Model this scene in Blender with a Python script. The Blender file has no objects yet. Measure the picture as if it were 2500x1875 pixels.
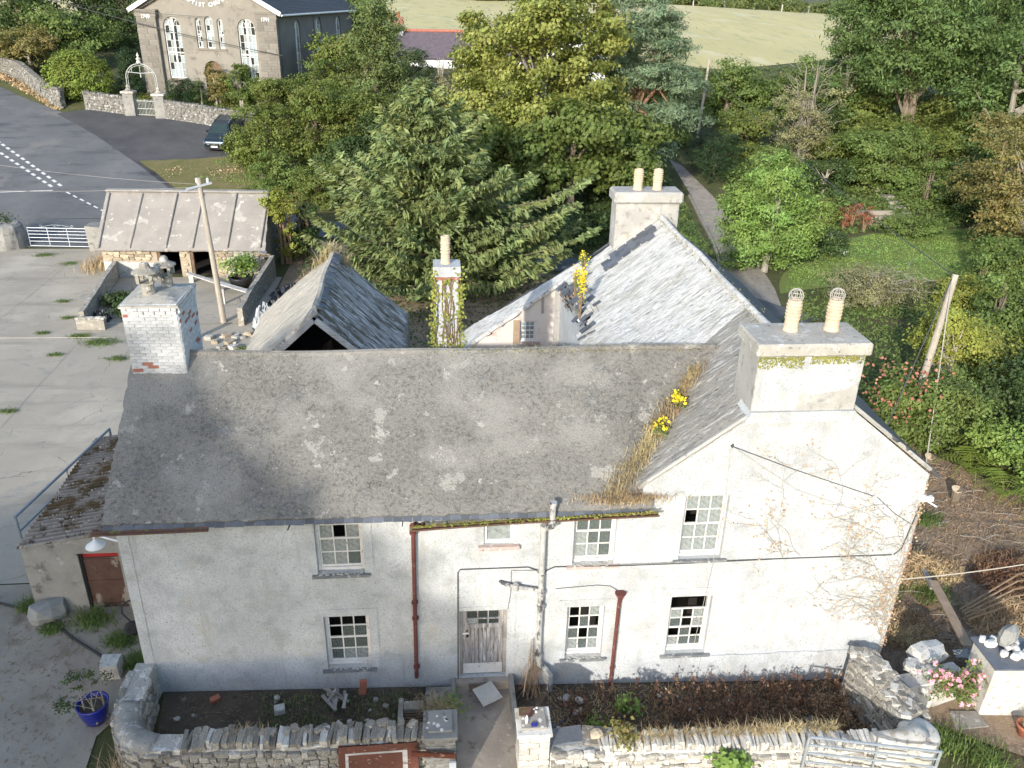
import bpy, bmesh, math, random
import numpy as np
from mathutils import Vector, Matrix
random.seed(7); rng = np.random.default_rng(7)
R_ = math.radians
S = bpy.context.scene; COL = S.collection
# ---------------------------------------------------------------- camera
CAMLOC = (6.834, -14.977, 15.036)
cd = bpy.data.cameras.new('camera'); cam = bpy.data.objects.new('camera', cd); COL.objects.link(cam)
cr = Vector((0.99627892, -0.08363754, 0.02081043)); cu = Vector((0.01713857, 0.42888308, 0.90319741)); cf = Vector((0.08446645, 0.89947988, -0.4287206))
m = Matrix((cr, cu, -cf)).transposed().to_4x4(); m.translation = CAMLOC; cam.matrix_world = m
cd.sensor_width = 36; cd.lens = 29.232; cd.clip_end = 9000; cd.clip_start = .1
S.camera = cam; S.render.resolution_x = 1024; S.render.resolution_y = 768
# ---------------------------------------------------------------- sky and sun
SUN_EL = R_(20); SUN_AZ = R_(206.8)
wd = bpy.data.worlds.new('World'); S.world = wd; wd.use_nodes = True
wn = wd.node_tree; sk = wn.nodes.new('ShaderNodeTexSky'); sk.sky_type = 'NISHITA'; sk.sun_disc = False
sk.sun_elevation = SUN_EL; sk.sun_rotation = SUN_AZ; sk.air_density = 1; sk.dust_density = 1; sk.ozone_density = 1
wn.links.new(sk.outputs[0], wn.nodes['Background'].inputs[0]); wn.nodes['Background'].inputs[1].default_value = .15
sl = bpy.data.lights.new('sun', 'SUN'); sl.energy = 2.4; sl.angle = R_(.9); sl.color = (1, .95, .865)
so = bpy.data.objects.new('sun', sl); COL.objects.link(so)
sd = Vector((math.sin(SUN_AZ)*math.cos(SUN_EL), math.cos(SUN_AZ)*math.cos(SUN_EL), math.sin(SUN_EL)))
so.rotation_euler = sd.to_track_quat('Z', 'Y').to_euler(); so.location = (-20, -40, 40)
vs = S.view_settings; vs.view_transform = 'Standard'; vs.look = 'None'; vs.exposure = 1.17; vs.gamma = 1
# ---------------------------------------------------------------- terrain heights
LPX, LPZ = [-1e4, 37, 41, 67, 110, 190, 230, 400, 900, 1e4], [0, 0, .5, 6.6, 9.2, 13.2, 12.3, 0, -10, -10]
RPX, RPZ = [-1e4, 45, 68, 115, 235, 262, 450, 900, 1e4], [0, 0, 2.2, 6.5, 10.2, 9.8, -5, -10, -10]
def zg(x, y):
    x = np.asarray(x, float); y = np.asarray(y, float)
    b = .1-.036*np.clip(x, 0, 18)
    far = np.maximum(0, y-60); x0 = 5+far*.4; x1 = 25+far*.8
    t = np.clip((x-x0)/(x1-x0), 0, 1); t = t*t*(3-2*t)
    return b+np.interp(y, LPX, LPZ)*(1-t)+np.interp(y, RPX, RPZ)*t
def gz(x, y): return float(zg(x, y))
# ---------------------------------------------------------------- mesh helpers
WM = {}
class MB:
    def __init__(s): s.v = []; s.f = []
    def add(s, v, f):
        n = len(s.v); s.v += [tuple(p) for p in v]; s.f += [tuple(i+n for i in q) for q in f]; return s
    def box(s, x0, x1, y0, y1, z0, z1):
        return s.add([(x0,y0,z0),(x1,y0,z0),(x1,y1,z0),(x0,y1,z0),(x0,y0,z1),(x1,y0,z1),(x1,y1,z1),(x0,y1,z1)],
                     [(0,3,2,1),(4,5,6,7),(0,1,5,4),(1,2,6,5),(2,3,7,6),(3,0,4,7)])
    def bar(s, a, b, w, h, up=(0,0,1)):
        a = Vector(a); b = Vector(b); d = (b-a).normalized(); u = Vector(up)
        if abs(d.dot(u)) > .98: u = Vector((0,1,0))
        r = d.cross(u).normalized(); u = r.cross(d)
        o = [r*(i*w/2)+u*(j*h/2) for i, j in ((-1,-1),(1,-1),(1,1),(-1,1))]
        return s.add([a+q for q in o]+[b+q for q in o], [(3,2,1,0),(4,5,6,7)]+[(i,(i+1)%4,(i+1)%4+4,i+4) for i in range(4)])
    def tube(s, pts, r, n=8, cap=True):
        pts = [Vector(p) for p in pts]; k = len(pts); rs = r if hasattr(r, '__len__') else [r]*k
        d0 = (pts[1]-pts[0]).normalized(); u = Vector((0,0,1)) if abs(d0.z) < .9 else Vector((0,1,0))
        V = []
        for i, p in enumerate(pts):
            d = (pts[min(i+1,k-1)]-pts[max(i-1,0)]).normalized(); x = d.cross(u)
            if x.length < 1e-4: x = d.cross(Vector((1,0,0)))
            x.normalize(); y = d.cross(x); u = -y if False else x.cross(d)
            V += [p+x*math.cos(2*math.pi*j/n)*rs[i]+y*math.sin(2*math.pi*j/n)*rs[i] for j in range(n)]
        F = [(i*n+j, i*n+(j+1)%n, (i+1)*n+(j+1)%n, (i+1)*n+j) for i in range(k-1) for j in range(n)]
        if cap: F += [tuple(range(n-1,-1,-1)), tuple(range((k-1)*n, k*n))]
        return s.add(V, F)
    def lathe(s, prof, c=(0,0,0), n=16, cap=True):
        V = [(c[0]+r*math.cos(2*math.pi*j/n), c[1]+r*math.sin(2*math.pi*j/n), c[2]+z) for r, z in prof for j in range(n)]
        k = len(prof); F = [(i*n+j, i*n+(j+1)%n, (i+1)*n+(j+1)%n, (i+1)*n+j) for i in range(k-1) for j in range(n)]
        if cap: F += [tuple(range(n-1,-1,-1)), tuple(range((k-1)*n, k*n))]
        return s.add(V, F)
    def prism(s, poly, a, b, ax='y'):
        k = len(poly)
        def P(p, t): return (p[0], t, p[1]) if ax == 'y' else ((t, p[0], p[1]) if ax == 'x' else (p[0], p[1], t))
        V = [P(p, a) for p in poly]+[P(p, b) for p in poly]
        return s.add(V, [tuple(range(k-1,-1,-1)), tuple(range(k, 2*k))]+[(i,(i+1)%k,(i+1)%k+k,i+k) for i in range(k)])
    def xf(s, M): s.v = [tuple(M @ Vector(p)) for p in s.v]; return s
    def jit(s, a): s.v = [tuple(c+random.uniform(-a, a) for c in p) for p in s.v]; return s
def npmesh(name, v, f, smooth=False):
    me = bpy.data.meshes.new(name); v = np.asarray(v, np.float32); f = np.asarray(f, np.int32); k = f.shape[1]
    me.vertices.add(len(v)); me.vertices.foreach_set('co', v.ravel())
    me.loops.add(f.size); me.loops.foreach_set('vertex_index', f.ravel())
    me.polygons.add(len(f)); me.polygons.foreach_set('loop_start', np.arange(0, f.size, k, dtype=np.int32))
    if smooth: me.polygons.foreach_set('use_smooth', np.ones(len(f), bool))
    me.update(); return me
def setup(o, parent, label, cat, group, kind, loc=None):
    COL.objects.link(o)
    if parent is not None: o.parent = parent
    if label: o['label'] = label
    if cat: o['category'] = cat
    if group: o['group'] = group
    if kind: o['kind'] = kind
def thing(name, label, cat, loc=(0,0,0), rz=0, group=None):
    o = bpy.data.objects.new(name, None); o.empty_display_size = .2; setup(o, None, label, cat, group, None)
    o.location = loc; o.rotation_euler = (0, 0, rz); WM[o.name] = Matrix.Translation(loc) @ Matrix.Rotation(rz, 4, 'Z'); return o
def mk(name, mb, mat, parent=None, org=None, label=None, cat=None, group=None, kind=None, smooth=False, local=False, bev=0):
    """one mesh object; mb is in world coordinates unless local"""
    if isinstance(mb, MB):
        vv = mb.v
        if parent is not None and not local:
            inv = WM[parent.name].inverted(); vv = [inv @ Vector(p) for p in vv]
        elif parent is None and org is not None and not local: vv = [Vector(p)-Vector(org) for p in vv]
        me = bpy.data.meshes.new(name); me.from_pydata([tuple(p) for p in vv], [], mb.f); me.update()
        bm = bmesh.new(); bm.from_mesh(me); bmesh.ops.recalc_face_normals(bm, faces=bm.faces)
        if bev: bmesh.ops.bevel(bm, geom=bm.edges[:], offset=bev, segments=1, affect='EDGES', clamp_overlap=True)
        bm.to_mesh(me); bm.free()
        if smooth: me.polygons.foreach_set('use_smooth', [True]*len(me.polygons))
    else: me = mb
    if mat and not me.materials: me.materials.append(mat)
    o = bpy.data.objects.new(name, me); setup(o, parent, label, cat, group, kind)
    if parent is None and org is not None: o.location = org
    WM[o.name] = WM[parent.name] if parent is not None else Matrix.Translation(org or (0,0,0))
    return o
def inst(name, me, parent, loc, rot=(0,0,0), sc=(1,1,1), mat=None, world=True, label=None, cat=None, group=None, kind=None):
    """an object that shares mesh data"""
    o = bpy.data.objects.new(name, me); setup(o, parent, label, cat, group, kind)
    M = Matrix.LocRotScale(Vector(loc), Matrix.Rotation(rot[2],3,'Z') @ Matrix.Rotation(rot[1],3,'Y') @ Matrix.Rotation(rot[0],3,'X'), Vector(sc))
    if parent is not None and world: M = WM[parent.name].inverted() @ M
    o.matrix_local = M
    if mat:
        o.material_slots[0].link = 'OBJECT'; o.material_slots[0].material = mat
    WM[o.name] = (WM[parent.name] if parent is not None else Matrix()) @ M
    return o
def noise3(p, s=1.0, seed=0):
    """cheap smooth value noise, p Nx3"""
    p = np.asarray(p, float)*s+seed*17.3
    return (np.sin(p[:,0]*1.7+1.3*np.sin(p[:,1]*1.1+seed))+np.sin(p[:,1]*1.9+1.1*np.sin(p[:,2]*1.3+2))+np.sin(p[:,2]*1.6+1.2*np.sin(p[:,0]*1.2+4)))/3
# ---------------------------------------------------------------- materials
class NT:
    def __init__(s, name):
        s.m = bpy.data.materials.new(name); s.m.use_nodes = True; s.t = s.m.node_tree; s.b = s.t.nodes['Principled BSDF']
        s.tc = s.n('TexCoord'); s.map = None
    def n(s, k, **kw):
        o = s.t.nodes.new('ShaderNode'+k)
        for a, b in kw.items(): setattr(o, a, b)
        return o
    def l(s, a, b): s.t.links.new(a, b)
    def co(s, stretch=None, warp=0, rot=None):
        out = s.tc.outputs['Object']
        if stretch or rot:
            mp = s.n('Mapping'); s.l(out, mp.inputs[0])
            if stretch: mp.inputs['Scale'].default_value = stretch
            if rot: mp.inputs['Rotation'].default_value = rot
            out = mp.outputs[0]
        if warp:
            nz = s.noise(1.3, 4, vec=out); mx = s.n('MixRGB'); mx.blend_type = 'ADD'; mx.inputs[0].default_value = warp
            s.l(out, mx.inputs[1]); s.l(nz.outputs['Color'], mx.inputs[2]); out = mx.outputs[0]
        return out
    def noise(s, sc, det=5, rough=.6, vec=None):
        o = s.n('TexNoise'); o.inputs['Scale'].default_value = sc; o.inputs['Detail'].default_value = det; o.inputs['Roughness'].default_value = rough
        s.l(vec if vec is not None else s.tc.outputs['Object'], o.inputs['Vector']); return o
    def ramp(s, f, lo, hi, a=0, b=1):
        r = s.n('MapRange'); r.inputs[1].default_value = lo; r.inputs[2].default_value = hi; r.inputs[3].default_value = a; r.inputs[4].default_value = b
        s.l(f, r.inputs[0]); return r.outputs[0]
    def mix(s, f, a, b):
        o = s.n('MixRGB')
        for i, q in enumerate((f, a, b)):
            if isinstance(q, (tuple, list)): o.inputs[i].default_value = (*q, 1)
            elif isinstance(q, (int, float)): o.inputs[i].default_value = q
            else: s.l(q, o.inputs[i])
        return o.outputs[0]
    def mul(s, a, b, op='MULTIPLY'):
        o = s.n('Math'); o.operation = op
        for i, q in enumerate((a, b)):
            if isinstance(q, (int, float)): o.inputs[i].default_value = q
            else: s.l(q, o.inputs[i])
        return o.outputs[0]
def surf(name, c1, c2, s=2, rough=.9, bump=.3, bs=25, layers=(), rnd=0, rcol=None, stretch=None, warp=.3, metal=0, spec=.3, bd=.02):
    k = NT(name); v = k.co(stretch, warp); nz = k.noise(s, 6, .62, v)
    c = k.mix(k.ramp(nz.outputs[0], .35, .65), c1, c2); hgt = None
    for L in layers:
        t = L[0]; vv = k.co(L[5] if len(L) > 5 else stretch, warp)
        if t == 'n':     # noise patches: scale, lo, hi, colour
            f = k.ramp(k.noise(L[1], 6, .65, vv).outputs[0], L[2], L[3])
        elif t == 'd':   # dots: scale, radius, keep, colour
            vo = k.n('TexVoronoi'); vo.inputs['Scale'].default_value = L[1]; k.l(vv, vo.inputs['Vector'])
            f = k.ramp(vo.outputs['Distance'], L[2][0], L[2][1], 1, 0); sp = k.n('SeparateColor'); k.l(vo.outputs['Color'], sp.inputs[0])
            f = k.mul(f, k.mul(sp.outputs[0], L[3], 'LESS_THAN'))
        elif t == 'c':   # cracks: scale, width, mask, colour
            vo = k.n('TexVoronoi'); vo.feature = 'DISTANCE_TO_EDGE'; vo.inputs['Scale'].default_value = L[1]; k.l(k.co(None, .5), vo.inputs['Vector'])
            f = k.ramp(vo.outputs['Distance'], L[2]*.4, L[2], 1, 0); f = k.mul(f, k.ramp(k.noise(.9, 3, .5, vv).outputs[0], L[3], L[3]+.08))
            hgt = f if hgt is None else k.mul(hgt, f, 'MAXIMUM')
        c = k.mix(f, c, L[4])
    if rnd or rcol:
        oi = k.n('ObjectInfo')
        if rcol: c = k.mix(k.mul(oi.outputs['Random'], rcol[0], 'GREATER_THAN'), c, rcol[1])
        if rnd:
            hs = k.n('HueSaturation'); k.l(c, hs.inputs['Color']); k.l(k.ramp(oi.outputs['Random'], 0, 1, 1-rnd, 1+rnd), hs.inputs['Value']); c = hs.outputs[0]
    k.l(c, k.b.inputs['Base Color']); k.b.inputs['Roughness'].default_value = rough; k.b.inputs['Metallic'].default_value = metal
    k.b.inputs['Specular IOR Level'].default_value = spec
    if bump:
        bp = k.n('Bump'); bp.inputs['Strength'].default_value = bump; bp.inputs['Distance'].default_value = bd
        h = k.noise(bs, 6, .7, v).outputs[0]; h = k.mul(h, k.mul(nz.outputs[0], 1.5), 'ADD')
        if hgt is not None: h = k.mul(h, hgt, 'SUBTRACT')
        k.l(h, bp.inputs['Height']); k.l(bp.outputs[0], k.b.inputs['Normal'])
    return k.m
def leafmat(name, c1, c2, c3=None, tr=.3, rough=.55):
    k = NT(name); ge = k.n('NewGeometry'); r = ge.outputs['Random Per Island']
    c = k.mix(r, c1, c2); hv = k.n('HueSaturation'); k.l(c, hv.inputs['Color']); hv.inputs['Saturation'].default_value = .97; k.l(k.ramp(k.noise(.9, 3).outputs[0], .3, .7, .82, 1.7), hv.inputs['Value']); k.l(k.ramp(k.noise(.5, 2).outputs[0], .3, .7, .485, .515), hv.inputs['Hue']); c = hv.outputs[0]
    if c3: c = k.mix(k.mul(k.ramp(k.noise(.35, 3).outputs[0], .48, .66), k.ramp(r, .2, 1)), c, c3)
    k.l(c, k.b.inputs['Base Color']); k.b.inputs['Roughness'].default_value = rough; k.b.inputs['Specular IOR Level'].default_value = .25
    tl = k.n('BsdfTranslucent'); k.l(k.mix(.35, c, (.28, .34, .03)), tl.inputs[0])
    ms = k.n('MixShader'); ms.inputs[0].default_value = tr; k.l(k.b.outputs[0], ms.inputs[1]); k.l(tl.outputs[0], ms.inputs[2])
    k.l(ms.outputs[0], k.t.nodes['Material Output'].inputs[0]); return k.m
def glassmat(name, dirt, amt, rough=.12):
    k = NT(name); k.t.nodes.remove(k.b)
    gl = k.n('BsdfGlossy'); gl.inputs[1].default_value = rough; gl.inputs[0].default_value = (.8, .85, .85, 1)
    tp = k.n('BsdfTransparent'); tp.inputs[0].default_value = (.75, .82, .8, 1); df = k.n('BsdfDiffuse'); df.inputs[0].default_value = (*dirt, 1)
    fr = k.n('Fresnel'); fr.inputs[0].default_value = 1.5
    a = k.n('MixShader'); k.l(k.ramp(k.noise(5, 5).outputs[0], .3, .75, amt*.5, amt*1.3), a.inputs[0]); k.l(tp.outputs[0], a.inputs[1]); k.l(df.outputs[0], a.inputs[2])
    b = k.n('MixShader'); k.l(k.mul(fr.outputs[0], 1.2), b.inputs[0]); k.l(a.outputs[0], b.inputs[1]); k.l(gl.outputs[0], b.inputs[2])
    k.l(b.outputs[0], k.t.nodes['Material Output'].inputs[0]); return k.m
M = {}
M['render_w'] = surf('limewashed render', (.555,.57,.575), (.46,.472,.475), .9, .95, .8, 38, [('n', 2.2, .48, .68, (.38,.388,.388)), ('n', .7, .50, .70, (.61,.62,.615)), ('n', 1.7, .60, .72, (.52,.49,.42)), ('n', 34, .52, .64, (.30,.305,.30)), ('n', 1.2, .58, .72, (.40,.40,.385), (2.6,2.6,.25)), ('n', 70, .60, .68, (.66,.655,.63))], bd=.03)
M['render_c'] = surf('weathered chimney render', (.42,.405,.37), (.34,.328,.30), 1.4, .95, .6, 26, [('n', 5, .54, .66, (.25,.245,.23)), ('n', 1.1, .55, .68, (.50,.49,.465)), ('n', 2.4, .6, .68, (.36,.33,.26))], bd=.025)
M['render_trim'] = surf('smooth render trim', (.57,.58,.58), (.50,.51,.51), 1.5, .9, .4, 30, [('n', 6, .58, .68, (.42,.42,.41)), ('n', 30, .58, .68, (.40,.395,.38))])
M['render_g'] = surf('grey render', (.30,.29,.265), (.22,.215,.20), 1.6, .95, .5, 22, [('n', 3, .55, .65, (.14,.135,.125)), ('n', 5, .62, .7, (.42,.41,.38))])
M['roof_cem'] = surf('cement washed slate roof', (.185,.174,.152), (.235,.221,.193), .7, .95, .8, 18, [('n', 12, .48, .64, (.115,.11,.10)), ('n', .55, .50, .62, (.265,.25,.222)), ('n', 1.5, .615, .625, (.315,.30,.265)), ('n', 2.6, .645, .655, (.36,.345,.305)), ('n', .9, .62, .70, (.19,.195,.20)), ('n', 28, .56, .66, (.10,.098,.09)), ('d', 12, (.05,.12), .20, (.075,.07,.062)), ('d', 6, (.035,.06), .16, (.48,.47,.43)), ('c', 4.2, .007, .55, (.10,.095,.085)), ('c', 8, .010, .58, (.10,.095,.085)), ('n', 45, .57, .66, (.12,.115,.105)), ('n', 38, .60, .68, (.42,.40,.36))], bd=.03)
M['roof_wht'] = surf('white lichened slate roof', (.72,.69,.63), (.60,.575,.525), 1.0, .95, 1.0, 7, [('n', 2.4, .50, .62, (.47,.45,.41), (.6,1.7,.6)), ('n', 5, .52, .60, (.74,.73,.70), (.6,1.6,.6)), ('n', .8, .56, .68, (.44,.41,.35)), ('n', 8, .57, .65, (.24,.235,.22), (.45,1.8,.45)), ('c', 2.3, .006, .54, (.2,.19,.18))], stretch=(.65,1.5,.65), bd=.08)
M['roof_mid'] = surf('grey lichened valley roof', (.33,.31,.27), (.265,.25,.22), 1.4, .95, .9, 12, [('n', 3.2, .52, .64, (.22,.212,.195), (.5,2.2,.5)), ('n', 6, .53, .60, (.47,.455,.42), (.4,1.9,.4)), ('n', 9, .57, .65, (.13,.12,.10), (.7,1.5,.7))], stretch=(.8,1.25,.8), bd=.05)
M['roof_mos'] = surf('mossy lichened slates', (.40,.39,.365), (.30,.29,.275), 1.6, .95, .9, 10, [('n', 1.1, .46, .56, (.14,.122,.09), (.5,2.0,.5)), ('n', 4, .53, .58, (.60,.59,.56), (.4,2.0,.4)), ('n', 4, .58, .62, (.06,.052,.04), (.5,2.4,.5))], stretch=(.5,1.6,.5), bd=.07)
M['roof_thk'] = surf('sun bleached slates', (.56,.50,.41), (.46,.41,.335), 1.6, .95, .9, 10, [('n', 4, .52, .62, (.29,.26,.215), (.35,2.6,.35)), ('n', 8, .55, .61, (.70,.65,.56), (.35,2.0,.35))], stretch=(.5,1.6,.5), bd=.07)
M['roof_shed'] = surf('cement shed roof', (.33,.30,.265), (.27,.25,.225), .9, .95, .5, 14, [('n', 1.1, .57, .60, (.40,.37,.33)), ('n', 2.2, .62, .64, (.52,.50,.45)), ('n', 1.3, .64, .67, (.27,.24,.205)), ('d', 7, (.05,.1), .2, (.12,.11,.1)), ('n', 18, .6, .7, (.18,.17,.155))], bd=.025)
M['slate'] = surf('dark slate', (.085,.095,.11), (.115,.125,.145), 6, .55, .2, 20, rnd=.3, spec=.4)
M['cap_lich'] = surf('lichened mortar cap', (.43,.405,.355), (.34,.32,.28), 1.6, .95, .6, 18, [('n', 4, .55, .62, (.52,.51,.48)), ('d', 7, (.05,.11), .3, (.60,.60,.57)), ('n', 10, .58, .66, (.19,.185,.17))], bd=.02)
M['slate_roof'] = surf('slate roof', (.05,.053,.06), (.075,.078,.085), 5, .65, .4, 14, [('n', 3, .6, .7, (.12,.12,.12))], spec=.3)
M['slate_purple'] = surf('purple slate', (.105,.085,.10), (.14,.115,.13), 3, .7, .3, 10)
M['slate_sill'] = surf('slate sill', (.14,.15,.16), (.24,.24,.235), 5, .7, .4, 20, [('n', 10, .58, .64, (.5,.49,.46))])
M['stone'] = surf('limewashed stone', (.40,.375,.33), (.30,.28,.245), 4, .95, .6, 14, [('n', 5, .54, .62, (.58,.56,.51)), ('n', 9, .60, .68, (.16,.145,.12))], rnd=.35)
M['stone_dk'] = surf('grey slatey stone', (.225,.202,.165), (.31,.285,.24), 5, .95, .6, 14, [('n', 6, .57, .63, (.52,.51,.48)), ('n', 8, .56, .64, (.10,.093,.08))], rnd=.35)
M['stone_far'] = surf('grey roadside stone', (.20,.192,.172), (.15,.144,.13), 1.6, .95, .6, 8, [('n', 3.2, .55, .60, (.40,.39,.36)), ('n', 4, .56, .64, (.085,.08,.07))])
M['stone_tan'] = surf('tan rubble stone', (.44,.36,.255), (.36,.30,.22), 3, .95, .6, 14, [('n', 5, .56, .64, (.56,.50,.40)), ('n', 9, .60, .68, (.24,.19,.13))], rnd=.35)
M['mortar'] = surf('old mortar', (.34,.315,.27), (.24,.22,.185), 3, .95, .7, 18, [('n', 5, .56, .64, (.46,.44,.39))])
M['mortar_tan'] = surf('sandy mortar', (.42,.35,.26), (.33,.27,.20), 3, .95, .7, 18)
M['white_stone'] = surf('white painted stone', (.58,.565,.525), (.47,.455,.42), 3, .95, .6, 14, [('n', 5, .54, .64, (.32,.305,.27)), ('n', 1.6, .56, .68, (.42,.39,.32)), ('n', 20, .6, .68, (.26,.25,.22))])
M['concrete'] = surf('yard concrete', (.40,.355,.285), (.345,.305,.245), .35, .95, .35, 30, [('n', 1.5, .57, .67, (.29,.275,.245)), ('n', .25, .52, .66, (.46,.41,.33)), ('n', 14, .60, .72, (.25,.225,.185)), ('n', .5, .56, .66, (.30,.27,.22), (.3,1.6,1)), ('d', 3, (.02,.05), .12, (.13,.12,.095)), ('c', .35, .004, .5, (.13,.125,.095))], bd=.012)
M['path'] = surf('stained path', (.36,.315,.265), (.27,.235,.20), 1.4, .95, .5, 22, [('n', 3, .57, .66, (.19,.155,.125)), ('n', 7, .63, .7, (.45,.42,.36))])
M['gravel'] = surf('grit yard', (.36,.315,.25), (.29,.25,.20), 1, .95, .6, 60, [('n', 40, .58, .66, (.19,.17,.145)), ('n', 55, .64, .70, (.56,.53,.47)), ('n', 1.1, .57, .68, (.21,.175,.13)), ('n', 5, .60, .68, (.17,.14,.105))], bd=.02)
M['asphalt'] = surf('worn asphalt', (.105,.11,.115), (.14,.142,.145), .25, .85, .3, 60, [('n', .5, .54, .68, (.07,.075,.083), (.5,1.8,1)), ('n', 30, .6, .7, (.17,.168,.165)), ('n', .22, .56, .68, (.175,.172,.165)), ('n', 1.3, .6, .7, (.14,.137,.13), (2,.4,1)), ('c', .5, .004, .5, (.05,.05,.052))], bd=.01)
M['asphalt_dk'] = surf('dark tarmac', (.055,.056,.06), (.085,.085,.088), .4, .8, .3, 60, [('n', 24, .62, .72, (.12,.12,.12)), ('n', .9, .6, .72, (.11,.11,.11))], bd=.01)
M['paint'] = surf('worn white road paint', (.66,.66,.64), (.52,.52,.51), 3, .8, .1, 20, [('n', 9, .62, .68, (.2,.2,.2))])
M['grass'] = surf('rough ground', (.075,.088,.032), (.115,.115,.045), .5, .95, .8, 30, [('n', 3, .55, .68, (.15,.13,.065)), ('n', 9, .6, .7, (.05,.06,.022)), ('n', .3, .57, .66, (.13,.095,.06))], bd=.06)
M['lawn'] = surf('mown lawn', (.16,.205,.05), (.19,.225,.07), .6, .95, .7, 40, [('n', 3, .6, .72, (.22,.19,.085)), ('n', .9, .6, .7, (.11,.15,.04))], bd=.04)
M['verge'] = surf('dry grass verge', (.115,.12,.042), (.17,.145,.065), .7, .95, .8, 30, [('n', 4, .58, .68, (.21,.165,.09)), ('n', 1.3, .58, .7, (.075,.10,.03))], bd=.05)
M['field'] = surf('dry summer pasture', (.56,.475,.235), (.48,.42,.195), .06, .95, .7, 3, [('n', .5, .52, .68, (.39,.37,.185), (1,.3,1)), ('n', 2.5, .58, .70, (.31,.305,.135)), ('n', .12, .54, .7, (.58,.52,.32))], bd=.12)
M['soil'] = surf('dark soil', (.075,.058,.042), (.125,.10,.072), 1.6, .95, .9, 26, [('n', 12, .60, .68, (.24,.21,.17)), ('n', 4, .6, .7, (.045,.036,.027)), ('n', 40, .66, .72, (.42,.39,.34))], bd=.05)
M['earth'] = surf('dry earth bank', (.36,.265,.18), (.27,.195,.13), 1.2, .95, .9, 22, [('n', 6, .58, .68, (.45,.35,.25)), ('n', 2.2, .58, .68, (.17,.125,.085)), ('n', 30, .65, .72, (.46,.40,.33))], bd=.06)
M['wood_w'] = surf('weathered white timber', (.55,.53,.50), (.38,.355,.33), 3, .85, .4, 16, [('n', 6, .56, .64, (.24,.21,.185), (.3,.3,4))], stretch=(1,1,.2))
M['wood_g'] = surf('grey weathered timber', (.36,.335,.30), (.25,.225,.20), 4, .9, .4, 18)
M['wood_br'] = surf('old brown timber', (.19,.13,.085), (.12,.08,.052), 3, .85, .4, 16)
M['wood_tan'] = surf('tan plank', (.42,.30,.20), (.33,.23,.15), 3, .85, .3, 16, [('n', 5, .6, .68, (.5,.42,.33))])
M['pole'] = surf('weathered pole', (.40,.355,.29), (.30,.265,.215), 4, .9, .5, 18, [('n', 5, .58, .66, (.50,.46,.39), (3,3,.3))], stretch=(2,2,.3))
M['door_w'] = surf('peeling door paint', (.36,.345,.345), (.25,.235,.235), 4, .8, .5, 14, [('n', 6, .53, .60, (.155,.125,.105), (6,6,.5)), ('n', 3, .56, .64, (.50,.50,.50), (3,3,.6))], stretch=(3,3,.4))
M['door_brown'] = surf('peeling brown door', (.085,.048,.038), (.115,.066,.05), 3, .75, .4, 14, [('n', 2.4, .55, .60, (.27,.23,.19), (1,1,.5)), ('n', 8, .60, .66, (.05,.03,.025))])
M['red_paint'] = surf('red paint', (.38,.03,.03), (.30,.025,.025), 3, .6, .1)
M['red_pipe'] = surf('flaking red iron', (.14,.045,.036), (.105,.036,.03), 6, .75, .4, 20, [('n', 9, .6, .66, (.30,.22,.19)), ('n', 5, .60, .68, (.06,.024,.02))])
M['pipe_w'] = surf('flaking grey iron pipe', (.46,.45,.43), (.33,.325,.31), 5, .8, .4, 18, [('n', 4, .53, .58, (.075,.075,.078), (1,1,.5)), ('n', 12, .6, .66, (.16,.15,.14))])
M['gutter'] = surf('mossy brown gutter', (.16,.085,.058), (.11,.065,.05), 5, .8, .4, 18, [('n', 4, .55, .62, (.15,.15,.045))])
M['paint_w'] = surf('peeling white paint', (.66,.645,.62), (.56,.545,.52), 4, .8, .3, 18, [('n', 12, .60, .66, (.30,.20,.17))])
M['white'] = surf('white plastic', (.76,.76,.74), (.70,.70,.68), 2, .5, .05)
M['red_sill'] = surf('pink stained sill', (.40,.29,.255), (.47,.39,.35), 5, .85, .4, 16, [('n', 8, .58, .64, (.62,.60,.57)), ('n', 5, .6, .68, (.24,.12,.10))])
M['cable'] = surf('dark cable', (.06,.06,.062), (.085,.085,.085), 5, .6, .05)
M['wire_l'] = surf('pale wire', (.42,.40,.36), (.36,.34,.31), 5, .6, .05)
M['rope'] = surf('pale rope', (.55,.49,.40), (.48,.42,.34), 5, .9, .1)
M['galv'] = surf('galvanised steel', (.46,.49,.52), (.38,.41,.44), 6, .5, .1, 20, metal=.5, spec=.5)
M['galv_b'] = surf('blue grey steel', (.26,.30,.33), (.21,.25,.28), 6, .55, .1, 20, metal=.2)
M['iron_w'] = surf('painted iron', (.48,.49,.47), (.38,.39,.37), 6, .6, .1)
M['terra'] = surf('buff chimney pot', (.60,.47,.335), (.52,.40,.285), 4, .85, .3, 16, [('n', 5, .6, .68, (.36,.29,.22))])
M['terra_r'] = surf('terracotta', (.38,.14,.085), (.30,.11,.07), 4, .8, .2)
M['brick'] = surf('limewashed brick', (.62,.615,.61), (.50,.495,.49), 4, .95, .6, 18, [('n', 5, .67, .70, (.34,.13,.085)), ('n', 3, .56, .66, (.40,.395,.39))], rnd=.12, rcol=(.95, (.34,.14,.095)))
M['brick_plain'] = surf('brickwork', (.34,.15,.10), (.28,.12,.085), 4, .9, .5, 18, [('n', 6, .55, .63, (.50,.47,.44))])
M['pinkwash'] = surf('pink tinted limewash', (.66,.58,.52), (.72,.67,.61), .9, .95, .35, 20, [('n', 1.6, .56, .66, (.56,.42,.36)), ('n', .9, .56, .68, (.72,.64,.48))])
M['chapel'] = surf('chapel render', (.26,.24,.205), (.215,.198,.17), .5, .95, .4, 12, [('n', 1.2, .54, .66, (.145,.134,.115)), ('d', 1.6, (.05,.09), .16, (.42,.40,.36)), ('n', .9, .6, .7, (.28,.26,.225))])
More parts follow.
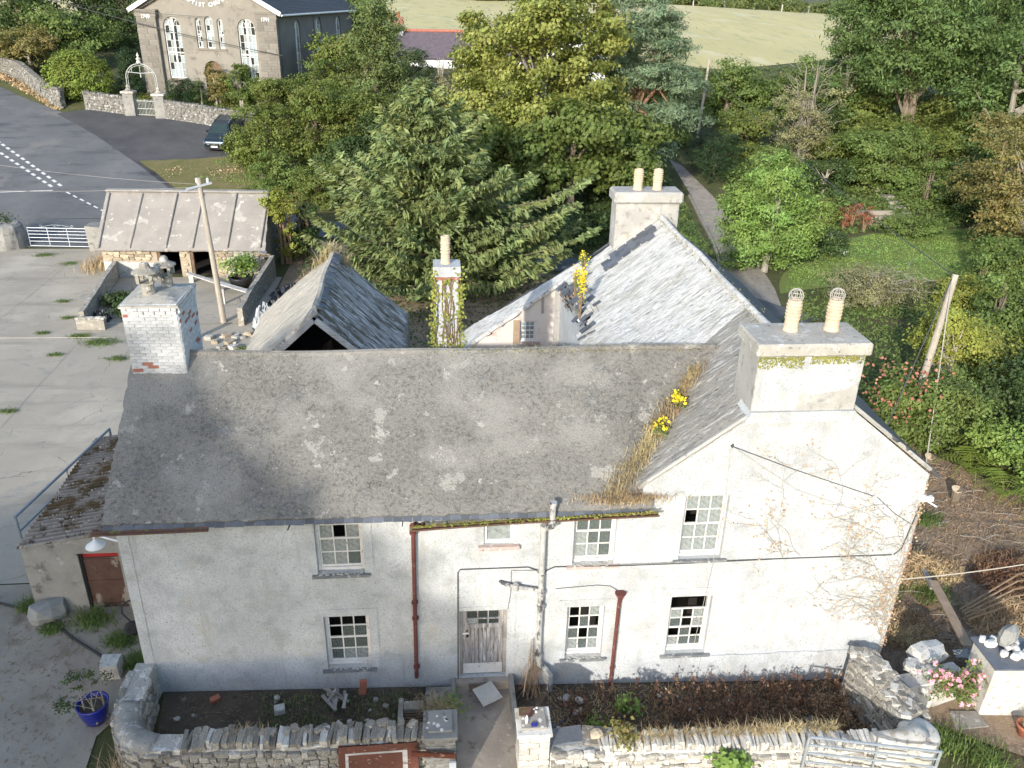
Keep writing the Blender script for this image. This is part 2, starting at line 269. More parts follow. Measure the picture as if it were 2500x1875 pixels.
M['chapel_b'] = surf('chapel ashlar blocks', (.215,.197,.17), (.18,.165,.142), 1, .95, .4, 12, [('n', 2, .58, .66, (.14,.128,.112))], rnd=.14)
M['chapel_s'] = surf('shade-toned roughcast', (.20,.19,.175), (.15,.145,.135), .8, .95, .6, 10, [('n', 1.6, .57, .66, (.20,.185,.16))])  # side wall colour set darker than the front, shade put into it
M['barge'] = surf('white bargeboard', (.74,.74,.73), (.66,.66,.65), 2, .6, .05)
M['letters'] = surf('white lettering', (.76,.75,.72), (.68,.67,.64), 2, .7, .05)
M['housew'] = surf('white house wall', (.80,.80,.79), (.74,.74,.73), 1, .9, .15)
M['ridge_r'] = surf('red ridge tile', (.44,.17,.12), (.36,.13,.09), 3, .8, .2)
M['bark'] = surf('bark', (.16,.125,.09), (.22,.185,.14), 4, .95, .7, 10, stretch=(3,3,.6))
M['bark_l'] = surf('pale bark', (.27,.245,.20), (.20,.18,.145), 4, .9, .5, 10, stretch=(3,3,.6))
M['bark_r'] = surf('pine bark', (.30,.17,.105), (.20,.12,.08), 4, .95, .7, 10)
M['twig'] = surf('pale twigs', (.36,.33,.275), (.28,.25,.20), 4, .9, .2)
M['twig_br'] = surf('brown stems', (.20,.135,.085), (.28,.195,.12), 4, .9, .2)
M['twig_dk'] = surf('dark dead stems', (.16,.085,.058), (.10,.058,.042), 4, .9, .2)
M['rock_w'] = surf('white pebble', (.72,.69,.64), (.64,.61,.565), 3, .8, .2, rnd=.12)
M['rock_g'] = surf('grey boulder', (.23,.235,.225), (.30,.30,.285), 3, .9, .4)
M['blackpl'] = surf('black plastic sheet', (.02,.021,.024), (.03,.031,.035), 3, .32, .6, 5, spec=.5, bd=.06)
M['clearpl'] = surf('grey plastic sheet', (.42,.44,.45), (.34,.36,.37), 3, .4, .5, 8)
M['blueglaze'] = surf('cobalt glaze', (.012,.018,.20), (.016,.026,.27), 3, .18, .05, spec=.6)
M['rubber'] = surf('black rubber', (.03,.03,.031), (.045,.045,.045), 4, .7, .1)
M['hub'] = surf('grey wheel hub', (.17,.18,.19), (.13,.14,.15), 4, .5, .1)
M['greenpl'] = surf('green plastic', (.05,.42,.06), (.05,.36,.06), 4, .5, .05)
M['carpaint'] = surf('dark blue car paint', (.035,.055,.075), (.04,.06,.08), 1, .25, 0, metal=.6, spec=.5)
M['carglass'] = surf('car glass', (.02,.035,.035), (.03,.045,.045), 1, .06, 0, spec=.7)
M['chrome'] = surf('chrome trim', (.62,.63,.65), (.55,.56,.58), 1, .2, 0, metal=.9)
M['lamp_w'] = surf('clear headlamp', (.55,.58,.6), (.5,.53,.55), 1, .15, 0, spec=.7)
M['blackp'] = surf('black trim', (.02,.02,.021), (.025,.025,.026), 1, .5, 0)
M['plate'] = surf('plain number plate', (.78,.78,.75), (.72,.72,.70), 1, .5, 0)
M['glass'] = glassmat('dusty glass', (.30,.34,.33), .30)
M['glass_d'] = glassmat('dirty glass', (.42,.45,.44), .62)
M['glass_c'] = glassmat('dark glass', (.10,.11,.11), .18)
M['glass_p'] = glassmat('pale blind glass', (.42,.48,.50), .8)
M['dark'] = surf('interior shade black', (.022,.02,.018), (.018,.016,.014), 1, .95, 0)  # near-black colour stands in for the shade of deep interiors
M['yellow'] = leafmat('ragwort petals', (.80,.62,.01), (.70,.55,.01), tr=.2)
M['pink'] = leafmat('rose petals', (.72,.26,.36), (.82,.42,.50), tr=.25)
M['whitefl'] = leafmat('white petals', (.75,.75,.72), (.65,.65,.62), tr=.2)
M['moss'] = leafmat('moss', (.18,.19,.03), (.24,.22,.05), tr=.15)
M['straw'] = leafmat('dry straw', (.45,.36,.20), (.34,.26,.14), tr=.2)
M['straw_d'] = leafmat('brown dry grass', (.34,.24,.13), (.46,.34,.20), tr=.2)
M['dead'] = leafmat('dead dock stems', (.15,.08,.045), (.23,.135,.075), tr=.1)
M['rust'] = leafmat('rusty dock seed', (.26,.09,.04), (.20,.07,.03), tr=.15)
M['blade'] = leafmat('green grass blades', (.085,.145,.03), (.15,.20,.055), tr=.3)
M['autumn'] = leafmat('withered creeper leaves', (.34,.22,.13), (.44,.32,.21), tr=.1)
LF = dict(
 syc=leafmat('sycamore leaves', (.17,.20,.04), (.26,.275,.07), (.31,.295,.09)),
 sycd=leafmat('deep sycamore leaves', (.075,.11,.024), (.135,.165,.04)),
 pine=leafmat('pine needles', (.095,.145,.078), (.16,.215,.12), tr=.15),
 spruce=leafmat('spruce needles', (.12,.165,.06), (.20,.24,.09), (.27,.27,.085), tr=.15),
 yew=leafmat('yew foliage', (.07,.105,.03), (.13,.155,.05), tr=.2),
 dark=leafmat('dark evergreen leaves', (.032,.062,.02), (.07,.10,.03), tr=.2),
 haw=leafmat('hedge leaves', (.085,.125,.026), (.17,.195,.045), (.22,.18,.055)),
 ash=leafmat('ash leaves', (.065,.115,.032), (.115,.165,.05)),
 bright=leafmat('bright leaves', (.13,.215,.042), (.20,.285,.07)),
 gold=leafmat('golden leaves', (.185,.215,.035), (.27,.28,.055)),
 brown=leafmat('browning leaves', (.14,.145,.042), (.22,.175,.062), (.27,.17,.07)),
 mid=leafmat('mid green leaves', (.085,.135,.032), (.145,.19,.05)),
 olive=leafmat('olive twiggy leaves', (.16,.16,.07), (.22,.205,.10), tr=.2),
 hedge=leafmat('far hedge leaves', (.07,.10,.03), (.12,.14,.045)),
 fern=leafmat('fern fronds', (.15,.215,.032), (.23,.275,.055)),
 ivy=leafmat('ivy leaves', (.17,.20,.035), (.29,.30,.06)),
 yewdk=leafmat('clipped yew foliage', (.012,.03,.010), (.03,.055,.018), tr=.1),
 round=leafmat('clipped shrub leaves', (.11,.165,.025), (.20,.235,.042)),
)
# ---------------------------------------------------------------- ground and paved surfaces
def axis(a, b, fine, far, g=1.25):
    c = list(np.arange(a, b+1e-6, fine)); s = fine; x = b
    while x < far: s *= g; x += s; c.append(x)
    s = fine; x = a; lo = []
    while x > -far: s *= g; x -= s; lo.append(x)
    return np.array(lo[::-1]+c)
gx = axis(-40, 70, 1.0, 3500); gy = axis(-12, 120, 1.0, 3500)
GX, GY = np.meshgrid(gx, gy); GZ = zg(GX, GY)
d_ = np.hypot(GX, GY); GZ = GZ+np.clip((d_-700)/1500, 0, 1)**1.2*np.where(GY > 0, 46, 20)*(1+.35*np.sin(GX/310+1)*np.cos(GY/270))
nx = len(gx); ii = np.arange(len(gy)-1)[:, None]*nx+np.arange(nx-1)[None, :]
gf = np.stack([ii, ii+1, ii+1+nx, ii+nx], -1).reshape(-1, 4)
gm = npmesh('ground', np.stack([GX, GY, GZ], -1).reshape(-1, 3), gf, True)
mk('ground', gm, M['grass'], kind='structure')
def drape(name, poly, mat, off=.03, maxe=1.5, kind='structure', zf=None, wob=0):
    bm = bmesh.new(); pts = []
    for i, p in enumerate(poly):
        q = poly[(i+1) % len(poly)]; n = max(1, int(math.dist(p, q)/maxe))
        for k in range(n):
            t = k/n; j = wob if 0 < k else wob*.5
            pts.append((p[0]+(q[0]-p[0])*t+random.uniform(-j, j), p[1]+(q[1]-p[1])*t+random.uniform(-j, j)))
    f = bm.faces.new([bm.verts.new((x, y, 0)) for x, y in pts]); bmesh.ops.triangulate(bm, faces=[f])
    for _ in range(7):
        es = [e for e in bm.edges if e.calc_length() > maxe*1.3]
        if not es: break
        bmesh.ops.subdivide_edges(bm, edges=es, cuts=1); bmesh.ops.triangulate(bm, faces=bm.faces[:])
    for v in bm.verts: v.co.z = (gz(v.co.x, v.co.y) if zf is None else zf(v.co.x, v.co.y))+off
    bmesh.ops.recalc_face_normals(bm, faces=bm.faces)
    if sum(f.normal.z for f in bm.faces) < 0: bmesh.ops.reverse_faces(bm, faces=bm.faces[:])
    me = bpy.data.meshes.new(name); bm.to_mesh(me); bm.free(); return mk(name, me, mat, kind=kind)
drape('field', [(-40,92),(5,90),(30,97),(45,102),(75,124),(135,196),(110,232),(60,200),(-10,186),(-90,186)], M['field'], .05, 4)
drape('field', [(160,330),(330,420),(500,700),(200,620)], M['field'], .3, 30)
drape('field', [(420,900),(800,1000),(760,1150),(430,1050)], M['field'], 6, 60)
drape('yard', [(-22,36.6),(-11.6,36.6),(-11.6,30.8),(-2.0,30.8),(-2.0,22.6),(-.6,22),(-.3,8),(-.02,6),(-.02,4.2),(-9,4.2),(-24,10)], M['concrete'], .035, 1.5)
drape('yard_grit', [(-24,9.96),(-9,4.16),(-.02,4.16),(-.02,.2),(-.8,-1.2),(-.6,-3.2),(-1.5,-6),(-20,-6)], M['gravel'], .03, 1.0)
drape('road', [(-27,41.2),(-13.2,41.6),(-8,42.2),(-5.8,43),(-11.6,45.2),(-12.66,46.55),(-15.5,50.05),(-19.84,55.28),(-24.2,59.84),(-28.3,62.95),(-33,67),(-42,78),(-47,73),(-36,60),(-29.5,52)], M['asphalt'], .06, 1.2)
drape('road_apron', [(-19.2,37.0),(-13.4,36.7),(-12.4,41.55),(-26,41.3)], M['asphalt'], .05, 1.2)
drape('lane', [(-13.2,41.62),(-8,42.24),(-5.5,42.9),(0,41),(8,39.4),(13,37.5),(17,34.8),(23,31),(27,25),(24.5,23.5),(20,29),(15.5,32.4),(8,36.2),(0,38.3),(-6,39.2),(-12.4,39.2)], M['asphalt'], .055, 1.2)
drape('car_park', [(-23.9,59.7),(-22,60.4),(-18.1,59.2),(-14.4,58.6),(-11.4,57),(-3,54.2),(-2.5,50.8),(-8.9,51.1),(-15.5,50.0),(-20.0,55.1),(-24.4,59.4)], M['asphalt_dk'], .09, 1.2)
drape('verge', [(-15.3,50.2),(-8.9,51.0),(-2,50.6),(0,44.6),(-5.2,43.4),(-11.5,45.5),(-12.5,46.7)], M['verge'], .14, .8, wob=.15)
drape('track', [(28.2,62),(27.4,51.4),(26.5,43.5),(25.4,37.2),(23.4,31.0),(22.6,29.6),(25.6,26.8),(26.4,30),(27.4,36),(28.6,43.5),(29.2,51.4),(28.9,60)], M['path'], .05, 1.2)
drape('lawn', [(26.5,29),(29,30),(33,31),(39,31.5),(47,37),(47,43.5),(38,42),(31.5,38),(29.5,36)], M['lawn'], .05, 1.2, wob=.3)
drape('track_verge', [(22.6,33),(24.9,37.3),(25.9,43.5),(26.7,51.4),(26.8,57),(22.5,56),(21,44),(19,36.5)], M['lawn'], .06, 1.2, wob=.2)
drape('bank_earth', [(17.7,9),(18.5,14.6),(22.5,15.6),(24.6,12.2),(26.5,8.5),(29,4),(27,-1),(21,-3.5),(17.8,-1.2),(17.75,2)], M['earth'], .05, .7, wob=.2)
drape('front_bed', [(.3,-.02),(7.0,-.02),(7.0,-2.2),(1.2,-2.2),(.55,-1.6)], M['soil'], .06, .35)
drape('front_bed', [(8.35,-.02),(17.2,-.02),(17.2,-2.4),(8.35,-2.4)], M['soil'], .05, .35)
drape('front_path', [(7.02,-.02),(8.33,-.02),(8.33,-4),(7.02,-4)], M['path'], .07, .5)
drape('front_verge', [(-.5,-2.0),(1,-2.75),(7,-2.75),(7,-6),(-1.4,-6)], M['earth'], .045, .6)
drape('front_verge', [(8.35,-2.9),(17.2,-3.2),(21,-3.5),(21,-6),(8.35,-6)], M['verge'], .045, .6)
drape('pen_floor', [(-9.9,23.6),(-2.6,23.6),(-2.6,30.8),(-10.8,30.8)], M['concrete'], .06, 1)
drape('hollow', [(-1.9,22.6),(-1.9,37.8),(5,36.6),(12,33.6),(20,28.2),(22,22),(18.5,15),(12,15.6),(0,15.6),(-.5,22)], M['earth'], .05, .9)
# painted road lines
def roadmark(a, b, w, off=.068):
    a = Vector(a); b = Vector(b); d = (b-a).normalized(); n = Vector((-d.y, d.x))*w/2
    P = [a-n, b-n, b+n, a+n]; return [(p.x, p.y, gz(p.x, p.y)+off) for p in P]
lines = []
for (p, q, n) in (((-26.9,53.9),(-19.3,45.95),13), ((-26.4,52.3),(-19.9,45.85),11)):
    for k in range(n):
        t0 = k/n; t1 = (k+.58)/n
        lines.append(((p[0]+(q[0]-p[0])*t0, p[1]+(q[1]-p[1])*t0), (p[0]+(q[0]-p[0])*t1, p[1]+(q[1]-p[1])*t1), .2))
for k in range(7): lines.append(((-18.9+.62*k, 45.3-.52*k), (-18.55+.62*k, 45.0-.52*k), .12))
lines.append(((-24.4,45.15),(-21.6,45.4),.09)); lines.append(((-21.4,45.42),(-19.9,45.55),.09))
lines.append(((-21.3,58.0),(-16.4,52.1),.10))
for a, b, w in lines: mk('road_marking', MB().add(roadmark(a, b, w), [(0,1,2,3)]), M['paint'], org=(a[0], a[1], gz(*a)), kind='structure')
# kerb of the track
for (xa, ya), (xb, yb) in zip([(27.2,51.4),(26.95,49),(26.65,46.4),(26.3,43.5),(25.8,40.4),(25.2,37.2)], [(26.95,49),(26.65,46.4),(26.3,43.5),(25.8,40.4),(25.2,37.2),(24.4,34.2)]):
    mk('kerb', MB().bar((xa,ya,gz(xa,ya)+.06),(xb,yb,gz(xb,yb)+.06),.14,.22), M['mortar'], org=(xa,ya,gz(xa,ya)), kind='structure')
# joints between the yard slabs
for a, b in (((-4.6,4.4),(-4.9,22.4)),((-9.0,4.9),(-9.6,22.2)),((-13.8,7.2),(-14.6,34)),((-18.5,10.3),(-.6,10.0)),((-20,16.2),(-.7,15.9)),((-21,22.6),(-2.2,22.5)),((-21,29),(-11.5,28.8))):
    n = 14; P = [(a[0]+(b[0]-a[0])*k/n+random.uniform(-.03,.03), a[1]+(b[1]-a[1])*k/n+random.uniform(-.03,.03)) for k in range(n+1)]; d = Vector((b[0]-a[0], b[1]-a[1])).normalized(); mb = MB()
    V = []
    for p in P: w = random.uniform(.005,.013); V += [(p[0]-d.y*w, p[1]+d.x*w, gz(*p)+.041), (p[0]+d.y*w, p[1]-d.x*w, gz(*p)+.041)]
    mk('slab_joint', mb.add(V, [(2*k,2*k+1,2*k+3,2*k+2) for k in range(n)]), M['mortar'], org=(a[0],a[1],gz(*a)), kind='structure')
# ---------------------------------------------------------------- generic building pieces
def unitbox():
    me = bpy.data.meshes.new('piece'); b = MB().box(-.5,.5,-.5,.5,-.5,.5); me.from_pydata(b.v, [], b.f)
    bm = bmesh.new(); bm.from_mesh(me); bmesh.ops.recalc_face_normals(bm, faces=bm.faces); bm.to_mesh(me); bm.free(); return me
def softbox(n, jit, rnd=.35):
    out = []
    for k in range(n):
        bm = bmesh.new(); bmesh.ops.create_cube(bm, size=1); bmesh.ops.subdivide_edges(bm, edges=bm.edges[:], cuts=1, use_grid_fill=True)
        for v in bm.verts:
            c = v.co.copy(); s = c.normalized()*.62; v.co = c.lerp(s, rnd)+Vector([random.uniform(-jit, jit) for _ in range(3)])
        bmesh.ops.recalc_face_normals(bm, faces=bm.faces); me = bpy.data.meshes.new('stone'); bm.to_mesh(me); bm.free(); out.append(me)
    return out
STONES = softbox(8, .10, .34); SLABS = softbox(6, .05, .12); ROCKS = softbox(6, .07, .75)
BRICKS = softbox(5, .022, .06)
PANE = unitbox(); SLATEBOX = unitbox()
def wall_holes(outx, outz, holes, y0, depth, top=None):
    """front wall in the x-z plane at y0 facing -y, rectangular holes with reveals; top: extra polygon above"""
    xs = sorted(set([outx[0], outx[1]]+[h[0] for h in holes]+[h[1] for h in holes])); zs = sorted(set([outz[0], outz[1]]+[h[2] for h in holes]+[h[3] for h in holes]))
    b = MB()
    for i in range(len(xs)-1):
        for j in range(len(zs)-1):
            cx = (xs[i]+xs[i+1])/2; cz = (zs[j]+zs[j+1])/2
            if any(h[0] < cx < h[1] and h[2] < cz < h[3] for h in holes): continue
            b.add([(xs[i],y0,zs[j]),(xs[i+1],y0,zs[j]),(xs[i+1],y0,zs[j+1]),(xs[i],y0,zs[j+1])], [(0,1,2,3)])
            b.add([(xs[i],y0+depth,zs[j]),(xs[i+1],y0+depth,zs[j]),(xs[i+1],y0+depth,zs[j+1]),(xs[i],y0+depth,zs[j+1])], [(3,2,1,0)])
    for x0, x1, z0, z1 in holes:
        for q in ([(x0,z0),(x0,z1)], [(x1,z1),(x1,z0)], [(x0,z1),(x1,z1)], [(x1,z0),(x0,z0)]):
            b.add([(q[0][0],y0,q[0][1]),(q[1][0],y0,q[1][1]),(q[1][0],y0+depth,q[1][1]),(q[0][0],y0+depth,q[0][1])], [(0,1,2,3)])
    x0, x1 = outx; z0, z1 = outz
    b.add([(x0,y0,z0),(x0,y0,z1),(x0,y0+depth,z1),(x0,y0+depth,z0)], [(0,1,2,3)]); b.add([(x1,y0,z0),(x1,y0,z1),(x1,y0+depth,z1),(x1,y0+depth,z0)], [(0,1,2,3)])
    b.add([(x0,y0,z1),(x1,y0,z1),(x1,y0+depth,z1),(x0,y0+depth,z1)], [(0,1,2,3)])
    if top: b.prism(top, y0, y0+depth, 'y')
    return b
def sash(parent, x0, x1, z0, z1, yf, cols=3, rows=4, fw=.055, bw=.028, missing=(), dirty=(), mats=('glass','glass_d'), fm='paint_w', drop=0, name='window', label=None):
    """sash window standing in the opening x0..x1, z0..z1; the frame is the part, panes its sub-parts"""
    b = MB(); b.box(x0,x0+fw,yf,yf+.1,z0,z1); b.box(x1-fw,x1,yf,yf+.1,z0,z1); b.box(x0+fw,x1-fw,yf+.002,yf+.098,z1-fw,z1); b.box(x0+fw,x1-fw,yf+.002,yf+.098,z0,z0+fw*1.3)
    ix0, ix1, iz0, iz1 = x0+fw, x1-fw, z0+fw*1.3, z1-fw-drop; mid = iz0+(iz1-iz0)*.5; yy = []
    for s, (a, c) in enumerate(((iz0, mid), (mid, iz1))):
        ys = yf+(.055 if s == 0 else .02); r2 = rows//2
        b.box(ix0,ix1,ys,ys+.035,a,a+.04); b.box(ix0,ix1,ys,ys+.035,c-.035,c); b.box(ix0,ix0+.035,ys+.001,ys+.034,a+.04,c-.035); b.box(ix1-.035,ix1,ys+.001,ys+.034,a+.04,c-.035)
        for i in range(1, cols):
            x = ix0+.035+(ix1-ix0-.07)*i/cols; b.box(x-bw/2,x+bw/2,ys+.003,ys+.032,a+.04,c-.035)
        for j in range(1, r2):
            z = a+.04+(c-a-.075)*j/r2; b.box(ix0+.035,ix1-.035,ys+.005,ys+.03,z-bw/2,z+bw/2)
        for j in range(r2):
            for i in range(cols):
                yy.append((i, j+s*r2, ix0+.035+(ix1-ix0-.07)*(i+.5)/cols, a+.04+(c-a-.075)*(j+.5)/r2, (ix1-ix0-.07)/cols-bw*.6, (c-a-.075)/r2-bw*.6, ys+.018))
    w = mk(name, b, M[fm], parent, label=label); w
    for i, j, cx, cz, sx, sz, y in yy:
        if (i, j) in missing: continue
        inst('pane', PANE, w, (cx, y, cz), (random.uniform(-.012,.012),0,random.uniform(-.012,.012)), (sx, .004, sz), M[mats[1] if (i, j) in dirty else mats[0]])
    return w
for me in (PANE,): me.materials.append(M['glass'])
for me in STONES+SLABS+ROCKS: me.materials.append(M['stone'])
for me in BRICKS: me.materials.append(M['brick'])
SLATEBOX.materials.append(M['slate'])
def roofgrid(P00, P10, P11, P01, nu, nv, thick=.09, amp=.03, seed=1, skip=None, edge=.03):
    """thick roof slope from eaves corners P00,P10 to ridge corners P01,P11, gently uneven; skip(u,v) leaves a hole"""
    P00, P10, P11, P01 = [np.array(p, float) for p in (P00, P10, P11, P01)]
    u, v = np.meshgrid(np.linspace(0, 1, nu+1), np.linspace(0, 1, nv+1))
    u3 = u[..., None]; v3 = v[..., None]
    P = P00*(1-u3)*(1-v3)+P10*u3*(1-v3)+P11*u3*v3+P01*(1-u3)*v3
    n = np.cross(P10-P00, P01-P00); n = n/np.linalg.norm(n); n = n if n[2] > 0 else -n
    fl = P.reshape(-1, 3); h = amp*(noise3(fl, .7, seed)+.5*noise3(fl, 2.1, seed+3)+.3*noise3(fl, 6.1, seed+5))
    ed = np.minimum(np.minimum(u, 1-u)*nu, np.minimum(v, 1-v)*nv).reshape(-1) < .5
    top = fl+n*h[:, None]; r2 = np.random.default_rng(seed)
    e1 = (P10-P00)/np.linalg.norm(P10-P00); e2 = (P01-P00)/np.linalg.norm(P01-P00)
    top[ed] += (r2.normal(0, edge, (ed.sum(), 1))*e2+r2.normal(0, edge, (ed.sum(), 1))*e1)
    bot = top-n*thick; N = (nu+1)*(nv+1); F = []; keep = np.ones((nv, nu), bool)
    if skip:
        for j in range(nv):
            for i in range(nu):
                if skip((i+.5)/nu, (j+.5)/nv): keep[j, i] = False
    q = lambda i, j: j*(nu+1)+i
    for j in range(nv):
        for i in range(nu):
            if not keep[j, i]: continue
            a, b, c, d = q(i,j), q(i+1,j), q(i+1,j+1), q(i,j+1); F.append((a,b,c,d)); F.append((d+N,c+N,b+N,a+N))
            for (di, dj, e, f) in ((0,-1,a,b),(1,0,b,c),(0,1,c,d),(-1,0,d,a)):
                i2, j2 = i+di, j+dj
                if not (0 <= i2 < nu and 0 <= j2 < nv) or not keep[j2, i2]: F.append((f, e, e+N, f+N))
    return np.vstack([top, bot]), F, n
def roof(name, parent, mat, *a, **k):
    V, F, n = roofgrid(*a, **k); inv = WM[parent.name].inverted()
    b = MB(); b.v = [tuple(p) for p in V]; b.f = F
    return mk(name, b, mat, parent, smooth=False)
def pot(parent, c, h, r, rings=4, name='chimney_pot', mat='terra'):
    pr = [(r*1.12,0),(r*1.1,h*.06),(r*1.02,h*.1),(r*.98,h*.38),(r*1.1,h*.40),(r*1.1,h*.44),(r*.98,h*.46)]
    for k in range(rings):
        z = h*(.50+.42*k/rings); pr += [(r*1.0,z),(r*1.12,z+h*.02),(r*1.12,z+h*.045),(r*1.0,z+h*.07)]
    pr += [(r*.98,h*.93),(r*1.05,h*.95),(r*.86,h),(r*.7,h),(r*.68,h*.7)]
    return mk(name, MB().lathe(pr, c, 18, False), M[mat], parent, smooth=False)
def cowl(parent, c, r):
    b = MB()
    for k in range(5):
        a = math.pi*k/5; pts = [(c[0]+r*math.cos(t)*math.cos(a), c[1]+r*math.cos(t)*math.sin(a), c[2]+r*.9+r*math.sin(t)) for t in np.linspace(-1.1, math.pi+1.1, 15)]
        b.tube(pts, .008, 4)
    for z, q in ((.45,.78),(.9,1),(1.4,.85)): b.tube([(c[0]+r*q*math.cos(t), c[1]+r*q*math.sin(t), c[2]+r*z) for t in np.linspace(0, 2*math.pi, 15)], .007, 4)
    return mk('wire_cowl', b, M['wire_l'], parent)
# ---------------------------------------------------------------- farmhouse
FH = thing('farmhouse', 'long two-storey white farmhouse with grey cement-washed roof and bay gable', 'house', (8.8, 0, 0))
WIN = dict(A=(4.09,5.10,.62,2.16), U=(4.07,5.08,3.36,4.97), B=(9.65,10.53,.62,2.16), V=(9.69,10.64,3.36,4.95), C=(12.09,13.07,.60,2.34), W=(12.12,13.11,3.42,5.10), S=(7.70,8.36,4.0,4.96))
DOOR = (7.15, 8.25, .14, 2.17)
fw = wall_holes((0,17.6), (-.9,5.12), list(WIN.values())+[DOOR], 0, .22)
fw.prism([(11.15,5.121),(17.6,5.121),(17.6,5.5),(14.45,7.98),(11.15,5.42)], 0.0, .22)
mk('wall', fw, M['render_w'], FH)
b = MB(); b.box(.001,.3,.222,6,-.9,5.05); b.box(17.3,17.599,.222,13.4,-.9,5.4); b.box(.3,11.2,5.75,6,-.9,5.0); b.box(11.2,11.45,6,13.4,-.9,5.35)
b.prism([(11.45,-.9),(17.3,-.9),(17.3,5.4),(14.45,7.9),(11.45,5.35)], 13.15, 13.4); mk('wall', b, M['render_w'], FH)
b = MB(); b.prism([(.22,5.0),(5.78,5.0),(3,7.2)], .002, .3, 'x'); mk('wall', b, M['render_w'], FH)
b = MB(); b.box(.3,17.3,.9,.95,-.3,5.0); b.box(.3,17.3,.23,5.7,2.75,2.85); b.box(.3,17.3,.23,5.7,-.2,-.1); b.box(.3,17.3,.23,5.7,5.02,5.06); mk('shade_lining', b, M['dark'], FH)  # added black back sheet and floors, interior shade put into their colour
# plaster bands around openings, plinth on the bay
def band(x0, x1, z0, z1, w=.2, t=.016):
    return MB().box(x0-w,x0-.003,-t,.004,z0-.05,z1+w).box(x1+.003,x1+w,-t,.004,z0-.05,z1+w).box(x0-.003,x1+.003,-t,.004,z1+.003,z1+w)
for k in 'ABC': mk('window_surround', band(*WIN[k], w=.20 if k != 'C' else .24), M['render_w'], FH)
for q in ((4.07-.2,4.067),(5.083,5.28)): mk('window_surround', MB().box(q[0],q[1],-.015,.004,3.3,4.97), M['render_w'], FH)
for q in ((13.113,13.34),(11.95,12.117)): mk('window_surround', MB().box(q[0],q[1],-.014,.004,3.38,5.2), M['render_w'], FH)
mk('door_surround', MB().box(8.253,8.45,-.016,.004,-.2,2.36), M['render_w'], FH); mk('door_head', MB().box(7.148,8.25,-.016,.004,2.173,2.28), M['render_w'], FH)
b = MB(); n = 26
pts = [(13.0+4.35*i/n, .5+.012*math.sin(i*1.7)+.012*math.sin(i*.6)) for i in range(n+1)]
b.prism([(13.0,-.85)]+pts[:]+[(17.35,-.85)], -.045, .003); mk('plinth', b, M['render_w'], FH)
b = MB(); b.prism([(.02,-.5),(.02,5.0),(.24,5.0),(.22,-.5)], -.014, .003); mk('corner_band', b, M['render_w'], FH)
# ragged bricks showing on the right corner
for k in range(44):
    z = 5.0-k*.1; inst('brick', random.choice(BRICKS), FH, (17.615+random.uniform(-.01,.012), .12+random.uniform(-.02,.06), z), (0,0,random.uniform(-.05,.05)), (.07,.22,.07), M['brick_plain'])
def sill(k, mat, out=.09, w=.12, h=.07):
    x0, x1, z0, z1 = WIN[k]; b = MB().box(x0-w,x1+w,-out,.0,z0-h,z0-.003); b.box(x0+.003,x1-.003,-.01,.14,z0-h+.02,z0-.001); return b
sash(FH, *WIN['A'], .13, missing=((0,3),(1,3),(2,3),(0,2)), dirty=((2,0),(1,0)), label='twelve pane sash with broken dark upper panes'); mk('sill', sill('A','slate_sill'), M['slate_sill'], FH)
sash(FH, *WIN['U'], .13, missing=((1,3),(1,2)), dirty=((0,3),(2,3),(0,1),(1,1),(2,1),(0,0),(1,0),(2,2),(0,2)), label='twelve pane sash with red stained sill and green tinged glass'); mk('sill', sill('U','red_sill'), M['slate_sill'], FH)
sash(FH, *WIN['B'], .12, missing=((1,3),(0,3),(0,2),(2,2),(1,1)), dirty=((0,0),(2,0),(2,3))); mk('sill', sill('B','slate_sill'), M['slate_sill'], FH)
sash(FH, *WIN['V'], .12, missing=(), dirty=((0,0),(1,0),(0,1))); mk('sill', sill('V','red_sill'), M['red_sill'], FH)
sash(FH, *WIN['C'], .13, drop=.42, missing=((1,3),(2,1),(0,1),(1,2)), dirty=((0,0),(2,2),(0,3),(2,3)), label='sash window slipped down leaving a dark gap'); mk('sill', sill('C','slate_sill'), M['slate_sill'], FH)
sash(FH, *WIN['W'], .12, missing=((0,2),), dirty=[(i,j) for i in range(3) for j in range(4)], mats=('glass','glass_d')); mk('sill', sill('W','slate_sill'), M['slate_sill'], FH)
b = MB(); x0, x1, z0, z1 = WIN['S']
for q in ((x0,x0+.07,z0,z1),(x1-.07,x1,z0,z1),(x0+.07,x1-.07,z1-.07,z1),(x0+.07,x1-.07,z0,z0+.07),(x0+.07,x1-.07,z0+.55,z0+.62)): b.box(q[0],q[1],.06,.13,q[2],q[3])
w = mk('window', b, M['white'], FH, label='small plain white window with frosted glass')
inst('pane', PANE, w, ((x0+x1)/2,.1,z0+.31), (0,0,0), (x1-x0-.14,.005,.48), M['glass_d']); inst('pane', PANE, w, ((x0+x1)/2,.1,z0+.755), (0,0,0), (x1-x0-.14,.005,.27), M['glass_d'])
b = MB(); b.box(x0-.12,x1+.12,-.11,0,z0-.10,z0-.003); b.box(x0+.003,x1-.003,-.02,.06,z0-.09,z0-.001); mk('sill', b, M['red_sill'], FH)
# crumbs of paint and mortar lying on the sills
for k in 'AUBV':
    x0, x1, z0, z1 = WIN[k]; b = MB()
    for _ in range(70):
        x = random.uniform(x0+.03,x1-.03); y = random.uniform(-.07,.1); s = random.uniform(.008,.022); b.box(x-s,x+s,y-s,y+s,z0-.004,z0+s*.8)
    mk('sill_debris', b, M['white_stone'], FH, kind='stuff')
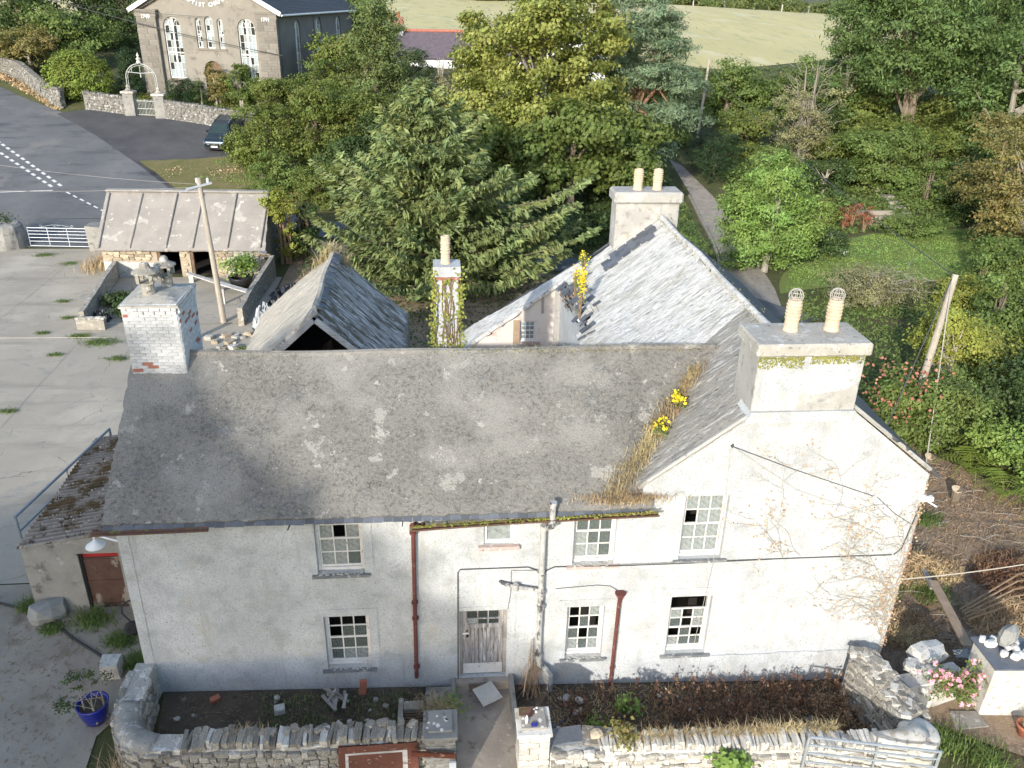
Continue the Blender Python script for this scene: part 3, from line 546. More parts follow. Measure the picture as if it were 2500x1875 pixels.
# front door
x0, x1, z0, z1 = DOOR
b = MB(); b.box(x0,x0+.07,.10,.2,z0,z1); b.box(x1-.07,x1,.10,.2,z0,z1); b.box(x0+.07,x1-.07,.101,.199,z1-.06,z1); mk('door_frame', b, M['wood_g'], FH)
dx0, dx1, dz0, dz1 = x0+.075, x1-.075, z0+.02, z1-.065
b = MB(); b.box(dx0,dx0+.11,.12,.165,dz0,dz1); b.box(dx1-.11,dx1,.12,.165,dz0,dz1)
for za, zb in ((dz1-.06,dz1),(dz1-.30,dz1-.275),(dz1-.56,dz1-.45),(dz0,dz0+.32)): b.box(dx0+.11,dx1-.11,.121,.164,za,zb)
for i in (1,2): x = dx0+.11+(dx1-dx0-.22)*i/3; b.box(x-.014,x+.014,.125,.16,dz1-.45,dz1-.06)
door = mk('door', b, M['door_w'], FH, label='weathered plank front door with six glazed panes')
bx0, bx1 = dx0+.11, dx1-.11
for i in range(8):
    xa = bx0+(bx1-bx0)*i/8; xb = bx0+(bx1-bx0)*(i+1)/8-.008; mk('plank', MB().box(xa,xb,.132+random.uniform(0,.004),.155,dz0+.32,dz1-.56), M['door_w'], door)
for i in range(3):
    for j in range(2): inst('pane', PANE, door, (bx0+(bx1-bx0)*(i+.5)/3,.142,dz1-.17 if j else dz1-.365), (0,0,0), ((bx1-bx0)/3-.02,.005,.2 if j else .16), M['glass_d' if random.random() < .3 else 'glass_c'])
mk('kick_board', MB().box(dx0+.01,dx1-.01,.108,.119,dz0+.01,dz0+.31), M['paint_w'], door)
b = MB().box(dx0+.0,dx0+.14,.10,.118,dz1-.72,dz1-.69); mk('latch', b, M['white'], door)
b = MB().lathe([(.03,0),(.035,.02),(.02,.05)], (0,0,0), 10); b.xf(Matrix.Translation((dx0+.11,.12,dz1-.78)) @ Matrix.Rotation(R_(90),4,'X')); mk('door_knob', b, M['rubber'], door)
b = MB().lathe([(.025,0),(.03,.02),(.015,.04)], (0,0,0), 10); b.xf(Matrix.Translation((dx0+.1,.12,dz1-.63)) @ Matrix.Rotation(R_(90),4,'X')); mk('lock', b, M['wood_br'], door)
mk('doorstep', MB().box(7.05,8.36,-.16,.14,-.3,.135), M['path'], FH)
# --- roofs: front range, bay (ridge runs back), rear outshut
roof('roof', FH, M['roof_cem'], (-.14,-.25,5.0), (11.3,-.25,5.0), (13.7,3,7.40), (-.12,3,7.40), 110, 34, thick=.10, amp=.024, seed=2, edge=.012)
roof('roof', FH, M['roof_cem'], (11.6,6.25,5.0), (-.1,6.25,5.0), (-.12,3.0,7.40), (13.7,3.0,7.40), 30, 10, thick=.10, amp=.02, seed=3)
b = MB().tube([(x, 3.0, 7.37+.02*math.sin(x*1.3)-.05*math.sin(max(0,x)/12*math.pi)) for x in np.linspace(.9,13.4,40)], .10, 8); mk('ridge', b, M['roof_cem'], FH)
BX, BZ = 14.45, 8.08
def lp(x): return BZ-.77*(BX-x)
def hole(u, v):   # broken patch near the outshut
    y = 2.75+u*10.7; x = 11.0+v*(BX-11.0); w = .10+.75*max(0, math.sin((y-7.5)/5.9*math.pi))**.7 if 7.5 < y < 13.4 else 0
    return y > 8.6 and x-11.0 < w*(.55+.25*math.sin(y*5)+.2*math.sin(y*11))
roof('roof', FH, M['roof_mid'], (11.0,-.06,lp(11.0)), (11.0,2.75,lp(11.0)), (BX,3.9,BZ), (BX,-.06,BZ), 36, 40, thick=.09, amp=.022, seed=5, edge=.008)
roof('roof', FH, M['roof_wht'], (11.0,2.75,lp(11.0)), (11.0,13.45,lp(11.0)), (BX,13.42,BZ), (BX,3.9,BZ), 104, 40, thick=.09, amp=.022, seed=5, skip=hole, edge=.008)
roof('roof', FH, M['slate_roof'], (17.85,13.42,5.46), (17.85,-.06,5.46), (BX,-.06,BZ), (BX,13.42,BZ), 60, 24, thick=.07, amp=.03, seed=6)
b = MB().tube([(BX+.03*math.sin(y), y, BZ+.0+.02*math.sin(y*1.7)) for y in np.linspace(.9,13.3,40)], .085, 7); mk('ridge', b, M['roof_wht'], FH)
b = MB().tube([(11.2+(BX-11.2)*t, -.05, lp(11.2+(BX-11.2)*t)-.03) for t in np.linspace(0,.66,24)], .05, 6); mk('verge', b, M['render_c'], FH); mk('verge', MB().tube([(BX+1.0+(17.55-BX-1.0)*t, -.05, BZ-.77*(1.0+(17.55-BX-1.0)*t)-.03) for t in np.linspace(0,1,22)], .05, 6), M['render_c'], FH)
# slates and battens laid bare on the bay roof
for k in range(44):
    r, c_ = k//4, k % 4; x = 12.5+r*.15+random.uniform(-.02,.02); y = 12.5-c_*.26-.0*r-(.13 if r % 2 else 0)+random.uniform(-.015,.015)
    if (c_ == 3 and random.random() < .5) or (c_ == 0 and r < 2): continue
    inst('slate', SLATEBOX, FH, (x, y, lp(x)+.055), (0,-math.atan(.77)+.035,random.uniform(-.03,.03)), (.30,.245,.012), M['slate'])
for k in range(34):
    y = random.uniform(8.0,12.9); x = 11.05+random.uniform(.0,.8)*max(.25, math.sin((y-7.2)/6*math.pi))
    inst('slate', SLATEBOX, FH, (x, y, lp(x)+random.uniform(.03,.07)), (random.uniform(-.1,.1),-math.atan(.77)+random.uniform(-.12,.15),random.uniform(-.5,.5)), (.28,random.uniform(.14,.24),.012), M['slate'])
for k in range(7): x = 11.06+k*.12; mk('batten', MB().bar((x,10.6-.25*k,lp(x)-.02),(x+.02,13.2-.14*k,lp(x+.02)-.02),.05,.03), M['wood_g'], FH)
for k in range(3): y = 11.3+.6*k; mk('rafter', MB().bar((11.05,y,lp(11.05)-.12),(12.6,y,lp(12.6)-.12),.07,.1), M['wood_br'], FH)
# dark slates peeping out along the eaves
for k in range(56):
    x = -.02+k*.203
    inst('slate', SLATEBOX, FH, (x, -.15+random.uniform(-.02,.012), 4.985+random.uniform(-.006,.004)), (math.atan(.735)+random.uniform(-.02,.02),0,random.uniform(-.02,.02)), (.198,.36,.014), M['slate'])
# outshut behind: rendered wall with a small window under the raking roof
OW = (9.76, 10.34, 3.22, 4.02)
ow = wall_holes((7.5,11.2), (-.3,2.75), [], 13.46, .2)
xs_ = [7.5, OW[0], OW[1], 11.2]
zt = lambda x: 5.42-(11.1-x)*.735
for xa, xb, za in ((7.5,OW[0],2.75),(OW[1],11.2,2.75)): ow.prism([(xa,za),(xb,za),(xb,zt(xb)),(xa,max(zt(xa),za+.01))], 13.46, 13.66)
ow.prism([(OW[0],2.75),(OW[1],2.75),(OW[1],OW[2]),(OW[0],OW[2])], 13.461, 13.659); ow.prism([(OW[0],OW[3]),(OW[1],OW[3]),(OW[1],zt(OW[1])),(OW[0],zt(OW[0]))], 13.461, 13.659)
mk('wall', ow, M['pinkwash'], FH)
sash(FH, *OW, 13.52, 3, 4, fw=.03, bw=.024, mats=('glass_d','glass_p'), dirty=((0,3),(1,3),(2,3)), fm='white', label='small white paned window in the pink tinted rear wall')
mk('sill', MB().box(OW[0]-.1,OW[1]+.15,13.36,13.5,OW[2]-.09,OW[2]-.003), M['red_sill'], FH); mk('shutter_board', MB().box(OW[0]-.26,OW[0]-.02,13.40,13.457,OW[2]-.05,OW[3]+.05), M['wood_tan'], FH)
mk('post', MB().box(10.52,10.6,13.40,13.457,4.35,5.0), M['wood_g'], FH)
b = MB(); [b.box(10.98+.05*k,11.02+.05*k,13.30+.02*k,13.36+.02*k,3.2,5.3) for k in range(5)]; mk('corner_boards', b, M['wood_w'], FH)
mk('wall', MB().box(7.5,7.7,13.66,14.9,-.3,2.7).box(7.7,14.4,14.7,14.9,-.3,2.8), M['render_w'], FH)
roof('roof', FH, M['roof_wht'], (7.42,15.0,2.86), (7.42,13.34,2.84), (12.0,13.34,lp(12.0)+.02), (12.0,13.95,lp(12.0)+.02), 14, 44, thick=.12, amp=.035, seed=8, edge=.03)
roof('roof', FH, M['slate_roof'], (14.4,15.5,2.7), (7.42,15.5,2.6), (7.42,14.98,2.84), (14.3,13.4,8.0), 10, 10, thick=.1, amp=.02, seed=9)
# --- chimney of the front range: painted brick
bx0, bx1, by0, by1 = -.03, 1.13, 2.58, 4.0
ch = mk('chimney', MB().box(bx0-.006,bx1+.008,by0-.006,by1-.004,5.6,8.72), M['render_w'], FH, label='painted brick chimney with flaking limewash and stone cowls')
nrow = 22
for r in range(nrow):
    z = 7.02+r*.076; off = .115 if r % 2 else 0
    out = .035 if r >= nrow-2 else 0
    for face in 'fr':
        L = (bx1-bx0) if face == 'f' else (by1-by0); t = -off
        while t < L-.03:
            a = max(t, 0); e = min(t+.225, L); t += .232
            if e-a < .04: continue
            cxx = (a+e)/2; w = e-a-.009
            if face == 'f':
                if random.random() < .02: continue
                inst('brick', random.choice(BRICKS), ch, (bx0+cxx, by0+.03-out+random.uniform(-.006,.006), z), (0,0,random.uniform(-.015,.015)), (w,.1,.068))
            else:
                zr = 5.0+.735*(by0+cxx+.25) if by0+cxx < 3 else 7.4-.735*(by0+cxx-3)
                if z < zr-.1: continue
                inst('brick', random.choice(BRICKS), ch, (bx1-.03+out+random.uniform(-.006,.006), by0+cxx, z), (0,0,R_(90)+random.uniform(-.015,.015)), (w,.1,.068))
b = MB()
for r in range(36):
    z = 5.95+r*.076
    for k in range(6): b.box(bx0-.018,bx0+.05,by0+.01+k*.236,by0+.226+k*.236,z-.033,z+.033)
    for k in range(5): b.box(bx0+.01+k*.228,bx0+.22+k*.228,by1-.05,by1+.012,z-.033,z+.033)
mk('brickwork', b, M['brick'], ch, kind='stuff')
V = []; nn = 9
for j in range(nn):
    for i in range(nn):
        u = i/(nn-1); v = j/(nn-1); V.append((bx0-.05+u*(bx1-bx0+.10), by0-.05+v*(by1-by0+.10), 8.70+.13*min(1, 3.2*min(u,1-u,v,1-v))+random.uniform(-.01,.01)))
b = MB(); b.add(V, [(j*nn+i,j*nn+i+1,(j+1)*nn+i+1,(j+1)*nn+i) for j in range(nn-1) for i in range(nn-1)])
b.box(bx0-.05,bx1+.05,by0-.05,by1+.05,8.64,8.695)
mk('flaunching', b, M['cap_lich'], ch)
for (px, py, s) in ((.44,3.05,1.0),(.70,3.55,.85)):
    b = MB().lathe([(.15*s,0),(.14*s,.22),(.17*s,.24),(.17*s,.28)], (px,py,8.8), 14); [b.box(px-.14*s+.28*s*i-.035,px-.14*s+.28*s*i+.035,py-.14*s+.28*s*j-.035,py-.14*s+.28*s*j+.035,9.08,9.28) for i in (0,1) for j in (0,1)]
    b.lathe([(.05,0),(.30*s,.02),(.28*s,.05),(.12*s,.12),(.10*s,.2),(.05,.24)], (px,py,9.28), 12); mk('stone_cowl', b.jit(.006), M['stone_dk'], ch)
# --- bay chimney: rendered, two buff pots
ch = mk('chimney', MB().prism([(13.22,7.0),(15.46,7.0),(15.46,8.5),(13.22,8.5)], -.10, .98, 'y'), M['render_c'], FH, label='broad rendered chimney with moss under the cap and two buff pots', bev=.02)
mk('cap', MB().box(13.14,15.55,-.18,1.06,8.46,8.74), M['cap_lich'], ch, bev=.04)
mk('skirt', MB().prism([(13.1,6.98),(15.6,6.98),(15.46,7.22),(13.22,7.22)], -.17, .5, 'y'), M['render_w'], ch)
# the limewash coat has fallen off the lower right: the coat is a thin layer with a ragged lower edge
cx_ = np.linspace(13.235,15.445,24); lo_ = [7.24 if x < 14.12 else 7.60+.03*math.sin(x*9)+max(0,x-14.7)**1.6*.45+random.uniform(-.015,.015) for x in cx_]
cb = MB(); cb.add([(x,-.110,z) for x, z in zip(cx_, lo_)]+[(x,-.110,8.45) for x in cx_]+[(x,-.101,z) for x, z in zip(cx_, lo_)], [(i,i+1,i+25,i+24) for i in range(23)]+[(i+48,i+49,i+1,i) for i in range(23)]); mk('limewash_coat', cb, M['render_w'], ch)
mk('pink_patch', MB().prism([(13.84,7.26),(14.14,7.24),(14.2,7.45),(14.12,7.62),(13.95,7.66),(13.78,7.56)], -.116, -.1105), M['pinkwash'], ch)
for px in (14.1, 14.98): p = pot(ch, (px,.62,8.73), .68, .145); cowl(ch, (px,.62,9.36), .15)
def mossrun(nm, par, segs, n, s, mat='moss'):
    V = []
    for _ in range(n):
        (ax,ay,az),(bx,by,bz),dz = random.choice(segs); t = random.random(); x = ax+(bx-ax)*t; y = ay+(by-ay)*t; z = az+(bz-az)*t-random.random()**1.6*dz
        V.append((x+random.gauss(0,.01), y+random.uniform(-.03,.02), z))
    v, f = leafquads(np.array(V), s, np.array([0,-1,.3]), .8); return mk(nm, npmesh(nm, v-np.array(WM[par.name].translation), f), M[mat], par, kind='stuff')
def leafquads(C, size, nrm, jit=.8, asp=.55, droop=0, r=None):
    r = r or rng; n = len(C); N = np.broadcast_to(np.asarray(nrm, float), (n, 3))+r.normal(0, jit, (n, 3)); N /= np.linalg.norm(N, axis=1, keepdims=True)+1e-9
    d = r.normal(0, 1, (n, 3)); d[:, 2] -= droop; d -= (d*N).sum(1, keepdims=True)*N; d /= np.linalg.norm(d, axis=1, keepdims=True)+1e-9
    b = np.cross(N, d); s = (size*r.uniform(.6, 1.35, n))[:, None]
    v = np.stack([C-d*s*.5, C+b*s*asp*.5, C+d*s*.5, C-b*s*asp*.5], 1).reshape(-1, 3)
    return v, np.arange(4*n).reshape(-1, 4)
mossrun('moss', ch, [((13.2,-.14,8.45),(14.15,-.14,8.45),.24),((14.3,-.14,8.45),(15.4,-.14,8.45),.16)], 900, .05)
# --- rear chimney of the bay and slim ivy chimney at the back
ch = mk('chimney', MB().box(12.9,15.1,12.9,13.75,5.5,8.55), M['render_c'], FH, label='rendered rear chimney with rounded cap and two buff pots', bev=.02)
mk('cap', MB().box(12.8,15.2,12.79,13.86,8.5,8.9), M['render_c'], ch, bev=.07)
for px in (13.68, 14.36): pot(ch, (px,13.3,8.88), .72, .155); mk('pot_hoop', MB().tube([(px+.12*math.cos(t),13.3,9.66+.16*math.sin(t)) for t in np.linspace(0,math.pi,10)], .012, 4), M['cable'], ch)
ch = mk('chimney', MB().box(6.72,7.34,6.6,7.2,-.2,8.0).box(6.66,7.40,6.54,7.26,8.0,8.28), M['render_w'], FH, label='slender white chimney stack with ivy climbing up it')
pot(ch, (7.0,6.9,8.26), .78, .125, 2); mk('brick_course', MB().box(6.69,7.37,6.57,7.23,7.90,8.0), M['brick_plain'], ch)
# --- pipes, gutters, cables fixed to the front
def clip(b, x, z, r=.075): b.tube([(x,-.1,z-.03),(x,-.1,z+.03)], r, 10)
b = MB().tube([(6.42,-.2,4.72),(6.30,-.16,4.66),(6.19,-.1,4.56),(6.17,-.1,4.3),(6.13,-.1,.32)], .047, 10)
for z in (4.45,2.55,2.1,.65): clip(b, 6.14+.006*z, z)
b.tube([(6.17,-.1,4.50),(6.17,-.1,4.62),(6.24,-.12,4.66)], .075, 10); mk('downpipe', b, M['red_pipe'], FH, label='flaking red iron downpipe from the sagging gutter')
b = MB().tube([(10.83,-.1,2.42),(10.80,-.1,-.1),(10.79,-.1,-.5)], .045, 10).lathe([(.05,0),(.06,.1),(.12,.2),(.13,.24),(.09,.24)], (10.84,-.1,2.36), 12); clip(b,10.81,.32,.06); mk('downpipe', b, M['red_pipe'], FH, label='short red downpipe with open hopper head')
def gut(pts, r, mat):
    b = MB(); k = len(pts); n = 7
    V = [(p[0], p[1]+r*math.cos(t), p[2]+r*math.sin(t)) for p in pts for t in np.linspace(math.pi, 2*math.pi, n)]+[(p[0], p[1]+r*.86*math.cos(t), p[2]+r*.86*math.sin(t)) for p in pts for t in np.linspace(math.pi, 2*math.pi, n)]
    o = k*n; F = [(i*n+j,(i+1)*n+j,(i+1)*n+j+1,i*n+j+1) for i in range(k-1) for j in range(n-1)]; F += [tuple(o+q for q in f[::-1]) for f in F]
    for i in range(k-1):
        for j in (0, n-1): F.append((i*n+j,(i+1)*n+j,o+(i+1)*n+j,o+i*n+j))
    return mk('gutter', b.add(V, F), M[mat], FH)
gut([(6.12,-.36,4.74),(7.2,-.36,4.80),(8.6,-.36,4.86),(11.45,-.36,4.93)], .075, 'gutter')
gut([(-.35,-.36,4.86),(2.0,-.36,4.9)], .07, 'gutter')
b = MB()
for x in (5.96,3.6,6.9,8.2,10.2): b.bar((x,-.02,4.72),(x,-.36,4.80),.02,.02)
mk('gutter_brackets', b, M['cable'], FH)
b = MB().tube([(9.14,-.36,5.28),(9.14,-.35,4.66),(9.06,-.16,4.52),(8.99,-.13,4.42),(9.0,-.13,.75)], .065, 12)
b.tube([(9.0,-.13,.82),(9.02,-.14,.62),(9.2,-.18,.45),(9.3,-.2,.28),(9.3,-.2,-.4)], .07, 12)
for z in (4.50,2.72,2.3,.86): b.tube([(9.0,-.13,z-.05),(9.0,-.13,z+.05)], .088, 12)
b.tube([(9.14,-.36,4.86),(9.14,-.36,4.70)], .085, 12).tube([(9.14,-.36,5.22),(9.14,-.36,5.30)], .08, 12)
b.tube([(8.95,-.13,2.78),(8.45,-.13,2.90),(8.28,-.13,2.95),(8.12,-.06,2.98),(8.08,.02,2.98)], .045, 10).tube([(8.42,-.13,2.83),(8.42,-.13,2.98)], .07, 10)
mk('soil_pipe', b, M['pipe_w'], FH, label='flaking cast iron soil pipe rising past the eaves')
def cab(pts, r=.011, mat='cable', n=5): return mk('cable', MB().tube(pts, r, n), M[mat], FH)
cab([(7.11,-.02,-.1),(7.12,-.02,2.2),(7.125,-.02,3.28),(7.18,-.02,3.36),(8.7,-.02,3.36),(8.9,-.06,3.28),(9.0,-.22,3.24),(9.1,-.06,3.27),(9.3,-.02,3.34),(10.66,-.09,3.36),(12.2,-.09,3.36),(14.5,-.02,3.34),(17.2,-.02,3.34)], .014)
cab([(8.27,-.02,2.2),(8.32,-.02,2.7),(8.32,-.02,3.28),(8.9,-.03,3.27)], .006); cab([(12.96,-.02,6.33),(12.98,-.02,5.6),(12.99,-.06,4.9),(12.9,-.12,3.3),(12.75,-.05,.6)], .006, 'wire_l')
cab([(12.96,-.03,6.36),(14.4,-.02,5.75),(16.4,-.02,4.98)], .010); cab([(13.0,-.03,6.34),(14.6,-.02,5.2),(16.9,-.02,4.3)], .006, 'wire_l')
cab([(17.25,-.02,3.34),(17.4,-.02,3.5),(17.52,-.03,4.4),(17.58,-.05,4.95),(17.75,-.1,5.05)], .016); cab([(17.45,-.02,4.2),(17.0,-.02,4.5),(16.5,-.02,4.95)], .01)
cab([(9.35,-.02,2.72),(10.3,-.02,2.78),(10.6,-.02,2.74),(10.8,-.03,2.6)], .008)
b = MB().box(17.45,17.75,-.16,-.02,4.88,4.98).tube([(17.5,-.1,4.95),(17.8,-.25,4.8)], .02, 6); mk('insulator_bracket', b, M['white'], FH)
mk('wall_hook', MB().tube([(12.96,.02,6.36),(12.96,-.08,6.36),(12.96,-.08,6.43)], .02, 6), M['cable'], FH)
# ---------------------------------------------------------------- plants: builders
def lobes_round(h0, h1, rx, ry=None, n=14, seed=1, lr=.42, flat=.8):
    """uneven set of ellipsoid clumps filling a rounded crown between heights h0 and h1"""
    ry = ry or rx; r = np.random.default_rng(seed); L = []; hz = (h1-h0)/2; cz = (h0+h1)/2
    for k in range(n):
        d = r.normal(0, 1, 3); d /= np.linalg.norm(d); q = r.uniform(.45, .78); s = r.uniform(.75, 1.25)*lr
        L.append((d[0]*rx*q, d[1]*ry*q, cz+d[2]*hz*q, rx*s, ry*s, hz*s*flat))
    return L
def crown_mesh(nm, L, n, size, seed=1, clump=.55, nclump=None, asp=.6, up=.5, jit=.55, droop=.4, inner=.12, needle=False):
    r = np.random.default_rng(seed); L = np.array(L, float); A = (L[:,3]*L[:,4]+L[:,4]*L[:,5]+L[:,3]*L[:,5]); A /= A.sum()
    nc = nclump or max(30, n//45); ci = r.choice(len(L), nc, p=A); d = r.normal(0, 1, (nc, 3)); d[:,2] += .25; d /= np.linalg.norm(d, axis=1, keepdims=True)
    rad = 1-np.abs(r.normal(0, .13, nc)); rad[r.random(nc) < inner] *= .6
    cc = L[ci,:3]+d*L[ci,3:]*rad[:,None]; w = r.uniform(.4, 1.6, nc); w /= w.sum()
    k = r.choice(nc, n, p=w); cs = r.uniform(.6, 1.3, nc)*clump
    off = r.normal(0, 1, (n, 3))*np.array([1,1,.55])*cs[k][:,None]*.55
    P = cc[k]+off; N = d[k]*1.0+off/(clump+1e-6)*.35+np.array([0,0,up])
    v, f = leafquads(P, size, N, jit, asp, droop, r); return npmesh(nm, v, f)
def limbs(base_r, h, L, seed=1, n=7, lean=(0,0), trunks=1, tr=.55):
    r = random.Random(seed); b = MB()
    for t in range(trunks):
        ox, oy = (r.uniform(-.3,.3), r.uniform(-.3,.3)) if trunks > 1 else (0, 0)
        tx, ty = lean[0]+r.uniform(-.1,.1)*h, lean[1]+r.uniform(-.1,.1)*h
        pts = [(ox,oy,-.3),(ox+tx*.2,oy+ty*.2,h*.3),(ox+tx*.55,oy+ty*.55,h*.62),(ox+tx,oy+ty,h)]; b.tube(pts, [base_r*1.25,base_r,base_r*.7,base_r*.25], 8)
        for q in r.sample(L, min(n, len(L))):
            z0 = h*r.uniform(.25,.75); x0, y0 = ox+tx*z0/h*.8, oy+ty*z0/h*.8; e = (q[0]*.95,q[1]*.95,q[2]+q[5]*.3)
            mid = ((x0+e[0])/2+r.uniform(-.1,.1)*h*.3, (y0+e[1])/2+r.uniform(-.1,.1)*h*.3, (z0+e[2])/2+r.uniform(0,.08)*h)
            b.tube([(x0,y0,z0),mid,e], [base_r*tr*.75,base_r*tr*.45,base_r*.08], 6)
    return b
def tree(name, label, cat, loc, L, n, size, leaf, bark='bark', base_r=.25, h=None, seed=1, group=None, nl=8, trunks=1, lean=(0,0), clump=.55, tr=.55, **kw):
    o = thing(name, label, cat, loc, 0, group); h = h or max(q[2] for q in L)
    mk('trunk', limbs(base_r, h, L, seed, nl, lean, trunks, tr), M[bark], o, local=True)
    mk('crown', crown_mesh('crown', L, n, size, seed, clump, **kw), LF[leaf], o); return o
def copytree(src, label, loc, rz=0, sc=(1,1,1), group=None):
    c = src.copy(); COL.objects.link(c); c.location = loc; c.rotation_euler = (0,0,rz); c.scale = sc; c['label'] = label
    if group: c['group'] = group
    for ch in src.children: d = ch.copy(); COL.objects.link(d); d.parent = c
    return c
def conifer(name, label, loc, h, rad, seed=1, whorls=24, per=9, leaf='spruce', lean=(0,0), z0=.6, group=None, size=.34, up=.25, dens=1.0):
    """spruce: tiers of long drooping boughs with upturned tips carrying hanging sprays"""
    r = np.random.default_rng(seed); o = thing(name, label, 'tree', loc, 0, group); P = []; D = []; N = []; S = []; b = MB()
    b.tube([(0,0,-.3),(lean[0]*.3,lean[1]*.3,h*.35),(lean[0],lean[1],h)], [.34,.24,.03], 9)
    for w in range(whorls):
        t = w/(whorls-1); z = z0+(h-z0)*t**.92; R = rad*(1-t)**.62*(.8+.35*r.random())+.25
        for k in range(max(4, int(per*(1-.4*t)))):
            a = 2*math.pi*(k+r.random()*.8)/max(4, int(per*(1-.4*t)))+w*.7; Lg = R*r.uniform(.55, 1.2)*(1+.22*math.sin(a*2+1.1+t*5)+.14*math.sin(a*3+t*9)); dx, dy = math.cos(a), math.sin(a)
            s = np.linspace(0, 1, 9); dr = r.uniform(.10,.26); zz = z+Lg*(-dr*s+ (up+dr*.8)*s**2.4)
            bx = lean[0]*z/h+dx*Lg*s; by = lean[1]*z/h+dy*Lg*s
            b.tube(list(zip(bx[::2], by[::2], zz[::2])), [.05*(1-t)+.02,.04,.03,.02,.008], 4, False)
            m = int((16+Lg*15)*dens)
            q = r.uniform(.18, 1.0, m); px = np.interp(q, s, bx); py = np.interp(q, s, by); pz = np.interp(q, s, zz)
            side = r.choice([-1,1], m)*r.uniform(.0,.42,m)*Lg*(1.05-q)**.8*.75
            px = px-dy*side; py = py+dx*side; pz = pz-np.abs(side)*.28+r.normal(0,.04,m)
            dd = np.stack([dx+(-dy)*np.sign(side)*.75, dy+dx*np.sign(side)*.75, np.where(r.random(m) < .4, -.8, .12)], 1)+r.normal(0,.22,(m,3))
            P.append(np.stack([px,py,pz],1)); D.append(dd); S.append(np.full(m, size)*r.uniform(.6,1.4,m))
    P = np.vstack(P); D = np.vstack(D); S = np.concatenate(S)
    # three narrow sprays per point
    P = np.repeat(P, 3, 0)+r.normal(0,.07,(len(P)*3,3)); D = np.repeat(D, 3, 0)+r.normal(0,.28,(len(D)*3,3)); S = np.repeat(S, 3)
    D /= np.linalg.norm(D, axis=1, keepdims=True); Nn = r.normal(0,1,(len(P),3))+np.array([0,0,.9]); Bv = np.cross(D, Nn); Bv /= np.linalg.norm(Bv, axis=1, keepdims=True)
    s = S[:,None]; v = np.stack([P-D*s*.5, P+Bv*s*.15, P+D*s*.55, P-Bv*s*.15], 1).reshape(-1,3)
    mk('trunk', b, M['bark'], o, local=True); mk('crown', npmesh('crown', v, np.arange(len(v)).reshape(-1,4)), LF[leaf], o); return o
def blades(nm, pts, h, w, mat, parent=None, lean=.5, seed=3, label=None, cat=None, group=None, kind=None, org=None, bend=.5, dirb=(0,0)):
    """curved grass blades, three segments each, standing on pts (Nx3)"""
    r = np.random.default_rng(seed); pts = np.asarray(pts, float); n = len(pts); a = r.uniform(0, 2*math.pi, n); L = h*r.uniform(.5, 1.25, n)
    d = np.stack([np.cos(a), np.sin(a), np.zeros(n)], 1)*(lean*r.uniform(.2,1.2,n))[:,None]+np.array([dirb[0],dirb[1],0]); sd_ = np.stack([-np.sin(a), np.cos(a), np.zeros(n)], 1); V = []
    for k, (t, ww) in enumerate(((0,1),(.45,.8),(.8,.5),(1,.05))):
        c = pts+d*(L*t**1.8)[:,None]+np.array([0,0,1])*(L*(t-bend*.45*t**3))[:,None]; V += [c-sd_*w*ww/2, c+sd_*w*ww/2]
    V = np.stack(V, 1).reshape(-1,3); base = np.arange(n)[:,None]*8; F = np.concatenate([base+np.array([[2*k,2*k+1,2*k+3,2*k+2]]) for k in range(3)], 0)
    if parent is not None: V = V-np.array(WM[parent.name].translation)
    elif org is not None: V = V-np.array(org)
    return mk(nm, npmesh(nm, V, F), mat, parent, org=org, label=label, cat=cat, group=group, kind=kind)
def scatter(poly, n, seed=1):
    r = random.Random(seed); xs = [p[0] for p in poly]; ys = [p[1] for p in poly]; out = []
    while len(out) < n:
        x = r.uniform(min(xs), max(xs)); y = r.uniform(min(ys), max(ys)); c = False; j = len(poly)-1
        for i in range(len(poly)):
            if (poly[i][1] > y) != (poly[j][1] > y) and x < (poly[j][0]-poly[i][0])*(y-poly[i][1])/(poly[j][1]-poly[i][1])+poly[i][0]: c = not c
            j = i
        if c: out.append((x, y))
    return out
def fern(label, loc, r=.8, n=9, seed=1, group=None, leaf='fern'):
    rr = np.random.default_rng(seed); o = thing('fern', label, 'fern', loc, 0, group)
    for k in range(n):
        a = 2*math.pi*k/n+rr.uniform(-.3,.3); L = r*rr.uniform(.75,1.25); el = rr.uniform(1.1,1.9); m = 12; V = []; F = []
        def put(q):
            b0 = len(V); V.extend([(p[0]*math.cos(a)-p[1]*math.sin(a), p[0]*math.sin(a)+p[1]*math.cos(a), p[2]) for p in q]); F.append((b0,b0+1,b0+2,b0+3))
        for i in range(m):
            t = (i+.5)/m; x = L*t; z = L*(el*t-.95*t*t*el); w = L*.26*math.sin(math.pi*min(1,.12+t*.9))+.01; x2 = L*(i+1.5)/m; t2 = (i+1.5)/m; z2 = L*(el*t2-.95*t2*t2*el)
            for s_ in (-1,1): put([(x-.012*L,0,z),(x+.03*L,s_*w,z-.12*w),(x+.055*L,s_*w*.6,z-.02),(x+.030*L,0,z+.005)])
            put([(x-.02*L,-.008,z),(x-.02*L,.008,z),(x2,.008,z2),(x2,-.008,z2)])
        mk('frond', npmesh('frond', V, F), LF[leaf], o)
    return o
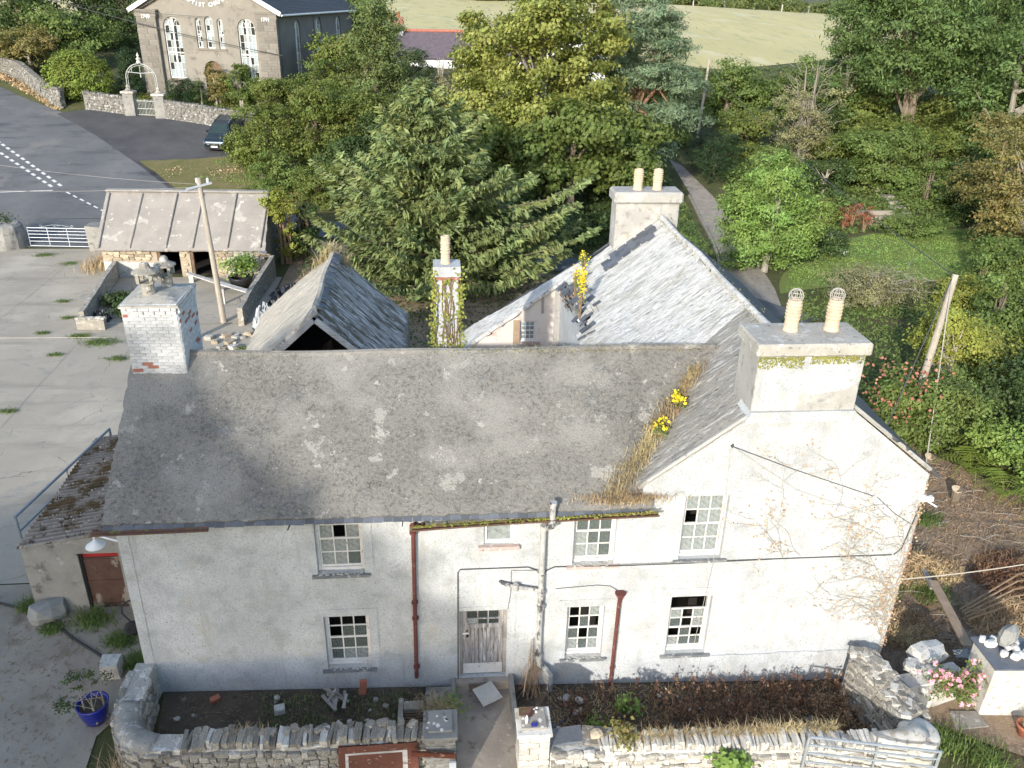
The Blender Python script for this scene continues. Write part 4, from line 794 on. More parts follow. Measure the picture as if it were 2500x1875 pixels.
def weed(name, label, loc, r, h, n, leaf, size, seed=1, group=None, cat='plant', stems=7, bark='twig_br', flower=None, fl_n=0, fl_s=.05):
    rr = random.Random(seed); o = thing(name, label, cat, loc, 0, group); b = MB(); tips = []
    for k in range(stems):
        a = rr.uniform(0, 6.28); q = r*rr.uniform(.2,1); e = (q*math.cos(a), q*math.sin(a), h*rr.uniform(.6,1)); tips.append(e)
        b.tube([(e[0]*.1,e[1]*.1,-.05),(e[0]*.45,e[1]*.45,e[2]*.55),e], [.02*h+.006,.014*h+.004,.004], 5)
    mk('stems', b, M[bark], o, local=True); L = [(t[0]*.8,t[1]*.8,t[2]*.72,r*.42,r*.42,h*.32) for t in tips]
    mk('leaves', crown_mesh('leaves', L, n, size, seed, size*2.2), LF[leaf] if leaf in LF else M[leaf], o)
    if flower:
        C = np.array([rr.choice(tips) for _ in range(fl_n)])+np.array([[rr.gauss(0,r*.3),rr.gauss(0,r*.3),rr.gauss(0,h*.10)] for _ in range(fl_n)]); v, f = leafquads(C, fl_s, np.array([0,-.4,1]), .4, .9); mk('flowers', npmesh('flowers', v, f), M[flower], o)
    return o
# ---------------------------------------------------------------- cart shed and pen
CS = thing('cart_shed', 'low stone cart shed with ribbed cement roof and two dark doorways', 'shed', (-7.3, 31, .1))
D1, D2 = (-8.72,-7.5,0,1.66), (-6.95,-5.75,0,1.64)
b = wall_holes((-11.62,-2.9), (-.3,1.78), [D1, D2], 31.06, .35); mk('wall', b, M['mortar_tan'], CS)
b = MB().box(-11.62,-11.3,31.41,36.6,-.3,1.78).box(-3.25,-2.9,31.41,36.6,-.3,1.78).box(-11.3,-3.25,36.3,36.6,-.3,1.78); b.prism([(31.1,1.782),(36.6,1.782),(33.95,4.05)], -11.6, -11.3, 'x'); b.prism([(31.1,1.782),(36.6,1.782),(33.95,4.05)], -3.2, -2.92, 'x'); mk('wall', b, M['stone_dk'], CS)
mk('shade_lining', MB().box(-11.2,-3.3,36.1,36.2,-.2,1.9).box(-11.2,-3.3,31.5,36.1,1.79,1.85).box(-11.2,-3.3,31.5,36.1,.1,.15), M['dark'], CS)  # black sheets added inside so the doorways read as deep shade
cnt = 0
for r in range(10):
    z = .12+r*.175; x = -11.58+random.uniform(0,.15)
    while x < -2.95:
        w = random.uniform(.2,.52); c = x+w/2; x += w+.015
        if any(d[0]-.04 < c < d[1]+.04 or (d[0]-w/2 < c < d[1]+w/2) for d in (D1, D2)): continue
        if c < -8.9 and z < 1.0: continue
        inst('stone', random.choice(STONES), CS, (c, 31.05, z+random.uniform(-.02,.02)), (random.uniform(-.08,.08),random.uniform(-.06,.06),0), (w,.16,random.uniform(.14,.18)), M['stone_tan'] if c < -5 or random.random() < .25 else M['stone'])
mk('white_render', MB().prism([(-11.6,-.1),(-8.75,-.1),(-8.75,.92),(-10.4,1.02),(-11.6,1.06)], 31.0, 31.1), M['white_stone'], CS)
for d in (D1, D2): mk('door_jamb', MB().box(d[0]+.01,d[0]+.17,31.1,31.35,.1,d[3]-.01).box(d[0]+.17,d[1],31.12,31.3,d[3]-.12,d[3]-.01), M['wood_br'], CS)
mk('lintel', MB().bar((-11.6,30.98,1.80),(-6.9,30.98,1.74),.05,.09), M['red_pipe'], CS)
roof('roof', CS, M['roof_shed'], (-11.85,30.78,1.72), (-2.78,30.78,1.66), (-2.85,34,4.22), (-11.85,34,4.30), 70, 26, thick=.10, amp=.02, seed=12, edge=.015)
roof('roof', CS, M['roof_shed'], (-2.8,36.9,1.7), (-11.85,36.9,1.7), (-11.85,34,4.30), (-2.85,34,4.22), 20, 8, thick=.10, amp=.02, seed=13)
sl_ = lambda y: 1.70+(y-30.78)*(4.26-1.70)/3.22
for k, x in enumerate((-11.72,-9.95,-8.05,-6.62,-4.75,-2.98)):
    mk('roof_rib', MB().bar((x-.12 if k else x,30.85,sl_(30.85)+.07),(x+.05 if k else x,33.8,sl_(33.8)+.07),.17 if k else .2,.085 if k else .16), M['roof_shed'], CS, bev=.035)
mk('ridge', MB().bar((-11.9,34,4.30),(-2.8,34,4.22),.45,.12), M['roof_shed'], CS, bev=.04)
mk('fascia_slate', MB().box(-3.1,-2.7,30.72,30.86,1.56,1.66), M['slate'], CS)
def lowwall(name, label, pts, th, zt, mat, cap=None, z0=-.2):
    o = thing(name, label, 'wall', (pts[0][0], pts[0][1], gz(*pts[0]))); b = MB(); k = len(pts)
    for i in range(k-1):
        a, c = Vector(pts[i]), Vector(pts[i+1]); n = max(2, int((c-a).length/.5)); d = (c-a).normalized(); nr = Vector((-d.y, d.x))*th/2; V = []
        for s in range(n+1):
            p = a.lerp(c, s/n); zz = (zt[i]+(zt[i+1]-zt[i])*s/n)+random.uniform(-.03,.03); g = gz(p.x,p.y)
            V += [(p.x-nr.x,p.y-nr.y,g+z0),(p.x+nr.x,p.y+nr.y,g+z0),(p.x+nr.x*.85,p.y+nr.y*.85,g+zz),(p.x-nr.x*.85,p.y-nr.y*.85,g+zz)]
        F = [(s*4+j, s*4+(j+1)%4, s*4+4+(j+1)%4, s*4+4+j) for s in range(n) for j in range(4)]+[(0,1,2,3),(n*4+3,n*4+2,n*4+1,n*4)]; b.add(V, F)
    mk('wall_core', b, M[mat], o); return o
lowwall('pen_wall', 'low pen wall running down from shed towards yard, weeds inside', [(-11.0,30.95),(-10.0,23.3)], .28, [.95,.85], 'stone_dk')
o = lowwall('pen_wall', 'short pale end wall of the pen facing the yard', [(-10.2,23.2),(-8.9,23.1)], .3, [.62,.5], 'mortar')
for k in range(7): inst('stone', random.choice(STONES), o, (-10.1+k*.19,23.15+random.uniform(-.05,.05),gz(-10,23)+.58+random.uniform(-.03,.03)), (0,0,random.uniform(0,3)), (.24,.2,.12), M['stone'])
lowwall('pen_wall', 'low mossy pen wall beside the pole, shaded on its outer side', [(-2.45,30.9),(-2.66,26),(-2.7,23.3)], .28, [1.25,1.05,.95], 'stone_dk')
# planks and scrap in the pen
o = thing('plank_bench', 'pale planks laid on props across the shed doorway', 'bench', (-6, 28, .1))
mk('plank', MB().bar((-6.9,30.1,.62),(-4.7,28.2,.62),.26,.06), M['wood_w'], o); mk('plank', MB().bar((-5.2,28.5,.70),(-2.75,26.6,.66),.34,.06), M['wood_w'], o)
for x, y, h in ((-6.7,29.9,.56),(-4.9,28.2,.62),(-3.0,26.8,.6)): mk('prop', MB().box(x-.12,x+.12,y-.1,y+.1,.1,h), M['white_stone'], o)
for (x, y) in ((-4.2,26.4),(-3.1,25.0)): mk('post', MB().bar((x,y,.1),(x,y,.95),.14,.14), M['wood_w'], thing('timber_post', 'short pale timber post standing in pen %s' % ('near the bench' if x < -4 else 'against the mossy wall'), 'post', (x,y,.1)), )
def crumple(name, label, loc, sx, sy, sz, mat, seed=1, cat='plastic sheet', n=16):
    r = np.random.default_rng(seed); V = []
    for j in range(n+1):
        for i in range(n+1):
            u, v = i/n*2-1, j/n*2-1; q = max(0, 1-(u*u+v*v)*.9); V.append((u*sx*(1+.1*r.normal()), v*sy*(1+.1*r.normal()), max(.02, sz*q**.5*(1+.35*r.normal()))+.05))
    F = [(j*(n+1)+i, j*(n+1)+i+1, (j+1)*(n+1)+i+1, (j+1)*(n+1)+i) for j in range(n) for i in range(n)]
    b = MB(); b.v = [(p[0]+loc[0],p[1]+loc[1],p[2]+loc[2]) for p in V]; b.f = F
    return mk(name, b, M[mat], org=loc, label=label, cat=cat)
crumple('plastic_bag', 'black shiny plastic sack among weeds in pen', (-8.7,27.0,.1), .5,.4,.45, 'blackpl', 3)
crumple('plastic_bag', 'small black sack by the low end of the pen wall', (-9.5,24.2,.1), .4,.35,.4, 'blackpl', 4)
crumple('plastic_sheet', 'grey crumpled plastic bale between pen wall and slate barn', (-1.5,23.4,.1), .6,.7,.75, 'clearpl', 5)
crumple('plastic_sheet', 'dark plastic sheeting heap behind pen wall', (-.9,27.0,.1), 1.0,1.9,.5, 'blackpl', 6)
weed('tub_plant', 'bright green leafy plant in black tub before the stone wall', (-3.9,29.2,.75), .75,1.0, 1500, 'bright', .17, 3, stems=8)
mk('tub', MB().lathe([(.5,0),(.62,.5),(.66,.62),(.58,.62),(.5,.3)], (-3.9,29.2,.1), 18), M['blackp'], org=(-3.9,29.2,.1), label='wide black tub holding the green plant by shed', cat='tub', smooth=True)
# rubble edge where the chimney hides the yard
for k in range(40):
    x = random.uniform(-3.9,-.5); y = random.uniform(20.6,22.8)+.25*x; s = random.uniform(.15,.42)
    inst('rubble_stone', random.choice(STONES), None, (x,y,gz(x,y)+s*.28), (0,0,random.uniform(0,3)), (s,s*.8,s*.6), M['stone'] if k % 3 else M['stone_tan'], label='loose rubble stone in the heap beside slate barn', cat='stone', group='rubble heap behind the brick chimney')
inst('upright_slate', SLABS[1], None, (-4.6,21.4,.62), (.12,0,.5), (.5,.07,1.0), M['slate'], label='dark pointed slate standing upright in the rubble', cat='slate')
# ---------------------------------------------------------------- slate barn behind the house
BN = thing('slate_barn', 'old barn with streaked slate roof and open timber gable', 'barn', (2.95, 12, 0))
gy0, gy1, rx, rzz, ez, hw = 9.2, 15.6, 3.02, 6.15, 3.65, 2.75
roof('roof', BN, M['roof_thk'], (rx-hw-.1,gy0-.12,ez-.12), (rx-hw-.25,gy1+.1,ez-.12), (rx-.12,gy1-.15,rzz-.02), (rx,gy0-.12,rzz), 60, 34, thick=.12, amp=.04, seed=21, edge=.03)
roof('roof', BN, M['roof_mos'], (rx+hw-.2,gy1+.1,ez-.12), (rx+hw,gy0-.12,ez-.12), (rx,gy0-.12,rzz), (rx-.12,gy1-.15,rzz-.02), 60, 34, thick=.12, amp=.05, seed=22, edge=.03)
mk('ridge', MB().tube([(rx-.12*t+.03*math.sin(9*t), gy0+(gy1-gy0)*t, rzz+.0+.04*math.sin(t*7)) for t in np.linspace(0,1,24)], .10, 6), M['roof_thk'], BN)
gp = lambda s, f: (rx+s*hw*f, rzz-.16-(rzz-ez)*f)
mk('gable_shade', MB().prism([(rx-hw+.2,ez-.2),(rx+hw-.2,ez-.2),(rx,rzz-.25)], gy0+1.4, gy0+1.5), M['dark'], BN)  # black sheet added behind the open gable, its shade painted in
for s in (-1, 1): mk('rafter', MB().bar((rx+s*.04,gy0-.17,rzz-.30),(rx+s*1.5,gy0-.17,rzz-.30-1.46*.91),.17,.1,(0,1,0)), M['wood_w'], BN)
mk('tie_beam', MB().box(rx-1.35,rx+1.55,gy0-.24,gy0-.08,rzz-1.62,rzz-1.42), M['wood_w'], BN)
mk('wall', MB().box(rx-hw+.15,rx-hw+.5,gy0,gy1,-.2,ez-.05).box(rx+hw-.5,rx+hw-.15,gy0,gy1,-.2,ez-.05).box(rx-hw+.5,rx+hw-.5,gy0+.1,gy0+.4,-.2,rzz-1.56).box(rx-hw+.5,rx+hw-.5,gy1-.4,gy1,-.2,ez-.05), M['stone_dk'], BN)
pts = [(rx-.12+random.gauss(0,.35), gy1-.1+random.uniform(-.6,.1), 0) for _ in range(420)]; pts = [(x,y,rzz-abs(x-rx+.12)*.9-.02) for x,y,_ in pts]
blades('ridge_straw', pts, .5, .025, M['straw'], BN, 1.0, 5, kind='stuff')
for k in range(26): y = gy0+.1+k*.24; inst('slate', SLATEBOX, BN, (rx+.12+random.uniform(-.03,.05),y,rzz-.02+random.uniform(-.02,.02)), (0,.55,random.uniform(-.15,.15)), (.3,.24,.014), M['slate'] if k % 3 else M['roof_mos'])
# ---------------------------------------------------------------- lean-to store at the left
LT = thing('lean_to', 'small grey rendered store with corrugated roof and peeling brown door', 'shed', (-2.2, 3, .1))
ltd = (-2.42,-1.42,.1,1.92)
fb = wall_holes((-3.75,-.02), (-.3,2.02), [ltd], 3.0, .22); fb.prism([(-3.75,2.021),(-.02,2.021),(-.02,2.62),(-2.2,2.38),(-3.75,2.14)], 3.0, 3.22); mk('wall', fb, M['render_g'], LT)
mk('wall', MB().box(-3.75,-3.52,3.22,7.4,-.3,2.1).box(-3.52,-.02,7.2,7.4,-.3,2.2), M['render_g'], LT)
V = []; nu, nv = 272, 10; n0 = 0
for j in range(nv+1):
    for i in range(nu+1):
        u = i/nu; v = j/nv; y = 2.98+5.75*u; x = -3.82+3.78*v-.1*u; z = 2.14+.62*v+.02*math.sin(y*2); V.append((x,y,z+.06*math.sin(u*2*math.pi*34)))
b = MB(); b.add(V, [(j*(nu+1)+i,j*(nu+1)+i+1,(j+1)*(nu+1)+i+1,(j+1)*(nu+1)+i) for j in range(nv) for i in range(nu)])
mk('corrugated_roof', b, surf('mossy corrugated sheet', (.24,.22,.20), (.17,.155,.14), 1.2, .95, .6, 16, [('n', 1.1, .50, .58, (.085,.06,.03)), ('n', 4, .56, .62, (.05,.042,.03)), ('n', 9, .60, .65, (.46,.44,.41))]), LT)
b = MB(); b.box(ltd[0]+.06,ltd[1]-.02,3.10,3.16,.12,1.72)
dr = mk('door', b, M['door_brown'], LT, label='peeling brown ledged door under a red top board')
for z in (1.62,.95,.2): mk('ledge', MB().box(ltd[0]+.07,ltd[1]-.03,3.075,3.099,z-.06,z+.06), M['door_brown'], dr)
mk('top_board', MB().box(ltd[0]+.06,ltd[1]-.02,3.12,3.15,1.73,1.915), M['red_paint'], LT); mk('jamb', MB().box(ltd[0]+.001,ltd[0]+.06,3.05,3.2,.1,1.91), M['blackp'], LT)
# lamp on swan neck
o = thing('wall_lamp', 'white swan neck outdoor lamp on the farmhouse corner above brown door', 'lamp', (0, .3, 4.1))
# it hangs from the side wall of the house
b = MB().tube([(.05,.3,4.12),(-.4,.45,4.16),(-.72,.65,4.12),(-.80,.7,4.04),(-.80,.7,3.92)], .022, 8).box(-.06,.0,.22,.4,4.05,4.2); mk('arm', b, M['white'], o)
mk('lamp_shade', MB().lathe([(.05,.12),(.08,.06),(.20,0),(.21,-.02),(.16,-.01),(.05,.06)], (-.80,.7,3.82), 20), M['white'], o, smooth=True); mk('bulb', MB().lathe([(.01,-.08),(.05,-.06),(.06,0),(.04,.05)], (-.80,.7,3.80), 12), M['glass_p'], o, smooth=True)
# gates
def fieldgate(label, a, b_, h, bars, mat, r=.022, uprights=(.33,.66), scroll=False, za=None):
    a = Vector(a); b_ = Vector(b_); o = thing('field_gate', label, 'gate', tuple(a)); up = Vector((0,0,1))
    for t in (0, 1): p = a.lerp(b_, t); mk('stile', MB().tube([p, p+up*h], r*1.3, 8), M[mat], o)
    for k in range(bars): z = .06+(h-.08)*(k/(bars-1))**.85; mk('rail', MB().tube([a+up*z, b_+up*z], r if k < bars-1 else r*1.25, 8), M[mat], o)
    for t in uprights: p = a.lerp(b_, t); mk('brace', MB().box(p.x-.02,p.x+.02,p.y-.008,p.y+.008,p.z+.04,p.z+h), M[mat], o)
    if scroll:
        m_ = a.lerp(b_, .5); d = (b_-a).normalized(); bb = MB()
        for s in (-1, 1):
            bb.tube([m_+d*s*1.0*(1-t)+up*(h+.02+.16*math.sin(t*1.57)) for t in np.linspace(0,1,9)], .012, 5); bb.tube([m_+d*(s*.95+.08*math.cos(q)*s)+up*(h+.08+.07*math.sin(q)) for q in np.linspace(0,5.5,14)], .011, 5)
            bb.tube([m_+d*(s*.12+.07*math.cos(q)*s)+up*(h+.12+.06*math.sin(q)) for q in np.linspace(0,5.5,14)], .011, 5)
        mk('scrollwork', bb, M[mat], o)
    return o
fieldgate('galvanised farm gate with scrolled top between stone piers by road', (-18.15,37.1,.14), (-14.55,36.8,.14), 1.2, 6, 'galv', scroll=True)
o = thing('gate_pier', 'squat round stone gate pier at the left edge by the road', 'pier', (-19.7,37,.1)); mk('drum', MB().lathe([(1.15,-.2),(1.1,.6),(1.0,1.35),(.8,1.5),(.2,1.55)], (-19.5,37.2,.1), 20).jit(.04), M['render_g'], o)
mk('ivy', crown_mesh('ivy', [(0-.3,.5,1.5,.8,.8,.35)], 900, .12, 4), LF['dark'], o)
o = thing('gate_pier', 'rendered gate pier joining the farm gate to cart shed', 'pier', (-13.9,36.6,.1)); mk('pier_core', MB().box(-14.3,-13.4,36.0,37.1,-.2,1.65).box(-13.4,-11.8,36.3,36.9,-.2,1.45).jit(.05), M['render_g'], o)
blades('dry_grass_clump', [(-12.6+random.gauss(0,.45),33.2+random.gauss(0,.9),.1) for _ in range(500)], .6,.03, M['straw_d'], None, .8, 6, 'heap of withered brown stalks against the shed end', 'dry grass', org=(-12.6,33.2,.1))
o = fieldgate('blue-grey metal gate standing behind the corrugated roof', (-3.6,9.0,.1), (-4.35,4.2,.1), 2.2, 5, 'galv_b', .03, (.5,))
# poles and overhead wires
def pole(label, base, top, r0, r1, cross=None):
    o = thing('utility_pole', label, 'pole', base); b = Vector(base); t = Vector(top); pts = [b.lerp(t, k/6) for k in range(7)]; pts[0] = b-Vector((0,0,.4)); mk('shaft', MB().tube(pts, [r0+(r1-r0)*k/6 for k in range(7)], 12), M['pole'], o)
    if cross:
        c = t-Vector((0,0,.35)); mk('crossarm', MB().bar(c+Vector((-.55,-.25,-.12)), c+Vector((.55,.05,.12)), .09,.09).bar(c+Vector((-.9,-.2,-.25)),c+Vector((.05,0,-.12)),.05,.05), M['galv'], o)
        for s in (-.1,.38): mk('insulator', MB().lathe([(.03,0),(.06,.05),(.05,.12),(.07,.16),(.03,.24)], c+Vector((s,.02,.10)), 10), M['white'], o)
    return o
pole('weathered timber pole with crossarm standing in front of cart shed', (-3.62,23.75,.1), (-3.95,24.0,7.05), .15, .10, True)
pole('leaning bare timber pole among bushes at the right', (24.35,11.4,-.55), (25.55,12.6,6.0), .15, .11)
pole('timber pole on the lane edge before the far hedge', (33.1,70,1.8), (33.9,71.5,9.2), .16, .12)
o = pole('thin pale lamp post in the dark hollow', (20.3,38.3,-.5), (20.3,38.3,3.2), .05, .04)
def wire(label, pts, r, mat, sag=0, cat='cable'):
    P = []; pts = [Vector(p) for p in pts]
    for a, b in zip(pts[:-1], pts[1:]):
        for k in range(12): t = k/12; p = a.lerp(b, t); p.z -= sag*4*t*(1-t); P.append(p)
    P.append(pts[-1]); return mk('overhead_wire', MB().tube(P, r, 4), M[mat], org=tuple(pts[0]), label=label, cat=cat)
wire('overhead wire crossing in front of the chapel windows', [(-32,66.5,15.2),(-6.0,61.3,9.6)], .03, 'cable', .4)
wire('second overhead wire dipping towards the chapel corner', [(-32,66,14.2),(-12,63,12.4)], .015, 'cable', .3)
wire('pair wire from shed pole to the road, upper strand', [(-3.9,24.0,6.75),(-24,36,6.3)], .006, 'wire_l', .3)
wire('pair wire from shed pole to the road, lower strand', [(-3.9,24.0,6.65),(-24,34,4.6)], .006, 'wire_l', .3)
wire('wire from leaning pole up to the lane pole', [(25.5,12.6,5.95),(33.8,71,8.6)], .022, 'cable', .8)
wire('cable hanging from leaning pole down to the gable corner', [(25.4,12.5,5.8),(24.2,9.5,-.2)], .02, 'wire_l', .0)
wire('second strand hanging beside leaning pole', [(25.3,12.4,5.9),(21.9,9.2,.2)], .022, 'cable', .0)
wire('thin wire stretched across the yard to brick chimney', [(-22,20.3,1.2),(-.02,3.5,7.6)], .006, 'rope', .1)
wire('pale washing line from gable corner across the garden', [(17.6,.1,2.5),(26.5,3.4,.7)], .018, 'rope', .15, 'rope')
# ---------------------------------------------------------------- chapel (local frame: x along the front, y into the building)
CA = math.atan2(-2.6, 12)
CH = thing('chapel', 'grey rendered chapel with tall arched white windows and dated pilasters', 'chapel', (-18.3,64.6,5.2), CA)
CW, CL, CE = 12.28, 21.0, 7.7
def arch(x0, x1, z0, zs, n=10):
    r = (x1-x0)/2; cx = (x0+x1)/2; return [(x0,z0),(x1,z0)]+[(cx+r*math.cos(t), zs+r*math.sin(t)) for t in np.linspace(0, math.pi, n)]
def ngon_wall(outer, holes, place, depth, name, mat):
    """wall polygon with holes, triangulated, extruded reveals"""
    bm = bmesh.new(); E_ = []; loops = [outer]+holes; vv = []
    for lp_ in loops:
        vs_ = [bm.verts.new((p[0], 0, p[1])) for p in lp_]; vv.append(vs_); E_ += [bm.edges.new((vs_[i], vs_[(i+1) % len(vs_)])) for i in range(len(vs_))]
    bmesh.ops.triangle_fill(bm, edges=E_, use_beauty=True, use_dissolve=False)
    b = MB(); bm.verts.ensure_lookup_table(); bm.verts.index_update(); b.add([place(v.co.x, 0, v.co.z) for v in bm.verts], [tuple(v.index for v in f.verts) for f in bm.faces]); bm.free()
    for lp_ in loops:
        k = len(lp_); b.add([place(p[0],0,p[1]) for p in lp_]+[place(p[0],depth,p[1]) for p in lp_], [(i,(i+1)%k,(i+1)%k+k,i+k) for i in range(k)])
    return mk(name, b, mat, CH, local=True)
PF = lambda x, y, z: (x, y, z)
PS = lambda x, y, z: (CW-y, x, z)
tall = [(2.12,3.66,2.25,6.38),(8.72,10.26,2.25,6.38)]; small = [(5.0,5.5,4.75,6.85),(5.84,6.58,4.75,6.9),(6.94,7.44,4.75,6.85)]; dr_ = (5.35,6.95,-.2,2.95)
apex = CE+6.6*.5
ngon_wall([(0,-.8),(CW,-.8),(CW,CE),(CW/2,apex),(0,CE)], [arch(*w) for w in tall+small]+[arch(*dr_)], PF, .35, 'front_wall', M['chapel'])
sides = [(3.75,5.25,2.2,6.3),(9.2,10.9,2.2,6.3),(15.1,16.7,2.2,6.3)]
ngon_wall([(0.001,-.8),(CL,-.8),(CL,CE),(0.001,CE)], [arch(*w) for w in sides], PS, .35, 'side_wall', M['chapel_s'])
mk('wall', MB().box(0,.3,.36,CL,-.8,CE).box(.3,CW-.36,CL-.3,CL,-.8,CE), M['chapel_s'], CH, local=True); mk('shade_lining', MB().box(.4,CW-.45,2.4,2.5,-.2,CE-.1).box(.4,CW-.45,.5,CL-.4,CE-.2,CE-.1).box(CW-2.5,CW-2.4,2.5,CL-.4,-.2,CE-.2), M['dark'], CH, local=True)  # inner black sheets added for the shade behind the chapel windows
def archwin(w, P, lights=2, rows=6, blind=.35, sub='window'):
    x0, x1, z0, zs = w; r = (x1-x0)/2; cx = (x0+x1)/2; b = MB(); t = .09; fw_ = .085
    out = arch(x0+.01,x1-.01,z0,zs,14); inn = arch(x0+fw_,x1-fw_,z0+fw_,zs,14); k = len(out)
    b.add([P(p[0],.16,p[1]) for p in out]+[P(p[0],.16,p[1]) for p in inn]+[P(p[0],.26,p[1]) for p in inn], [(i,(i+1)%k,(i+1)%k+k,i+k) for i in range(k)]+[(i+k,(i+1)%k+k,(i+1)%k+2*k,i+2*k) for i in range(k)])
    def bx(xa, xb, ya, yb, za, zb): b.add([P(*q) for q in ((xa,ya,za),(xb,ya,za),(xb,yb,za),(xa,yb,za),(xa,ya,zb),(xb,ya,zb),(xb,yb,zb),(xa,yb,zb))], [(0,3,2,1),(4,5,6,7),(0,1,5,4),(1,2,6,5),(2,3,7,6),(3,0,4,7)])
    if lights == 2: bx(cx-.07,cx+.07,.17,.25,z0+fw_,zs+r-.05)
    bx(x0+fw_,x1-fw_,.19,.24,z0+(zs-z0)*.49,z0+(zs-z0)*.49+.09)
    cols = 4 if lights == 2 else (2 if r > .3 else 2); zz = [z0+fw_+(zs-z0-fw_+.1)*j/rows for j in range(rows+1)]
    xe = [x0+fw_+(x1-x0-2*fw_)*i/cols for i in range(cols+1)]
    for x in xe[1:-1]: bx(x-.012,x+.012,.2,.235,z0+fw_,zs+r*.7)
    for z in zz[1:]: bx(x0+fw_,x1-fw_,.201,.234,z-.012,z+.012)
    if lights == 2:
        for s in (-1, 1): b.tube([P(cx+s*(.1+(r-.2)*.5)+math.cos(q)*(r-.2)*.5*1.0, .2, zs+math.sin(q)*(r-.2)*.95) for q in np.linspace(0,math.pi,9)], .025, 4)
    w_ = mk(sub, b, M['barge'], CH, local=True)
    for i in range(cols):
        for j in range(rows+1):
            za = zz[j]+.016; zb = (zz[j+1] if j < rows else zs+r*math.sqrt(max(.02, 1-(abs((xe[i]+xe[i+1])/2-cx)/r)**2))-.08)-.016
            if zb-za < .05: continue
            q = random.random(); mt = 'glass_p' if q < .42 else ('glass_d' if q < .70 else 'glass_c'); c0 = P((xe[i]+xe[i+1])/2, .215, (za+zb)/2); sx = xe[i+1]-xe[i]-.03
            sc = (sx,.006,zb-za) if P is PF else (.006,sx,zb-za); inst('pane', PANE, w_, c0, (0,0,0), sc, M[mt], world=False)
    return w_
for w in tall: archwin(w, PF, 2, 7)
for w in small: archwin(w, PF, 1, 5)
for w in sides: archwin(w, PS, 2, 6)
mk('sill', MB().box(4.85,7.6,-.10,.1,4.58,4.72), M['chapel_b'], CH, local=True); [mk('sill', MB().box(w[0]-.1,w[1]+.1,-.10,.1,w[2]-.14,w[2]-.01), M['chapel_b'], CH, local=True) for w in tall]
mk('door', MB().prism(arch(dr_[0]+.02,dr_[1]-.02,-.2,2.95), .28, .33), M['wood_br'], CH, local=True)
for x0, x1 in ((-.06,1.74),(CW-1.68,CW+.06)):
    pl = mk('pilaster', MB().box(x0+.02,x1-.02,-.35,.0,-.8,CE-.02), M['chapel_s'], CH, local=True); k = 0; z = -.6
    while z < CE-.9:
        hh = .455; t = x0+.01; first = True
        while t < x1-.05:
            w = (.62 if k % 2 else .92) if first else .92; e = min(t+w, x1-.01); first = False
            if e-t > .08: inst('block', BRICKS[k % 5], pl, ((t+e)/2,-.20,z+hh/2), (0,0,0), (e-t-.035,.36,hh-.035), M['chapel_b'], world=False)
            t = e
        z += hh; k += 1
    mk('capital', MB().box(x0-.05,x1+.05,-.42,.0,z,CE-.02).box(x0-.12,x1+.12,-.48,.0,CE-.14,CE-.015), M['chapel_b'], CH, local=True)
def text(body, size, place, parent, name='lettering', ext=.03):
    cu_ = bpy.data.curves.new('t', 'FONT'); cu_.body = body; cu_.size = size; cu_.extrude = ext; cu_.offset = size*.025; cu_.align_x = 'CENTER'; o = bpy.data.objects.new('t', cu_); COL.objects.link(o)
    bpy.context.view_layer.update(); dg = bpy.context.evaluated_depsgraph_get(); me = bpy.data.meshes.new_from_object(o.evaluated_get(dg)); bpy.data.objects.remove(o); bpy.data.curves.remove(cu_)
    for v in me.vertices: v.co = Vector(place(v.co.x, v.co.y, v.co.z))
    me.update(); me.materials.clear(); return mk(name, me, M['letters'], parent)
text('1749', .40, lambda x, y, z: (.86+x, -.40-z, 7.0+y), CH); text('1791', .40, lambda x, y, z: (11.42+x, -.40-z, 7.0+y), CH)
msg = 'BAPTIST CHAPEL'; R0 = 3.0; cz_ = 10.98
for k, c_ in enumerate(msg):
    if c_ == ' ': continue
    a = R_(-90)+(k-(len(msg)-1)/2)*.105
    text(c_, .44, lambda x, y, z, a=a: (CW/2+(R0-.0)*math.cos(a)-x*math.sin(a)-y*math.cos(a), -.03-z, cz_+R0*math.sin(a)+x*math.cos(a)-y*math.sin(a)), CH, 'letter')
for s in (-1, 1):
    mk('bargeboard', MB().bar((CW/2+s*(CW/2+.55),-.55,CE-.13),(CW/2,-.55,apex+.16),.10,.34), M['barge'], CH, local=True)
    mk('verge_moulding', MB().bar((CW/2+s*(CW/2-.1),-.12,CE+.0),(CW/2,-.12,apex-.22),.3,.25), M['chapel_b'], CH, local=True)
    b = MB(); nr, ncol = 34, 46       # slate courses as real steps
    for r_ in range(nr):
        t0 = r_/nr; t1 = (r_+1.15)/nr; xa = CW/2+s*(CW/2+.6)*(1-t0); xb = CW/2+s*(CW/2+.6)*(1-t1); za = CE-.16+(apex+.2-CE+.16)*t0; zb = CE-.16+(apex+.2-CE+.16)*t1
        for c_ in range(ncol):
            ya = -.6+(CL+1)*(c_+(.5 if r_ % 2 else 0))/ncol; yb = ya+(CL+1)/ncol-.03; q = random.uniform(0,.018)
            b.add([(xa,ya,za+.035+q),(xa,yb,za+.035+q),(xb,yb,zb+q),(xb,ya,zb+q)], [(0,1,2,3)])
    mk('slates', b, M['slate_roof'], CH, local=True, kind='stuff')
    mk('roof', MB().bar((CW/2+s*(CW/2+.6)*.5,-.6,CE-.2+(apex+.2-CE+.16)*.5),(CW/2+s*(CW/2+.6)*.5,CL+.4,CE-.2+(apex+.2-CE+.16)*.5),.1,.02), M['slate_roof'], CH, local=True)
    mk('roof_deck', MB().add([(CW/2+s*(CW/2+.6),-.58,CE-.2),(CW/2+s*(CW/2+.6),CL+.4,CE-.2),(CW/2,CL+.4,apex+.15),(CW/2,-.58,apex+.15)], [(0,1,2,3)]), M['slate_roof'], CH, local=True)
